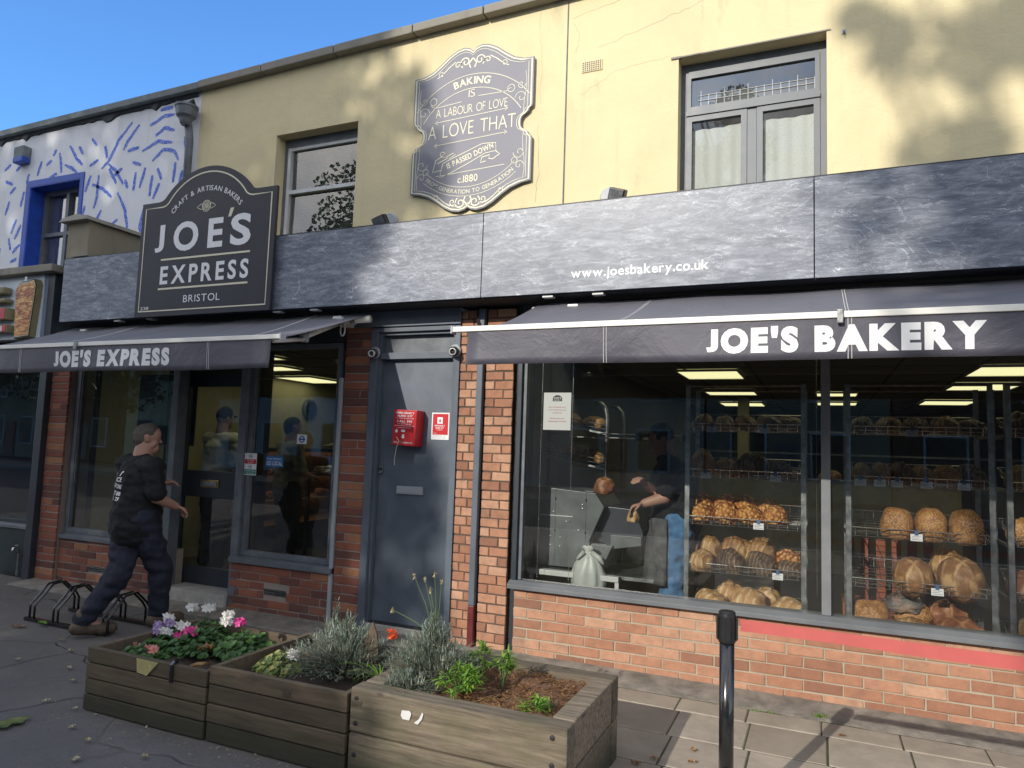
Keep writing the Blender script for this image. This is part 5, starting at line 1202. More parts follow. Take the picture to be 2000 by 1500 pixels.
P1 = planter('planter', 'weathered timber planter of flowering geraniums, nearest the shop door', -3.83, -2.925, -2.17, -1.38, .342, 4, .032, 'wood', .004, .075, 1)
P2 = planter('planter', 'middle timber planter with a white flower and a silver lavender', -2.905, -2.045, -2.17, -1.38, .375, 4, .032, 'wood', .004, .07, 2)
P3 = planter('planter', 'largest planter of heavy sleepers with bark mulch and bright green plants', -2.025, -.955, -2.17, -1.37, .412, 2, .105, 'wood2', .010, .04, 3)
for x, z in ((-1.99, .36), (-1.99, .25), (-1.99, .11), (-1.02, .365), (-1.02, .255), (-1.02, .115)):
    MB().lathe([(0, 0), (.011, 0), (.011, .004), (0, .006)], (x, -2.171, z), 12, Matrix.Rotation(R(90), 3, 'X')).build('coach_bolt', 'black', P3)
MB().tube([(-3.165, -2.176, .25), (-3.165, -2.177, .34), (-3.165, -2.165, .350), (-3.165, -2.14, .35)], .011, 8).build('latch', 'black_metal', P1)
g = MB(); g.prism([(-3.42, .262), (-3.345, .255), (-3.265, .335), (-3.43, .336)], wallfn(-2.176), 0, .001); MAT['stain'] = simple('pale_yellow_paint_patch', (.42, .37, .16), .8, var=.3, scale=30); g.build('paint_patch', 'stain', P1)
g = MB(); g.prism([(-1.735, .315), (-1.70, .315), (-1.69, .345), (-1.70, .356), (-1.74, .352), (-1.745, .33)], wallfn(-2.176), 0, .001).prism([(-1.655, .305), (-1.635, .33), (-1.628, .355), (-1.635, .36), (-1.65, .33), (-1.675, .308)], wallfn(-2.176), 0, .001)
g.build('torn_sticker', 'signline', P3)
MB().box(-2.42, -2.375, -2.176, -2.1735, .305, .33).build('label_plate', 'leather', P2)

# ---------------- plants
def leafcluster(mb, c, n, rad, L, W, rr, up=.3, flat=1.0, curl=.3, shell=.3):
    """pointed leaves with a fold, spread through a rounded volume"""
    for _ in range(n):
        d = Vector((rr.gauss(0, 1), rr.gauss(0, 1), rr.gauss(0, 1)*.8)).normalized(); r = rad*(shell+(1-shell)*rr.random()**.6)
        p = Vector(c)+Vector((d.x*r, d.y*r, d.z*r*flat))
        dr = (d+Vector((rr.uniform(-.6, .6), rr.uniform(-.6, .6), up+rr.uniform(-.4, .4)))).normalized()
        leaf(mb, p, dr, L*rr.uniform(.6, 1.3), W*rr.uniform(.7, 1.2), rr, curl)
def leaf(mb, p, dr, L, W, rr, curl=.3):
    s = dr.cross(Vector((rr.uniform(-1, 1), rr.uniform(-1, 1), rr.uniform(-.3, 1)))).normalized()*W/2; nrm = dr.cross(s).normalized()
    a = p; b = p+dr*L*.5+nrm*W*.15; c = p+dr*L-nrm*L*curl*rr.random()
    mb.add([a, b-s, c, b+s], [(0, 1, 2), (0, 2, 3)], rr.random())
def blade(mb, p, dr, L, W, rr, droop=.5, n=4):
    s = dr.cross(Vector((0, 0, 1)));
    s = s.normalized()*W/2 if s.length > .01 else Vector((W/2, 0, 0)); pts = []; q = Vector(p); d = dr.normalized(); rn = rr.random()
    for i in range(n+1):
        k = (1-i/n)**.6 if i else .7
        pts += [q-s*k, q+s*k]; q = q+d*L/n; d = (d-Vector((0, 0, droop/n))).normalized()
    mb.add(pts, [(2*i, 2*i+1, 2*i+3, 2*i+2) for i in range(n)], rn)
def twigs(mb, base, tips, r=.003):
    for t_ in tips:
        b = Vector(base); t2 = Vector(t_); m_ = (b+t2)/2+Vector((0, 0, .02)); mb.tube([b, m_, t2], [r, r*.8, r*.5], 5)
MAT['twig'] = simple('grey_brown_twig', (.11, .085, .06), .9); MAT['greenstem'] = simple('green_stem', (.10, .16, .05), .7)

def lavender(name, label, c, rad, H, n, seed, spikes=()):
    rr = random.Random(seed); t = thing(name, label, 'plant', c); g = MB(); tips = []
    for k in range(n):
        th_ = rr.random()*2*math.pi; e = rr.random()**.5; d = Vector((math.cos(th_)*e*.9, math.sin(th_)*e*.75, .9-.55*e*e)).normalized()
        Ls = H*rr.uniform(.55, 1.0)*(1-.15*e); tip = Vector(c)+Vector((d.x*rad*1.25*e, d.y*rad*1.1*e, d.z*Ls)); tips.append(tip)
        ax = (tip-Vector(c)).normalized()
        for m_ in range(15):
            q = Vector(c)+(tip-Vector(c))*(.38+.62*m_/14); dl = (ax*.9+Vector((rr.uniform(-1, 1), rr.uniform(-1, 1), rr.uniform(-.5, .8)))*.8).normalized()
            blade(g, q, dl, rr.uniform(.022, .042), rr.uniform(.004, .0065), rr, .3, 2)
    g.build('foliage', 'lav', t, fixn=False); g = MB(); twigs(g, c, tips[::3], .0028); g.build('stems', 'twig', t)
    if spikes:
        g = MB(); gf = MB()
        for sp in spikes:
            b = Vector(c)+Vector((0, 0, H*.6)); sp = Vector(sp); g.tube([b, (b+sp)/2+Vector((.01, 0, .01)), sp], [.0025, .002, .0015], 5)
            for _ in range(14): gf.add(*[[sp+Vector((rr.uniform(-.006, .006), rr.uniform(-.006, .006), rr.uniform(-.02, .012)))+Vector(w_)*.005 for w_ in ((1, 0, 0), (0, 1, 0), (0, 0, 1.5), (-1, 0, 0))], [(0, 1, 2), (1, 3, 2), (3, 0, 2)]], rr.random())
        g.build('flower_stalks', 'greenstem', t); gf.build('seed_heads', 'fallen', t, fixn=False)
    return t
lavender('lavender_plant', 'broad dull grey-green lavender in the middle planter', (-2.36, -1.76, .30), .33, .33, 560, 21)
lavender('lavender_plant', 'tall silvery lavender with thin flower stalks in the sleeper planter', (-1.80, -1.80, .36), .22, .37, 480, 22, [(-1.93, -1.8, .87), (-1.88, -1.78, .86), (-1.80, -1.82, .895), (-1.77, -1.8, .86), (-2.02, -1.85, .70), (-1.86, -1.75, .80)])
lavender('lavender_plant', 'thin grey lavender sprig standing high before the brick wall in the middle planter', (-2.60, -1.52, .30), .12, .36, 90, 23)
lavender('trailing_silver_plant', 'low silver trailing sprigs hanging over the front of the sleeper planter', (-1.83, -2.00, .355), .16, .13, 130, 24)
def rosette(name, label, c, rad, H, nst, seed, mat='lime', L=.06, W=.011):
    rr = random.Random(seed); t = thing(name, label, 'plant', c); g = MB(); tips = []
    for k in range(nst):
        a = rr.random()*6.28; e = rr.random()**.5; tip = Vector(c)+Vector((math.cos(a)*e*rad, math.sin(a)*e*rad, H*(.35+.65*(1-e*e)))); tips.append(tip)
        for m_ in range(16):
            b = rr.random()*6.28; dl = Vector((math.cos(b), math.sin(b), rr.uniform(.15, 1.1))).normalized(); blade(g, tip-Vector((0, 0, .03*rr.random())), dl, L*rr.uniform(.6, 1.2), W*rr.uniform(.7, 1.2), rr, 1.0, 4)
    g.build('leaves', mat, t, fixn=False); g = MB(); twigs(g, c, tips, .003); g.build('stems', 'greenstem', t); return t
rosette('leafy_plant', 'bushy bright green narrow leaved plant at the front of the sleeper planter', (-1.57, -1.93, .37), .12, .14, 26, 31)
rosette('leafy_plant', 'upright lime green plant catching the sun behind the mulch', (-1.44, -1.74, .37), .05, .20, 8, 32, L=.07)
rosette('leafy_plant', 'small yellow-green plant at the back of the sleeper planter', (-1.62, -1.62, .37), .07, .18, 12, 33)
rosette('leafy_plant', 'small green rosette alone in the mulch near the front right', (-1.17, -1.96, .375), .065, .06, 8, 34, L=.055)
t = thing('grass_tuft', 'long thin grass blades arching out between the middle and sleeper planters', 'plant', (-2.05, -1.95, .36)); g = MB(); rr = random.Random(41)
for k in range(22):
    a = rr.uniform(1.6, 4.6) if k % 2 else rr.random()*6.28; blade(g, (-2.03+rr.uniform(-.02, .02), -1.93, .37), Vector((math.cos(a), math.sin(a), rr.uniform(.5, 1.3))), rr.uniform(.16, .28), .006, rr, 1.5, 7)
g.build('blades', 'lime', t, fixn=False)
# mulch chips
g = MB(); rr = random.Random(42)
for k in range(1500):
    x = rr.uniform(-1.6, -1.07) if k % 5 else rr.uniform(-1.9, -1.07); y = rr.uniform(-2.06, -1.48); z = .412-.04+.03*noise.noise((x*6, y*6, 3))+.02*noise.noise((x*19, y*19, 3))+.003
    a = rr.random()*6.28; d = Vector((math.cos(a), math.sin(a), rr.uniform(-.1, .35))).normalized(); L = rr.uniform(.01, .035); s = d.cross(Vector((0, 0, 1))).normalized()*rr.uniform(.0015, .004); p = Vector((x, y, z+rr.uniform(0, .012)))
    g.add([p-s, p+s, p+s+d*L, p-s+d*L], [(0, 1, 2, 3)], rr.random())
tag(g.build('bark_chips', 'deadleaf', fixn=False), kind='stuff')
# geraniums and mixed flowers in the first planter
def roundleaf(mb, c, nrm, r, rr):
    e1 = nrm.orthogonal().normalized(); e2 = nrm.cross(e1); n = 9; vs = [Vector(c)-nrm*r*.25]
    for k in range(n):
        a = 2*math.pi*k/n; q = r*(1+.12*math.cos(a*5+rr.random())); vs.append(Vector(c)+(e1*math.cos(a)+e2*math.sin(a))*q+nrm*r*.1*rr.uniform(-.6, .9))
    mb.add(vs, [(0, 1+k, 1+(k+1) % n) for k in range(n)], rr.random())
def geranium(label, c, rad, H, n, seed, heads, mat, r0=.022, cat='flowering plant', leaf_mat='ger'):
    rr = random.Random(seed); t = thing('geranium', label, cat, c, None); g = MB(); st_ = MB()
    for k in range(int(n*2.6)):
        a = rr.random()*6.28; e = rr.random()**.5; p = Vector(c)+Vector((math.cos(a)*e*rad*1.15, math.sin(a)*e*rad*1.05, H*(1-.7*e*e)*rr.uniform(.35, 1)))
        roundleaf(g, p, Vector((math.cos(a)*.5*e+rr.uniform(-.4, .4), math.sin(a)*.5*e-.25+rr.uniform(-.4, .4), 1)).normalized(), rr.uniform(.011, .024), rr)
        if k % 4 == 0: st_.tube([c, p], .002, 4)
    g.build('leaves', leaf_mat, t, fixn=False)
    for (hx, hy, hz, hr) in heads:
        f = MB(); st_.tube([c, (Vector(c)+Vector((hx, hy, hz)))/2+Vector((0, 0, .02)), (hx, hy, hz)], .0022, 5)
        for k in range(11):
            d = Vector((rr.gauss(0, 1), rr.gauss(0, 1)-.3, abs(rr.gauss(0, .8)))).normalized(); d = Vector((d.x*1.7, d.y*1.4, d.z*.55))*rr.uniform(.6, 1); cc = Vector((hx, hy, hz))+d*hr*.85; e1 = d.orthogonal().normalized(); e2 = d.cross(e1)
            for m_ in range(5):
                b = 6.28*m_/5+k; u = e1*math.cos(b)+e2*math.sin(b); w_ = e1*math.cos(b+1.2)+e2*math.sin(b+1.2)
                f.add([cc, cc+u*.016+d*.001, cc+(u+w_)*.014+d*.007, cc+w_*.016+d*.001], [(0, 1, 2, 3)], rr.random())
        f.build('flower_head', mat, t, fixn=False)
    st_.build('stems', 'greenstem', t); return t
zb = .27
geranium('tall white geranium at the back of the first planter', (-3.52, -1.60, zb), .13, .16, 60, 51, [(-3.66, -1.62, .475, .028), (-3.53, -1.60, .485, .030), (-3.36, -1.60, .46, .022), (-3.31, -1.66, .44, .022), (-3.55, -1.76, .40, .030), (-3.64, -1.80, .365, .024), (-3.75, -1.70, .41, .026)], 'petal_white')
geranium('bright pink geranium with a full head in the first planter', (-3.40, -1.78, zb), .16, .15, 110, 52, [(-3.46, -1.80, .375, .034), (-3.43, -1.82, .40, .028), (-3.49, -1.83, .36, .026)], 'petal_pink')
geranium('pink geranium with one small head at the right back of the first planter', (-3.12, -1.68, zb), .17, .14, 130, 53, [(-3.17, -1.70, .455, .024)], 'petal_pink')
geranium('low salmon pink flowers at the front of the first planter', (-3.60, -1.95, zb), .13, .09, 80, 54, [(-3.66, -1.97, .315, .024), (-3.55, -1.98, .315, .024), (-3.52, -1.99, .325, .018)], 'petal_salmon')
geranium('lilac and white flowers at the left back of the first planter', (-3.70, -1.70, zb), .10, .12, 60, 55, [(-3.80, -1.72, .37, .022), (-3.77, -1.75, .345, .018), (-3.68, -1.74, .40, .02)], 'petal_lilac')
geranium('single white flower among yellow-green leaves in the middle planter', (-2.68, -1.86, .31), .14, .09, 120, 56, [(-2.60, -1.90, .405, .020)], 'petal_white', leaf_mat='grassy')
t = thing('crocosmia_flower', 'small bright orange flower behind the middle planter', 'flower', (-2.04, -1.72, .38)); g = MB(); rr = random.Random(61)
g2 = MB().tube([(-2.0, -1.72, .38), (-2.02, -1.73, .46), (-2.075, -1.75, .54)], .0025, 5); g2.build('stem', 'greenstem', t)
for k in range(34): leaf(g, Vector((-2.075+rr.uniform(-.018, .018), -1.75+rr.uniform(-.018, .018), .545+rr.uniform(-.02, .02))), Vector((rr.uniform(-1, 1), rr.uniform(-1, 1), rr.uniform(-.5, 1))).normalized(), .026, .014, rr)
g.build('petals', 'petal_orange', t, fixn=False)
t = thing('ornament', 'dark brown leaf shaped ornament standing between the lavenders', 'ornament', (-2.2, -1.74, .3)); MB().prism([(-.035, -.0), (-.05, .09), (-.04, .17), (-.01, .235), (.02, .17), (.035, .09), (.03, .0)], lambda u, v, d: Vector((-2.2+u, -1.74+d-u*u*4, .36+v)), 0, .012).build('leaf_blade', 'leather', t, bevel=.003)
t = thing('planter_prop', 'slanting old wooden board wedged between the two right planters', 'board', (-2.06, -1.7, .2)); MB().box(-.03, .03, -.42, .36, -.014, .014, m=Matrix.Translation((-2.03, -1.76, .385)) @ Matrix.Rotation(R(6), 4, 'X') @ Matrix.Rotation(R(6), 4, 'Z')).build('plank', 'wood2', t, bevel=.004)
def curled(name, label, c, L, W, mat, seed, flat=.02, group=None):
    rr = random.Random(seed); g = MB(); a = rr.random()*6.28; n = 7; R_ = Matrix.Rotation(a, 3, 'Z')
    for i in range(n):
        u = i/(n-1); wv = W*math.sin(math.pi*min(.97, u*.93+.04))*(1+.35*math.sin(u*19+seed)); 
        for s_ in (-1, 0, 1): g.v.append(Vector(c)+R_ @ Vector(((u-.5)*L, s_*wv/2, flat*abs(s_)*rr.uniform(.2, 1)+flat*.6*math.sin(u*7+seed)**2+.002)))
    for i in range(n-1):
        for k in (0, 1): b = i*3+k; g.f.append((b, b+3, b+4, b+1)); g.r.append(rr.random())
    return tag(g.build(name, mat, fixn=False, origin=c), label, 'leaf', group)
curled('dead_leaf', 'large curled brown dead leaf on the front edge of the first planter', (-3.07, -2.09, .305), .16, .075, 'deadleaf', 3, .03)
curled('dead_leaf', 'rusty crumpled leaf caught in the geranium foliage', (-3.20, -1.92, .345), .08, .05, 'deadleaf', 5, .03)
GL = 'fallen leaves scattered on the dark footpath'
curled('fallen_leaf', 'large yellow-green maple leaf lying at the left edge of the footpath', (-3.95, -2.5, .003), .22, .11, 'grassy', 8, .008)
curled('fallen_leaf', 'bright yellow leaf lying beside the bicycle rack', (-5.72, -1.16, .02), .13, .06, 'lime', 9, .01)
curled('fallen_leaf', 'long brown leaf lying left of the bicycle rack', (-5.83, -1.28, .005), .12, .05, 'deadleaf', 10, .01)
rr = random.Random(77)
for k, (x, y) in enumerate([(-3.96, -1.97), (-4.3, -1.9), (-4.45, -1.55), (-4.55, -1.75), (-3.4, -2.45), (-3.25, -2.62), (-3.62, -2.38), (-5.2, -1.35), (-4.9, -1.5), (-3.85, -2.2), (-4.75, -1.3), (-2.95, -2.6), (-2.75, -2.55), (-3.0, -2.45), (-4.1, -2.2), (-5.0, -1.8), (-4.9, -.5), (-4.6, -.7), (-4.3, -.9)]):
    curled('fallen_leaf', 'small dry pale leaf scattered on the dark footpath', (x, y, .003), rr.uniform(.035, .065), rr.uniform(.02, .035), 'fallen', 100+k, .008, GL)
for k, (x, y) in enumerate([(-.48, -.72), (.10, -.50), (-.62, -1.1), (-.60, -1.25), (-.45, -1.22), (.35, -1.0), (-.85, -1.4), (-.78, -1.3)]):
    curled('fallen_leaf', 'small brown curled leaf on the sunlit paving slabs', (x, y, .005), rr.uniform(.03, .06), rr.uniform(.015, .03), 'deadleaf', 200+k, .01, 'small leaves on the paving slabs')
g = MB(); rr = random.Random(90)
for (x, y, s_) in [(-.02, -.235, 1), (-.02, -.245, 1), (-.38, -.31, .5), (-.3, -.3, .4), (.0, -.22, 1), (-1.62, -.33, .4)]:
    for _ in range(40): blade(g, (x+rr.gauss(0, .014), y+rr.gauss(0, .01), 0), Vector((rr.uniform(-1, 1), rr.uniform(-1, 1), rr.uniform(.5, 2))), .028*s_*rr.uniform(.4, 1.2), .004, rr, .6, 2)
tag(g.build('weeds', 'lime', fixn=False), kind='stuff')

g = MB(); rr = random.Random(91)
for k in range(900):
    x = rr.uniform(-7, -.9) if k % 4 else rr.uniform(-1, 2.5); y = rr.uniform(-3.6, -.3) if k % 3 else rr.uniform(-.36, -.1)
    if k % 5 == 0: x = rr.uniform(-3.9, -1.0); y = -2.2-abs(rr.gauss(0, .08))
    a = rr.random()*6.28; L = rr.uniform(.004, .016); d = Vector((math.cos(a), math.sin(a), rr.uniform(-.1, .4)))*L; q = Vector((-d.y, d.x, 0))*rr.uniform(.2, .5); p = Vector((x, y, .004 if y < -.3 else .016))
    g.add([p, p+q, p+d+q, p+d], [(0, 1, 2, 3)], rr.random())
tag(g.build('leaf_litter', 'fallen', fixn=False, origin=(0, 0, 0)), kind='stuff')
# ================================================================== trees and houses across the street (they shade and are mirrored)
def tree(label, base, clumps, seed, leaf_s=.22, dens=1.8):
    rr = random.Random(seed); t = thing('street_tree', label, 'tree', base, 'street trees across the road'); g = MB(); b = Vector(base)
    cen = sum((Vector(c[:3]) for c in clumps), Vector())/len(clumps); fork = Vector((b.x, b.y, b.z+4.2))
    g.tube([b, b+Vector((.1, 0, 2)), fork], [.38, .28, .24], 12)
    for c in clumps:
        cc = Vector(c[:3]); g.tube([fork, fork.lerp(cc, .45)+Vector((rr.uniform(-.4, .4), 0, .3)), cc], [.16, .09, .03], 7)
    g.build('trunk', 'barkwood', t); g = MB()
    for c in clumps:
        n = int(c[4]*dens)
        for _ in range(n):
            d = Vector((rr.gauss(0, 1), rr.gauss(0, 1), rr.gauss(0, 1))).normalized()*c[3]*rr.random()**.38
            p = Vector(c[:3])+Vector((d.x, d.y*1.1, d.z*.85)); s = leaf_s*rr.uniform(.5, 1.2)
            e1 = Vector((rr.gauss(0, 1), rr.gauss(0, 1), rr.gauss(0, 1))).normalized(); e2 = e1.orthogonal().normalized()*s*.5; e1 = e1*s*.5
            g.add([p-e1, p+e2*.8, p+e1, p-e2*.8], [(0, 1, 2, 3)], rr.random())
    g.build('crown', 'treeleaf', t, fixn=False); return t
TY = -17.0; off = lambda x, z: (x-.29*17.0, TY, z+.49*17.0)
def cl(x, z, r, n): a = off(x, z); return (a[0], a[1]+random.uniform(-.8, .8), a[2], r, n)
random.seed(12)
A = [cl(-5.2, 3.6, 1.5, 1000), cl(-7.2, 2.6, 2.0, 1500), cl(-5.2, 1.2, 1.7, 1300), cl(-4.25, .1, 1.15, 700), cl(-9.5, 3.5, 2.4, 1500), cl(-7.8, 5.4, 2.0, 1400), cl(-6.3, 5.4, 1.4, 900), cl(-11.5, 1.8, 2.4, 1300),
     cl(-4.9, 2.4, 1.3, 700), cl(-3.9, -1.0, 1.2, 800), cl(-2.6, -1.35, .85, 500), cl(-6.2, -.3, 1.6, 1000), cl(-3.55, 1.5, .62, 230), cl(-4.0, 2.6, .6, 220), cl(-4.3, 4.6, .85, 330), cl(-4.9, 5.6, 1.1, 600), cl(-4.1, 3.6, .6, 150), cl(-3.75, 5.0, .4, 40), cl(-3.6, 3.55, .32, 40), cl(-3.5, 4.2, .3, 24), cl(-8.5, .8, 2.0, 1200), cl(-3.1, .35, .38, 60), cl(-1.55, -1.35, .6, 260), cl(-10.5, 5.6, 1.8, 900)]
tree('large leafy street tree across the road shading the left shop', (-13.0, TY, -.02), A, 1)
B = [cl(1.2, 5.35, .5, 130), cl(1.25, 4.6, .42, 64), cl(2.4, 4.6, .8, 360), cl(.72, 5.0, .34, 45), cl(.62, 4.45, .30, 50), cl(.36, 4.75, .22, 26), cl(.32, 4.30, .20, 24), cl(.80, 4.15, .26, 50), cl(2.3, 5.5, .9, 350), cl(.75, 3.0, .5, 60), cl(1.5, 2.9, .7, 190), cl(2.7, 3.4, 1.0, 500), cl(.3, 2.8, .35, 18), cl(.8, 2.35, .45, 70), cl(1.9, 2.2, .42, 120), cl(.55, 5.35, .25, 24)]
tree('sparser street tree across the road dappling the right of the wall', (-2.2, TY, -.02), B, 2, .20, 1.4)
D = [(-42+dx, TY-1, z, 2.4, 700) for dx, z in ((0, 5.5), (3, 6.5), (-3, 6), (6, 5), (-6, 5), (9.5, 6), (-9, 6.5), (12, 4.5))]
tree('wide leafy street tree far to the left across the road', (-41, TY-1, -.02), D, 5, .4, 1)
C = [(8+dx, TY-2, z, 1.8, 900) for dx, z in ((0, 7), (1.8, 6), (-1.6, 6.2), (.5, 9))]
tree('rounded street tree far to the right across the road', (8.2, TY-2, -.02), C, 3)
MAT['stonehouse'] = simple('pale_house_render', (.42, .38, .31), .9, var=.3, scale=.6); MAT['tilehouse'] = simple('clay_roof_tiles', (.16, .075, .05), .9)
for k in range(12):
    hx = -57+k*6.6; t = thing('terrace_house', ['tall pale terrace house facing from the far left', 'buff terrace house behind the large tree', 'brick terrace house between the two trees', 'cream terrace house straight across the road', 'grey terrace house to the right across the road', 'white terrace house beside the rounded tree', 'sandy terrace house at the far right'][k-5] if k > 4 else ['tall brick terrace house at the far left end of the street', 'second terrace house from the far left end', 'third terrace house from the far left end', 'fourth terrace house from the far left end', 'fifth terrace house from the far left end'][k], 'house', (hx+3.2, -24, 0), 'terrace houses across the road')
    wall = ['stonehouse', 'stub', 'tilehouse', 'yellow', 'grey_plastic', 'white_render', 'stonehouse', 'stonehouse', 'stub', 'tilehouse', 'yellow', 'white_render'][k]; hh = 6.2+.25*(k % 3)
    MB().box(hx, hx+6.5, -30, -24, -.1, hh).build('wall', wall, t)
    MB().add([(hx-.1, -30.3, hh), (hx+6.6, -30.3, hh), (hx+6.6, -23.7, hh), (hx-.1, -23.7, hh), (hx-.1, -27, hh+2.4), (hx+6.6, -27, hh+2.4)], [(3, 2, 1, 0), (0, 1, 5, 4), (2, 3, 4, 5), (1, 2, 5), (3, 0, 4)])
    g = MB(); g.add([(hx-.05, -30.3, hh+.001), (hx+6.55, -30.3, hh+.001), (hx+6.55, -23.7, hh+.001), (hx-.05, -23.7, hh+.001), (hx-.05, -27, hh+2.4), (hx+6.55, -27, hh+2.4)], [(3, 2, 1, 0), (0, 1, 5, 4), (2, 3, 4, 5), (1, 2, 5), (3, 0, 4)]); g.build('roof', 'tilehouse', t)
    for wx in (1.0, 3.9):
        for z in (.8, 3.7):
            f = MB().box(hx+wx-.08, hx+wx+1.28, -23.998, -23.9, z-.08, z+1.68).build('window_frame', 'whitepaint', t); MB().box(hx+wx, hx+wx+1.2, -23.899, -23.88, z, z+1.6).build('pane', 'black_plastic', f)
    MB().box(hx+2.5, hx+3.4, -23.998, -23.93, 0, 2.1).build('door', ['blue', 'maroon', 'grey', 'black', 'whitepaint', 'blue'][k % 6], t)

# ================================================================== bread racks inside the bakery window
def rack(name, label, x0, x1, sh):
    t = thing(name, label, 'bread rack', ((x0+x1)/2, .42, .04), 'bread racks behind the bakery window')
    for x in (x0, x1):
        for y in (.21, .66):
            s_ = 1 if x == x0 else -1
            MB().box(min(x, x+s_*.032), max(x, x+s_*.032), y, y+.004, .04, 2.05).box(min(x, x+s_*.004), max(x, x+s_*.004), y+.004, y+.036, .04, 2.05).build('upright', 'steel', t)
        for z in sh: MB().box(x-.002 if x == x0 else x-.014, x+.014 if x == x0 else x+.002, .25, .655, z-.008, z+.012).build('runner', 'steel', t)
    MB().tube([(x0+.01, .215, 2.04), (x1-.01, .215, 2.04)], .008, 6).tube([(x0+.01, .66, 2.04), (x1-.01, .66, 2.04)], .008, 6).build('top_rail', 'steel', t)
    return t
SH = [1.715, 1.385, 1.05, .722, .385]
racks = [(-.905, -.095), (.148, .985), (1.045, 1.88)]
rack('bread_rack', 'steel bread rack left of the bakery window mullion', *racks[0], SH)
rack('bread_rack', 'steel bread rack right of the bakery window mullion', *racks[1], SH)
rack('bread_rack', 'steel bread rack cut by the right edge of the picture', *racks[2], SH)
def basket(label, x0, x1, z, y0=.22, y1=.64, rise=.085, dense=11):
    g = MB(); T = lambda x, v, h=0: (x, y0+(y1-y0)*v, z+rise*v+h); r = .0022
    g.tube([T(x0, 0, .055), T(x1, 0, .055), T(x1, 1, .055), T(x0, 1, .055)], .0032, 6, True)
    for v in [k/7 for k in range(8)]: g.tube([T(x0, v, .055), T(x0+.012, v, 0), T(x1-.012, v, 0), T(x1, v, .055)], r, 5)
    for k in range(dense+1):
        x = x0+.02+(x1-x0-.04)*k/dense; g.tube([T(x, 0, .055), T(x, 0.02, 0), T(x, .98, 0), T(x, 1, .055)], r, 5)
    g.tube([T(x0, 0, .028), T(x1, 0, .028)], r, 5)
    o = g.build('wire_basket', 'chrome'); return tag(o, label, 'wire basket', 'wire baskets of bread on the racks')
RN = ['left rack', 'middle rack', 'right rack']; SN = ['top', 'second', 'third', 'fourth', 'bottom']
for ri, (a, b) in enumerate(racks):
    for si, z in enumerate(SH): basket(f'wire basket on the {SN[si]} shelf of the {RN[ri]} in the bakery window', a+.035, b-.035, z)
MAT['clipblue'] = simple('blue_tag_clip', (.04, .10, .26), .4); MAT['tagprint'] = simple('grey_tag_print', (.22, .24, .30), .6)
def ptag(x, si, ri, k, n):
    z = SH[si]-.012; w_ = 'first second third fourth fifth'.split()[k]
    lab = f'white price tag clipped to the {SN[si]} basket of the {RN[ri]}' if n == 1 else f'{w_} price tag from the left on the {SN[si]} basket of the {RN[ri]}'
    t = thing('price_tag', lab, 'price tag', (x, .21, z), 'price tags clipped to the bread baskets')
    m = Matrix.Translation((x, .208, z+.028)) @ Matrix.Rotation(R(-8), 4, 'X')
    MB().box(-.034, .034, -.0015, .0015, -.024, .020, m=m).build('card', 'white', t)
    MB().box(-.011, .011, -.004, .006, .012, .042, m=m).build('clip', 'clipblue', t)
    g = MB(); 
    for i, (u0, u1) in enumerate(((-.024, .024), (-.028, .012), (-.026, .026))): g.box(u0, u1, -.0022, -.0016, .004-.010*i, .0068-.010*i, m=m)
    g.build('print', 'tagprint', t)
for ri, si, xs in ((0, 0, (-.72, -.36)), (0, 1, (-.76, -.29)), (0, 2, (-.40,)), (0, 3, (-.275,)), (0, 4, (-.49,)), (1, 0, (.54,)), (1, 1, (.236, .35, .45, .616, .82)), (1, 2, (.555,)), (1, 3, (.665,)), (1, 4, (.77,)), (2, 1, (1.2, 1.6)), (2, 2, (1.5,))):
    for k, x in enumerate(xs): ptag(x, si, ri, k, len(xs))
def blobmesh(g, c, s, seed, amp=.06, fr=2.2, n=28, m=18, flat=.35, pw=1.0, rot=0, fine=.012, tilt=0):
    M_ = Matrix.Rotation(rot, 3, 'Z') @ Matrix.Rotation(tilt, 3, 'X'); vs = []
    for j in range(m+1):
        ph = math.pi*j/m
        for i in range(n):
            th_ = 2*math.pi*i/n; d = Vector((math.sin(ph)*math.cos(th_), math.sin(ph)*math.sin(th_), math.cos(ph)))
            k = 1+amp*noise.noise(d*fr+Vector((seed*3.1, seed, 0)))+fine*noise.noise(d*fr*5+Vector((seed, 2, 0)))
            q = Vector((abs(d.x)**pw*math.copysign(1, d.x)*s[0], abs(d.y)**pw*math.copysign(1, d.y)*s[1], d.z*s[2]))*k
            if q.z < -s[2]*flat: q.z = -s[2]*flat+(q.z+s[2]*flat)*.15
            vs.append(Vector(c)+M_ @ q)
    fs = []
    for j in range(m):
        for i in range(n): fs.append((j*n+i, j*n+(i+1) % n, (j+1)*n+(i+1) % n, (j+1)*n+i))
    g.add(vs, fs); return g
def loaf(label, c, s, mat, seed, rot=0, group='loaves on the bread racks', amp=.18, pw=.95, fr=2.0, fine=.03, cat='loaf', name='loaf', tilt=R(12)):
    _q = random.Random(seed*7+1); s = (s[0]*_q.uniform(.92, 1.06), s[1]*_q.uniform(.9, 1.08), s[2]*_q.uniform(.88, 1.08)); g = MB(); c = Vector(c); c.z += s[2]*.38; blobmesh(g, c, s, seed, amp, fr, 32, 22, .5, pw, rot, fine, tilt)
    o = g.build(name, mat, smooth=True, origin=c); return tag(o, label, cat, group)
zs = lambda si, v: SH[si]+.085*v+.006
N4 = ['leftmost', 'second', 'third', 'fourth', 'fifth', 'sixth', 'seventh']
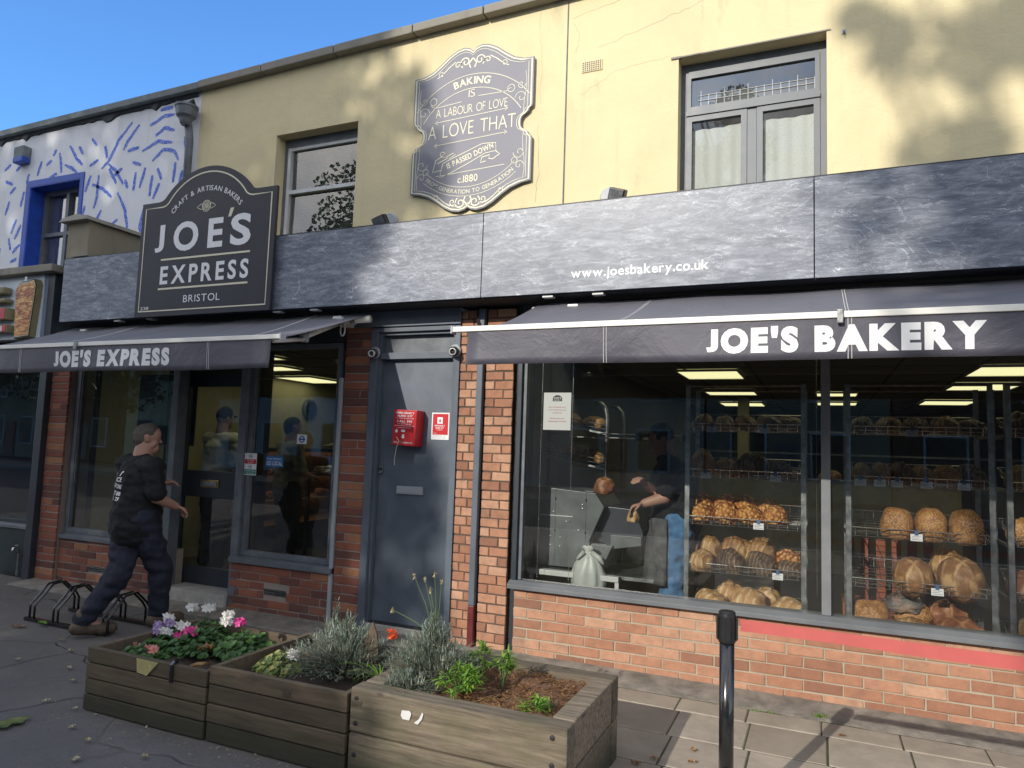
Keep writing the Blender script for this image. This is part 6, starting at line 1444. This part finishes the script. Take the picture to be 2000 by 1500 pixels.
# left rack
for k, x in enumerate((-.80, -.63, -.465, -.295)): loaf(f'lumpy golden roll, {N4[k]} in front on the left rack third shelf', (x, .33, zs(2, .25)), (.088, .10, .092), 'b_chunk', 10+k, k, amp=.12, fr=3.5, fine=.10, name='pull_apart_roll')
for k, x in enumerate((-.82, -.66, -.51, -.35)): loaf(f'lumpy browner roll, {N4[k]} behind on the left rack third shelf', (x, .50, zs(2, .65)), (.085, .09, .10), 'b_chunk', 20+k, k*2, amp=.12, fr=3.5, fine=.10, name='pull_apart_roll')
MB_ = MB().box(-.205, -.13, .27, .60, zs(2, .3), zs(2, .3)+.002); tag(MB_.build('paper_sheet', 'white'), 'white paper sheet lying at the right end of the third basket of the left rack', 'paper')
for k, (x, m_) in enumerate(((-.80, 'b_tan'), (-.60, 'b_dark'), (-.395, 'b_dark'), (-.195, 'b_dark'))): loaf(['tan scored loaf at the left front of the fourth shelf of the left rack', 'black-brown scored loaf, second in front on the fourth shelf of the left rack', 'dark scored loaf, third in front on the fourth shelf of the left rack', 'low dark round loaf at the right front of the fourth shelf of the left rack'][k], (x, .32, zs(3, .2)), (.092, .12, .092 if k < 3 else .07), m_, 30+k, .6*k)
for k, x in enumerate((-.78, -.58, -.41)): loaf(f'tan floured loaf, {N4[k]} of the back row on the fourth shelf of the left rack', (x, .50, zs(3, .6)), (.10, .12, .13), 'b_tan', 40+k, .5+k)
loaf('bagged golden loaf at the right back of the fourth shelf of the left rack', (-.22, .52, zs(3, .65)), (.10, .08, .08), 'b_chunk', 44, 0)
for k, (x, s_) in enumerate(((-.74, (.115, .13, .095)), (-.47, (.125, .13, .13)), (-.205, (.12, .12, .09)))): loaf(['pale floured loaf at the left of the bottom shelf of the left rack', 'tall pale floured loaf in the middle of the bottom shelf of the left rack', 'pale flat floured loaf at the right of the bottom shelf of the left rack'][k], (x, .34, zs(4, .3)+.03), s_, 'b_white', 50+k, .9*k)
for k, x in enumerate((-.62, -.36)): loaf(f'pale crusty loaf, {["left","right"][k]} of two behind the bottom front row of the left rack', (x, .53, zs(4, .7)+.04), (.10, .10, .10), 'b_white', 55+k, k)
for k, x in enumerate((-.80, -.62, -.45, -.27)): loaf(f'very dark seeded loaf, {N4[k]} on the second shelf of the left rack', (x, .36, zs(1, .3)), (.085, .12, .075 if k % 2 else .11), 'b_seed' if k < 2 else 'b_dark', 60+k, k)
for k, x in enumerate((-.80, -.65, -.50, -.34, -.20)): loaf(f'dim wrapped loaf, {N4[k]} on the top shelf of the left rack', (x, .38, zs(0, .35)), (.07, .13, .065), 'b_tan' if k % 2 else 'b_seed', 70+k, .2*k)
# middle rack
for k, x in enumerate((.455, .65, .845)): loaf(f'square shouldered seeded loaf, {["left","middle","right"][k]} of three on the third shelf of the middle rack', (x, .335, zs(2, .3)-.01), (.098, .115, .125), 'b_seed', 80+k, .1*k-.1, pw=.72, amp=.09)
for k, (x, s_) in enumerate(((.545, (.125, .135, .125)), (.812, (.130, .14, .135)))): loaf(['cross hatched round loaf at the left on the fourth shelf of the middle rack', 'larger cross hatched round loaf at the right on the fourth shelf of the middle rack'][k], (x, .345, zs(3, .3)), s_, 'b_cross', 84+k, .4*k, amp=.05, tilt=R(42))
loaf('tan loaf showing behind the large cross hatched one of the middle rack', (.76, .52, zs(3, .7)), (.12, .10, .15), 'b_tan', 86, .4)
loaf('broad seeded brown loaf at the left of the bottom shelf of the middle rack', (.295, .33, zs(4, .25)+.03), (.118, .13, .125), 'b_seed', 87, 0, pw=.85)
loaf('yellowish scored loaf in the middle of the bottom shelf of the middle rack', (.535, .31, zs(4, .2)+.02), (.10, .12, .085), 'b_tan', 88, .2)
loaf('brown loaf in clear plastic behind the yellowish scored loaf', (.56, .46, zs(4, .5)+.05), (.12, .10, .10), 'b_seed', 89, .2)
loaf('long red-brown scored loaf at the right of the bottom shelf of the middle rack', (.80, .33, zs(4, .25)+.02), (.135, .12, .11), 'b_red', 90, .2, pw=.8)
loaf('second red-brown loaf leaning behind the long one of the middle rack', (.76, .50, zs(4, .6)+.06), (.12, .09, .10), 'b_red', 91, .3)
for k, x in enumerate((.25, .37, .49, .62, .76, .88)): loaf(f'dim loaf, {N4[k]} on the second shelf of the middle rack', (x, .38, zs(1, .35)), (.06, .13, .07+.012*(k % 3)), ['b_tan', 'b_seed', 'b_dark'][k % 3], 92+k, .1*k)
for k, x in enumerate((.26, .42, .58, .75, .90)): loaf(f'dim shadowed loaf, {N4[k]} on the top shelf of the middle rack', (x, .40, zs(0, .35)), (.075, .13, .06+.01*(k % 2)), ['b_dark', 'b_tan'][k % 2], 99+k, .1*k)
# right rack
for si in range(5):
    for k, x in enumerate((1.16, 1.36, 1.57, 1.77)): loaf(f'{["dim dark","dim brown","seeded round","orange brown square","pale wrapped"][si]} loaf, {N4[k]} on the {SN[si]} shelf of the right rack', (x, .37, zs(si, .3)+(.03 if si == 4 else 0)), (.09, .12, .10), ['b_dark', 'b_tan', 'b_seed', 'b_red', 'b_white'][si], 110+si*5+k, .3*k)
# plastic wrap over the two bagged loaves
for lab, c, s_, sd_ in (('clear plastic bag gathered over the brown loaf on the bottom shelf of the middle rack', (.50, .44, .60), (.11, .10, .075), 5),):
    g = MB(); blobmesh(g, c, s_, sd_, .35, 3.5, 30, 20, .6, 1, 0, .15); tag(g.build('plastic_bag', 'bagplastic', smooth=True), lab, 'plastic bag')
# blind chain by the mullion
g = MB()
for k in range(150): z = .66+k*.011; g.lathe([(0, -.003), (.0032, -.001), (.0032, .001), (0, .003)], (-.028, .10, z), 6)
tag(g.build('bead_chain', 'chrome'), 'thin bead chain hanging just left of the window mullion', 'blind chain')
# wooden slats seen through the middle rack
t = thing('wooden_crate', 'reddish slatted wooden crate standing behind the middle rack', 'crate', (.45, 1.0, .04)); MAT['redwood'] = simple('reddish_wood', (.30, .085, .04), .6, var=.4)
for k in range(6): MB().box(.16+.10*k, .22+.10*k, .80, .815, .05, .98).build('slat', 'redwood', t)
MB().box(.14, .80, .816, 1.2, .04, .5).build('crate_body', 'redwood', t)

# ---------------- slicing machine, its bench and things round it
MAT['gunmetal'] = simple('hammered_grey_enamel', (.13, .145, .145), .42, var=.35, scale=5, bump=.25, bscale=120)
t = thing('bread_slicer', 'large grey metal bread slicing machine at the left of the bakery window', 'bread slicer', (-1.8, .6, .63))
pf = lambda u, v, d: Vector((u, d, v))
MB().prism([(-2.09, 1.245), (-1.62, 1.215), (-1.545, 1.11), (-1.66, .845), (-1.655, .82), (-1.66, .628), (-2.09, .628)], pf, .36, .86).build('cabinet', 'gunmetal', t, bevel=.006)
MB().prism([(-1.648, .82), (-1.475, .82), (-1.56, .63), (-1.648, .63)], pf, .365, .80).build('crumb_drawer', 'gunmetal', t, bevel=.004)
MB().prism([(-1.543, 1.11), (-1.34, 1.10), (-1.26, .93), (-1.26, .84), (-1.47, .80), (-1.655, .845)], pf, .46, .82).build('slicing_mouth', 'darkgrey', t, bevel=.004)
MB().prism([(-1.50, .90), (-1.26, .90), (-1.26, .835), (-1.50, .79)], pf, .40, .455).build('feed_plate', 'gunmetal', t, bevel=.003)
g = MB()
for x, z in ((-1.72, 1.12), (-1.72, 1.09), (-1.96, 1.05), (-1.85, .98), (-1.75, .92), (-1.98, .86), (-1.90, .855), (-1.98, .79), (-1.90, .785)):
    MB().lathe([(0, 0), (.007, 0), (.006, .004), (0, .005)], (x, .3595, z), 10, Matrix.Rotation(R(90), 3, 'X')).build('bolt', 'chrome', t)
MB().box(-2.07, -1.80, .357, .3595, 1.018, 1.026).build('seam_strip', 'whitepaint', t); MB().box(-1.70, -1.63, .35, .40, 1.222, 1.232).build('latch', 'chrome', t); MB().box(-1.64, -1.52, .36, .364, .822, .829).build('edge_strip', 'chrome', t)
t = thing('steel_bench', 'white topped low bench carrying the slicing machine inside the bakery window', 'bench', (-1.75, .5, .04))
MB().box(-2.13, -1.39, .24, .30, .572, .612).build('front_rail', 'whitepaint', t, bevel=.004); MB().box(-2.13, -1.10, .301, .90, .585, .612).build('top', 'steel', t)
for x in (-2.11, -1.42): MB().box(x, x+.03, .25, .28, .04, .571).build('leg', 'whitepaint', t)
g = MB(); n = 40; prof = [(.125, 0), (.132, .05), (.125, .11), (.105, .17), (.07, .225), (.035, .262), (.022, .275), (.05, .30), (.035, .315)]
for j, (r, z) in enumerate(prof):
    for i in range(n):
        a = 6.283*i/n; k = 1+.20*noise.noise((math.cos(a)*2.2, math.sin(a)*2.2, z*5))+.10*noise.noise((math.cos(a)*9, math.sin(a)*9, z*4)); g.v.append(Vector((-1.635+math.cos(a)*r*k, .27+math.sin(a)*r*k*.55, .505+z+(.015*noise.noise((a*3, 0, 1)) if j > 5 else 0))))
for j in range(len(prof)-1):
    for i in range(n): g.f.append((j*n+i, j*n+(i+1) % n, (j+1)*n+(i+1) % n, (j+1)*n+i)); g.r.append(.5)
g.tube([(-1.60, .24, .775), (-1.53, .22, .74), (-1.50, .22, .70)], [.02, .022, .012], 8).tube([(-1.66, .24, .775), (-1.71, .22, .72)], [.02, .010], 8)
MAT['whitebag'] = simple('white_carrier_plastic', (.50, .53, .50), .4, var=.15, bump=.3, bscale=25, bd=.01)
tag(g.build('carrier_bag', 'whitebag', smooth=True), 'knotted white carrier bag standing against the glass beside the slicing machine', 'carrier bag')
loaf('bagged brown loaf lying on top of the slicing machine', (-1.60, .55, 1.225), (.085, .08, .075), 'b_red', 130, 0, None)
# trolley behind the slicer
t = thing('bread_trolley', 'steel trolley with a curved top tube and sloping trays behind the slicing machine', 'trolley', (-1.9, 1.1, .04))
for y in (.90, 1.45):
    MB().tube([(-1.69, y, .05), (-1.69, y, 1.84), (-1.705, y, 1.91), (-1.74, y, 1.95), (-1.80, y, 1.965)], .018, 10).build('upright', 'steel', t, smooth=True)
for z in (1.70, 1.40, 1.05):
    MB().box(-.40, .40, -.30, .30, -.008, .008, m=Matrix.Translation((-2.08, 1.17, z+.06)) @ Matrix.Rotation(R(10), 4, 'Y')).build('tray', 'steel', t)
    g = MB()
    for k in (0, 1): g.tube([(-1.70, .87, z+.03+.035*k), (-2.48, .87, z+.165+.035*k)], .004, 6)
    g.build('tray_rail', 'chrome', t)
for k, (x, z) in enumerate(((-1.86, 1.755), (-2.10, 1.79), (-1.86, 1.455), (-2.08, 1.50), (-2.3, 1.53))): loaf(['dim loaf at the right of the upper trolley tray', 'dim loaf further along the upper trolley tray', 'crusty loaf at the right of the lower trolley tray', 'crusty loaf second on the lower trolley tray', 'crusty loaf third on the lower trolley tray'][k], (x, 1.05, z), (.11, .13, .07), 'b_tan', 140+k, k, 'loaves on the trolley')
t = thing('hanging_rail', 'thin double chrome rail running across behind the bakery glass', 'rail', (-1.5, .7, 1.64)); MB().tube([(-2.12, .70, 1.655), (-.92, .70, 1.655)], .006, 8).build('rod', 'chrome', t); MB().tube([(-1.7, .72, 1.69), (-.95, .72, 1.685)], .004, 8).build('rod', 'chrome', t)
for x in (-1.36, -.98): MB().box(x-.03, x+.03, .685, .73, 1.64, 1.70).build('bracket', 'black_plastic', t, bevel=.006)
# back of the bakery
t = thing('back_counter', 'pale counter with loaves far back in the bakery behind the left rack', 'counter', (-.9, 5, .04)); MAT['palecounter'] = simple('pale_counter', (.40, .36, .22), .6)
MB().box(-2.2, 1.6, 5.4, 6.0, .04, 1.22).build('counter_body', 'palecounter', t); MB().box(-2.2, 1.6, 5.38, 6.02, 1.221, 1.25).build('counter_top', 'steel', t)
for k in range(6): loaf(f'distant loaf, {N4[k]} along the back counter', (-1.9+.5*k, 5.6, 1.25), (.16, .13, .09), 'b_tan' if k % 2 else 'b_white', 150+k, k, 'loaves on the back counter')
t = thing('wall_shelving', 'tall dim shelving of bread against the bakery back wall', 'shelving', (0, 9.5, .04))
for z in (.6, 1.1, 1.6, 2.0): MB().box(-2.1, 3.9, 9.0, 9.5, z, z+.03).build('shelf', 'steel', t)
MB().box(-1.35, -1.05, 5.2, 5.38, .1, 2.4).build('post', 'palecounter', t) if False else None
tag(box('column', 'palecounter', -1.18, -1.02, 6.4, 6.55, .04, 2.45), 'narrow cream column in the middle of the bakery', 'column')

# ---------------- express shop interior
t = thing('display_counter', 'dark framed pastry display counter at the back of the express shop', 'counter', (-6.9, 3.4, .04)); MAT['warm'] = glow('warm_counter_lamp', (1, .50, .16), 1.0)
MB().box(-7.28, -6.62, 1.9, 5.2, 1.385, 1.43).build('counter_top', 'black_plastic', t); MB().box(-7.28, -6.62, 1.9, 5.2, .04, .42).build('base', 'black_plastic', t)
for z in (.72, 1.04): MB().box(-7.25, -6.65, 1.92, 5.18, z, z+.018).build('shelf', 'steel', t)
for y in (1.92, 2.75, 3.6, 4.4, 5.14): MB().box(-6.65, -6.62, y, y+.04, .421, 1.384).build('post', 'black_metal', t)
for z in (1.372, 1.03, .71): MB().box(-7.24, -7.20, 2.0, 5.1, z, z+.009).build('lamp_strip', 'warm', t)
MB().box(-7.29, -7.26, 1.95, 5.15, .43, 1.38).build('back_panel', 'leather', t)
for k in range(10): loaf(f'warmly lit pastry, number {k+1} from the glass in the express counter' if False else f'{["warmly lit","golden"][k % 2]} pastry on the {["lower","middle"][k//5]} counter shelf, {N4[k % 5]} from the street', (-6.95, 2.2+.55*(k % 5), .74 if k < 5 else 1.06), (.13, .16, .07), 'b_white' if k % 2 else 'b_chunk', 160+k, k, 'pastries in the express counter')
t = thing('serving_tray', 'tray of wrapped food on the dark table by the express window pier', 'tray', (-5.9, 2.9, 1.1)); MB().box(-6.35, -5.3, 2.6, 3.1, 1.10, 1.125).build('table_top', 'black_plastic', t); MB().box(-6.3, -6.26, 2.65, 2.69, .04, 1.099).build('leg', 'black_plastic', t); MB().box(-5.4, -5.36, 2.65, 2.69, .04, 1.099).build('leg', 'black_plastic', t)
g = MB(); blobmesh(g, (-6.1, 2.85, 1.16), (.2, .15, .06), 3, .4, 3, 26, 16, .5, 1, 0, .2); g.build('wrapped_food', 'bagplastic', t, smooth=True); MB().box(-5.8, -5.5, 2.7, 2.95, 1.126, 1.14).build('paper', 'white', t)
g = MB(); blobmesh(g, (-6.95, 4.2, 1.47), (.15, .32, .05), 7, .3, 2, 26, 16, .5, .9); tag(g.build('baguette_tray', 'palecounter', smooth=True), 'pale heap of baguettes on the express counter top', 'bread')
t = thing('wall_clock', 'round dark wall clock on the yellow wall inside the express shop', 'clock', (-7.29, 3.82, 2.0)); MB().lathe([(0, 0), (.155, 0), (.155, .04), (.13, .05), (0, .05)], (-7.298, 3.82, 2.03), 28, Matrix.Rotation(R(90), 3, 'Y')).build('case', 'greyframe', t); MB().lathe([(0, 0), (.125, 0), (.125, .004), (0, .004)], (-7.247, 3.82, 2.03), 28, Matrix.Rotation(R(90), 3, 'Y')).build('face', 'black', t)
tag(box('structural_post', 'black', -5.35, -5.12, .45, .60, .04, 2.45), 'dark post standing behind the express window by the door', 'post')
t = thing('paper_banner', 'pale translucent blind hanging inside the left express window', 'banner', (-6.4, .5, 1.4)); MAT['dimpaper'] = simple('dim_grey_banner', (.12, .13, .15), .8, var=.5); MB().box(-6.80, -5.95, .42, .424, 1.45, 2.2).build('sheet', 'dimpaper', t); MB().tube([(-6.45, .44, .55), (-6.42, .44, 2.4)], .006, 6).build('cord', 'whitepaint', t)

# ================================================================== people
def capsule(g, p0, p1, r0, r1, ax=None, ratio=1.0, n=14):
    p0, p1 = Vector(p0), Vector(p1); d = (p1-p0); L = d.length; d = d.normalized() if L > 1e-6 else Vector((0, 0, 1))
    e1 = d.orthogonal().normalized(); e2 = d.cross(e1); S_ = Matrix.Identity(3)
    if ax is not None:
        a = Vector(ax).normalized(); S_ = Matrix([[(1 if i == j else 0)+(ratio-1)*a[i]*a[j] for j in range(3)] for i in range(3)])
    rings = []
    for k in range(5): t_ = math.pi/2*(1-k/5); rings.append((p0, -math.sin(t_)*r0, math.cos(t_)*r0))
    rings.append((p0, 0, r0)); rings.append((p1, 0, r1))
    for k in range(1, 6): t_ = math.pi/2*k/5; rings.append((p1, math.sin(t_)*r1, math.cos(t_)*r1))
    vs = []; 
    for c, o, r in rings:
        r = max(r, 1e-4)
        for k in range(n): a = 6.28318*k/n; vs.append(c+S_ @ (d*o+(e1*math.cos(a)+e2*math.sin(a))*r))
    m = len(rings); fs = [(i*n+k, i*n+(k+1) % n, (i+1)*n+(k+1) % n, (i+1)*n+k) for i in range(m-1) for k in range(n)]
    fs += [tuple(range(n-1, -1, -1)), tuple((m-1)*n+k for k in range(n))]; g.add(vs, fs)
def chain(g, pts, rs, ax=None, ratio=1.0):
    for i in range(len(pts)-1): capsule(g, pts[i], pts[i+1], rs[i], rs[i+1], ax, ratio)
def flesh(g, name, mat, parent, voxel=.009, smooth=4, wr=0, seed=0, fr=9):
    o = g.build('tmp', mat, fixn=True, origin=(0, 0, 0)); m = o.modifiers.new('r', 'REMESH'); m.mode = 'VOXEL'; m.voxel_size = voxel; s_ = o.modifiers.new('s', 'SMOOTH'); s_.iterations = smooth; s_.factor = .5
    dg = bpy.context.evaluated_depsgraph_get(); me = bpy.data.meshes.new_from_object(o.evaluated_get(dg)); bpy.data.objects.remove(o)
    if wr:
        ns = [v.normal.copy() for v in me.vertices]
        for v, nn in zip(me.vertices, ns): q = v.co; v.co = q+nn*wr*(noise.noise(Vector((q.x*fr, q.y*fr, q.z*fr*1.7+seed)))+.5*noise.noise(q*fr*2.3))
    off = wloc(parent); me.transform(Matrix.Translation(-off)); me.polygons.foreach_set('use_smooth', [True]*len(me.polygons)); me.name = name
    r = bpy.data.objects.new(name, me); col.objects.link(r); r.parent = parent; return r
def hand(g, wrist, dirv, palm_n, curl=.5, side=1, s=1.0):
    d = Vector(dirv).normalized(); n = Vector(palm_n); n = (n-d*n.dot(d)).normalized(); x = d.cross(n)*side
    capsule(g, Vector(wrist), Vector(wrist)+d*.075*s, .024*s, .036*s, n, .5)
    for k, L in enumerate((.072, .082, .076, .060)):
        b = Vector(wrist)+d*.088*s+x*(.030-.020*k)*s; d1 = (d+n*curl*.5).normalized(); m_ = b+d1*L*.5*s; d2 = (d+n*curl*1.8).normalized(); chain(g, [b-d*.02*s, b, m_, m_+d2*L*.5*s], [.0095*s, .0095*s, .0088*s, .0072*s])
    b = Vector(wrist)+d*.03*s+x*.028*s; chain(g, [b, b+(d*.4+x*.7+n*.3).normalized()*.04*s, b+(d*.75+x*.5+n*.5).normalized()*.075*s], [.013*s, .011*s, .009*s])
def person(label, J, f, outfit, bulk=1.0, hair='hair_dark', bald=False, cap=None, boots='leather', voxel=.009, shirt_hem=.0):
    f = Vector(f).normalized(); r = Vector((f.y, -f.x, 0)); up = Vector((0, 0, 1)); V = {k: Vector(v) for k, v in J.items() if not isinstance(v, float)}
    t = thing('person', label, 'person', (V['pelvis'].x, V['pelvis'].y, 0))
    g = MB(); H = V['head']; hf = Vector(J.get('look', f)).normalized(); hr = Vector((hf.y, -hf.x, 0)).normalized(); hu = hr.cross(hf) if False else up
    capsule(g, H+up*.02-hf*.012, H+up*.035+hf*.012, .088, .086, hr, .86); capsule(g, H-up*.045+hf*.018, H-up*.075+hf*.045, .060, .040, hr, .85)
    capsule(g, H+hf*.084+up*.01, H+hf*.100-up*.024, .008, .011)                                    # nose
    for s_ in (-1, 1):
        capsule(g, H+hr*s_*.076-up*.012-hf*.01, H+hr*s_*.080+up*.022-hf*.018, .014, .017, hr, .45)      # ears
        capsule(g, H+hf*.078+hr*s_*.032+up*.018, H+hf*.078+hr*s_*.034+up*.018, .010, .010)             # eyes under the brow
        capsule(g, H+hf*.082+hr*s_*.015+up*.040, H+hf*.074+hr*s_*.05+up*.040, .010, .008)
        capsule(g, H+hf*.045+hr*s_*.038-up*.03, H+hf*.03+hr*s_*.04-up*.05, .026, .024)
    capsule(g, H+hf*.070-up*.052-hr*.016, H+hf*.070-up*.052+hr*.016, .015, .015); capsule(g, H+hf*.060-up*.078-hr*.010, H+hf*.060-up*.078+hr*.010, .026, .026); capsule(g, H+hf*.080-up*.048-hr*.014, H+hf*.080-up*.048+hr*.014, .007, .007)
    capsule(g, V['neck'], H-up*.06-hf*.02, .062*bulk, .056*bulk)
    tr = [V['pelvis'], (V['pelvis']+V['chest'])/2, V['chest']]; chain(g, tr, [.13*bulk, .125*bulk, .135*bulk], f, .72)
    capsule(g, V['shL'], V['shR'], .062*bulk, .062*bulk); chain(g, [V['chest'], V['neck']], [.12*bulk, .06*bulk], f, .75)
    for s_ in 'LR':
        chain(g, [V['sh'+s_], V['el'+s_], V['wr'+s_]], [.050*bulk, .040*bulk, .028*bulk]); d = (V['wr'+s_]-V['el'+s_]).normalized(); hand(g, V['wr'+s_], J.get('hd'+s_, d), J.get('pn'+s_, (0, 0, -1)), J.get('curl', .6), 1 if s_ == 'L' else -1)
        chain(g, [V['hip'+s_], V['kn'+s_], V['an'+s_]], [.085*bulk, .058*bulk, .040*bulk]); chain(g, [V['an'+s_], V['to'+s_]], [.040, .034])
    flesh(g, 'body', 'skin', t, voxel, 3)
    # shirt
    g = MB(); k = .016+.010*bulk; hem = V['pelvis']+up*shirt_hem
    capsule(g, hem+up*.02, (V['pelvis']+V['chest'])/2, .150*bulk+k*.6, .135*bulk+k*.8, f, .96); capsule(g, (V['pelvis']+V['chest'])/2, V['chest'], .133*bulk+k*.8, .140*bulk+k, f, .86)
    capsule(g, V['shL'], V['shR'], .066*bulk+k*.4, .066*bulk+k*.4); chain(g, [V['chest'], V['neck']-up*.035], [.13*bulk+k, .072*bulk], f, .8)
    for s_ in 'LR':
        q = V['sh'+s_]+(V['el'+s_]-V['sh'+s_])*J.get('sleeve', .85); chain(g, [V['sh'+s_], q], [.064*bulk, .062*bulk])
    flesh(g, 'shirt', outfit[0], t, voxel, 4, .013, 3, 11)
    g = MB(); capsule(g, V['hipL']+up*.03, V['hipR']+up*.03, .108*bulk, .108*bulk, f, .95)
    for s_ in 'LR': chain(g, [V['hip'+s_]+up*.02, V['kn'+s_], V['an'+s_]+up*.02], [.105*bulk, .080*bulk, .062*bulk])
    flesh(g, 'trousers', outfit[1], t, voxel, 4, .018, 8, 9)
    for s_ in 'LR':
        g = MB(); a, b = V['an'+s_], V['to'+s_]; dd = (b-a); dd.z = 0; dd = dd.normalized() if dd.length > .01 else f
        capsule(g, a+up*.05, a-up*.03, .058, .056); capsule(g, a-up*.045-dd*.04, b, .052, .048); capsule(g, b-dd*.03, b+dd*.03, .054, .046)
        flesh(g, 'boot', boots, t, voxel, 2)
    g = MB()
    if cap: 
        capsule(g, H+up*.045-hf*.010, H+up*.062-hf*.0, .094, .088, hr, .9); capsule(g, H+up*.045+hf*.07, H+up*.035+hf*.13, .05, .035, up, .3); flesh(g, 'cap', cap, t, voxel, 2)
    else:
        capsule(g, H+up*.037-hf*.022, H+up*.047+hf*.0, .0905, .087, hr, .88); capsule(g, H-up*.01-hf*.040, H-up*.035-hf*.038, .072, .056, hr, .95); flesh(g, 'hair', hair, t, voxel, 2)
    return t
# walking man with white print on his back
f = Vector((.22, .97, 0)).normalized(); r = Vector((f.y, -f.x, 0))
J = dict(pelvis=(-5.05, -.93, .86), chest=(-5.045, -.92, 1.18), neck=(-5.04, -.92, 1.385), head=(-5.02, -.90, 1.515), look=(.55, .83, 0),
         shL=Vector((-5.05, -.93, 1.30))-r*.20, shR=Vector((-5.05, -.93, 1.30))+r*.20, elR=(-4.80, -.96, 1.06), wrR=(-4.80, -.78, .985), elL=(-5.24, -.80, 1.09), wrL=(-5.12, -.66, 1.14), curl=1.3,
         hipL=Vector((-5.06, -.93, .86))-r*.09, hipR=Vector((-5.06, -.93, .86))+r*.09, knL=(-5.05, -1.03, .47), anL=(-5.17, -1.22, .115), toL=(-5.10, -1.07, .045), knR=(-4.93, -.76, .47), anR=(-4.97, -.72, .10), toR=(-4.94, -.57, .045), sleeve=.86)
man = person('man in black t-shirt and navy joggers striding past the shop door, seen from behind', J, f, ('tee_black', 'navy'), 1.20, 'hair_grey', voxel=.008, shirt_hem=-.055)
g = MB()
from mathutils.bvhtree import BVHTree
_sh = [o for o in man.children if o.name.startswith('shirt')][0]; _bv = BVHTree.FromPolygons([v.co+wloc(man) for v in _sh.data.vertices], [tuple(p.vertices) for p in _sh.data.polygons])
def Fb(u, v, d):
    p0 = Vector((-5.05, -.93, 1.13))+r*u-f*.6+Vector((0, 0, v)); h_ = _bv.ray_cast(p0, f)
    return (h_[0] if h_[0] else p0+f*.45)-f*.003
text(g, "SPACE", -.10, .03, .045, .08, Fb, .004, .03); text(g, "SCAFFOLDING", -.115, .045, .0, .032, Fb, .004, .02, slope=-.01); text(g, "01275 881", -.11, .03, -.055, -.025, Fb, .004, .02, slope=-.01); text(g, "01275 29", -.115, .03, -.095, -.065, Fb, .004, .02, slope=-.01)
g.ribbon([(-.115, .125), (-.10, .095), (-.08, .115)], .010, Fb, .002, .004); g.ribbon([(.0, .09), (.02, .12), (.045, .125)], .010, Fb, .002, .004)
g.build('back_print', 'white', man)
# man in white shirt inside the express door
def stand(x, y, yaw, H, lean=0, arms=None):
    f = Vector((math.sin(R(yaw)), math.cos(R(yaw)), 0)); r = Vector((f.y, -f.x, 0)); k = H/1.72; P = lambda a, b, c: Vector((x, y, .04))+r*a*k+f*(b+lean*max(0, c-.9))*k+Vector((0, 0, c*k))
    return f, dict(pelvis=P(0, 0, .93), chest=P(0, 0, 1.25), neck=P(0, 0, 1.46), head=P(0, .02, 1.60), look=f, shL=P(-.18, 0, 1.39), shR=P(.18, 0, 1.39), elL=P(-.22, .05, 1.12), wrL=P(-.14, .22, 1.08), elR=P(.22, .05, 1.12), wrR=P(.14, .22, 1.08),
                   hipL=P(-.09, 0, .91), hipR=P(.09, 0, .91), knL=P(-.10, .03, .50), knR=P(.10, .02, .50), anL=P(-.10, 0, .10), anR=P(.10, 0, .10), toL=P(-.11, .14, .045), toR=P(.11, .14, .045))
f_, J = stand(-6.15, .95, 8, 1.84, .05); person('man in white shirt and dark cap seen through the express shop door', J, f_, ('white_cotton', 'tee_black'), 1.12, cap='tee_black', voxel=.013)
f_, J = stand(-5.45, 1.30, 25, 1.76, .0); person('customer in grey-green shirt seen through the express shop window', J, f_, ('grey_cotton', 'tee_black'), 1.05, 'hair_dark', voxel=.013)
# bakery worker bending to the slicer
f_ = Vector((-.97, -.22, 0)).normalized(); r_ = Vector((f_.y, -f_.x, 0)); L_ = -r_
P = lambda a, b, c: Vector((-1.01, .50, .04))+r_*a+f_*b+Vector((0, 0, c))
J = dict(pelvis=P(0, 0, .98), chest=P(0, .04, 1.28), neck=P(0, .09, 1.49), head=P(0, .13, 1.60), look=f_, shL=P(-.18, .06, 1.40), shR=P(.18, .06, 1.40), elL=Vector((-1.06, .27, 1.22)), wrL=Vector((-1.20, .23, 1.17)), elR=Vector((-1.09, .46, 1.20)), wrR=Vector((-1.19, .20, 1.32)), curl=1.5, sleeve=.75,
         hipL=P(-.09, 0, .95), hipR=P(.09, 0, .95), knL=P(-.10, .03, .52), knR=P(.10, .02, .52), anL=P(-.10, 0, .10), anR=P(.10, 0, .10), toL=P(-.11, .14, .045), toR=P(.11, .14, .045), pnL=(0, -.2, -1))
wk = person('baker in black top, dusty apron and blue jeans bending towards the slicing machine', J, f_, ('tee_black', 'denim'), 1.22, cap='tee_black', voxel=.008)
g = MB(); n = 18; m = 20
for j in range(m+1):
    for i in range(n+1):
        a = (i/n-.5)*2.4; z = 1.02-.48*j/m; rad = .215+.03*j/m+.008*math.sin(i*1.7+j*.3); q = P(0, 0, 0)+(f_*math.cos(a)+r_*math.sin(a))*rad; g.v.append(Vector((q.x, q.y, z+.04)))
for j in range(m):
    for i in range(n): b = j*(n+1)+i; g.f.append((b, b+1, b+n+2, b+n+1)); g.r.append(.5)
ap = g.build('apron', 'apron', wk, smooth=True, fixn=False); so = ap.modifiers.new('t', 'SOLIDIFY'); so.thickness = .006
loaf('bagged sliced loaf held by the baker against the slicing machine', (-1.285, .24, 1.035), (.045, .05, .065), 'b_white', 170, 0, None, tilt=0)
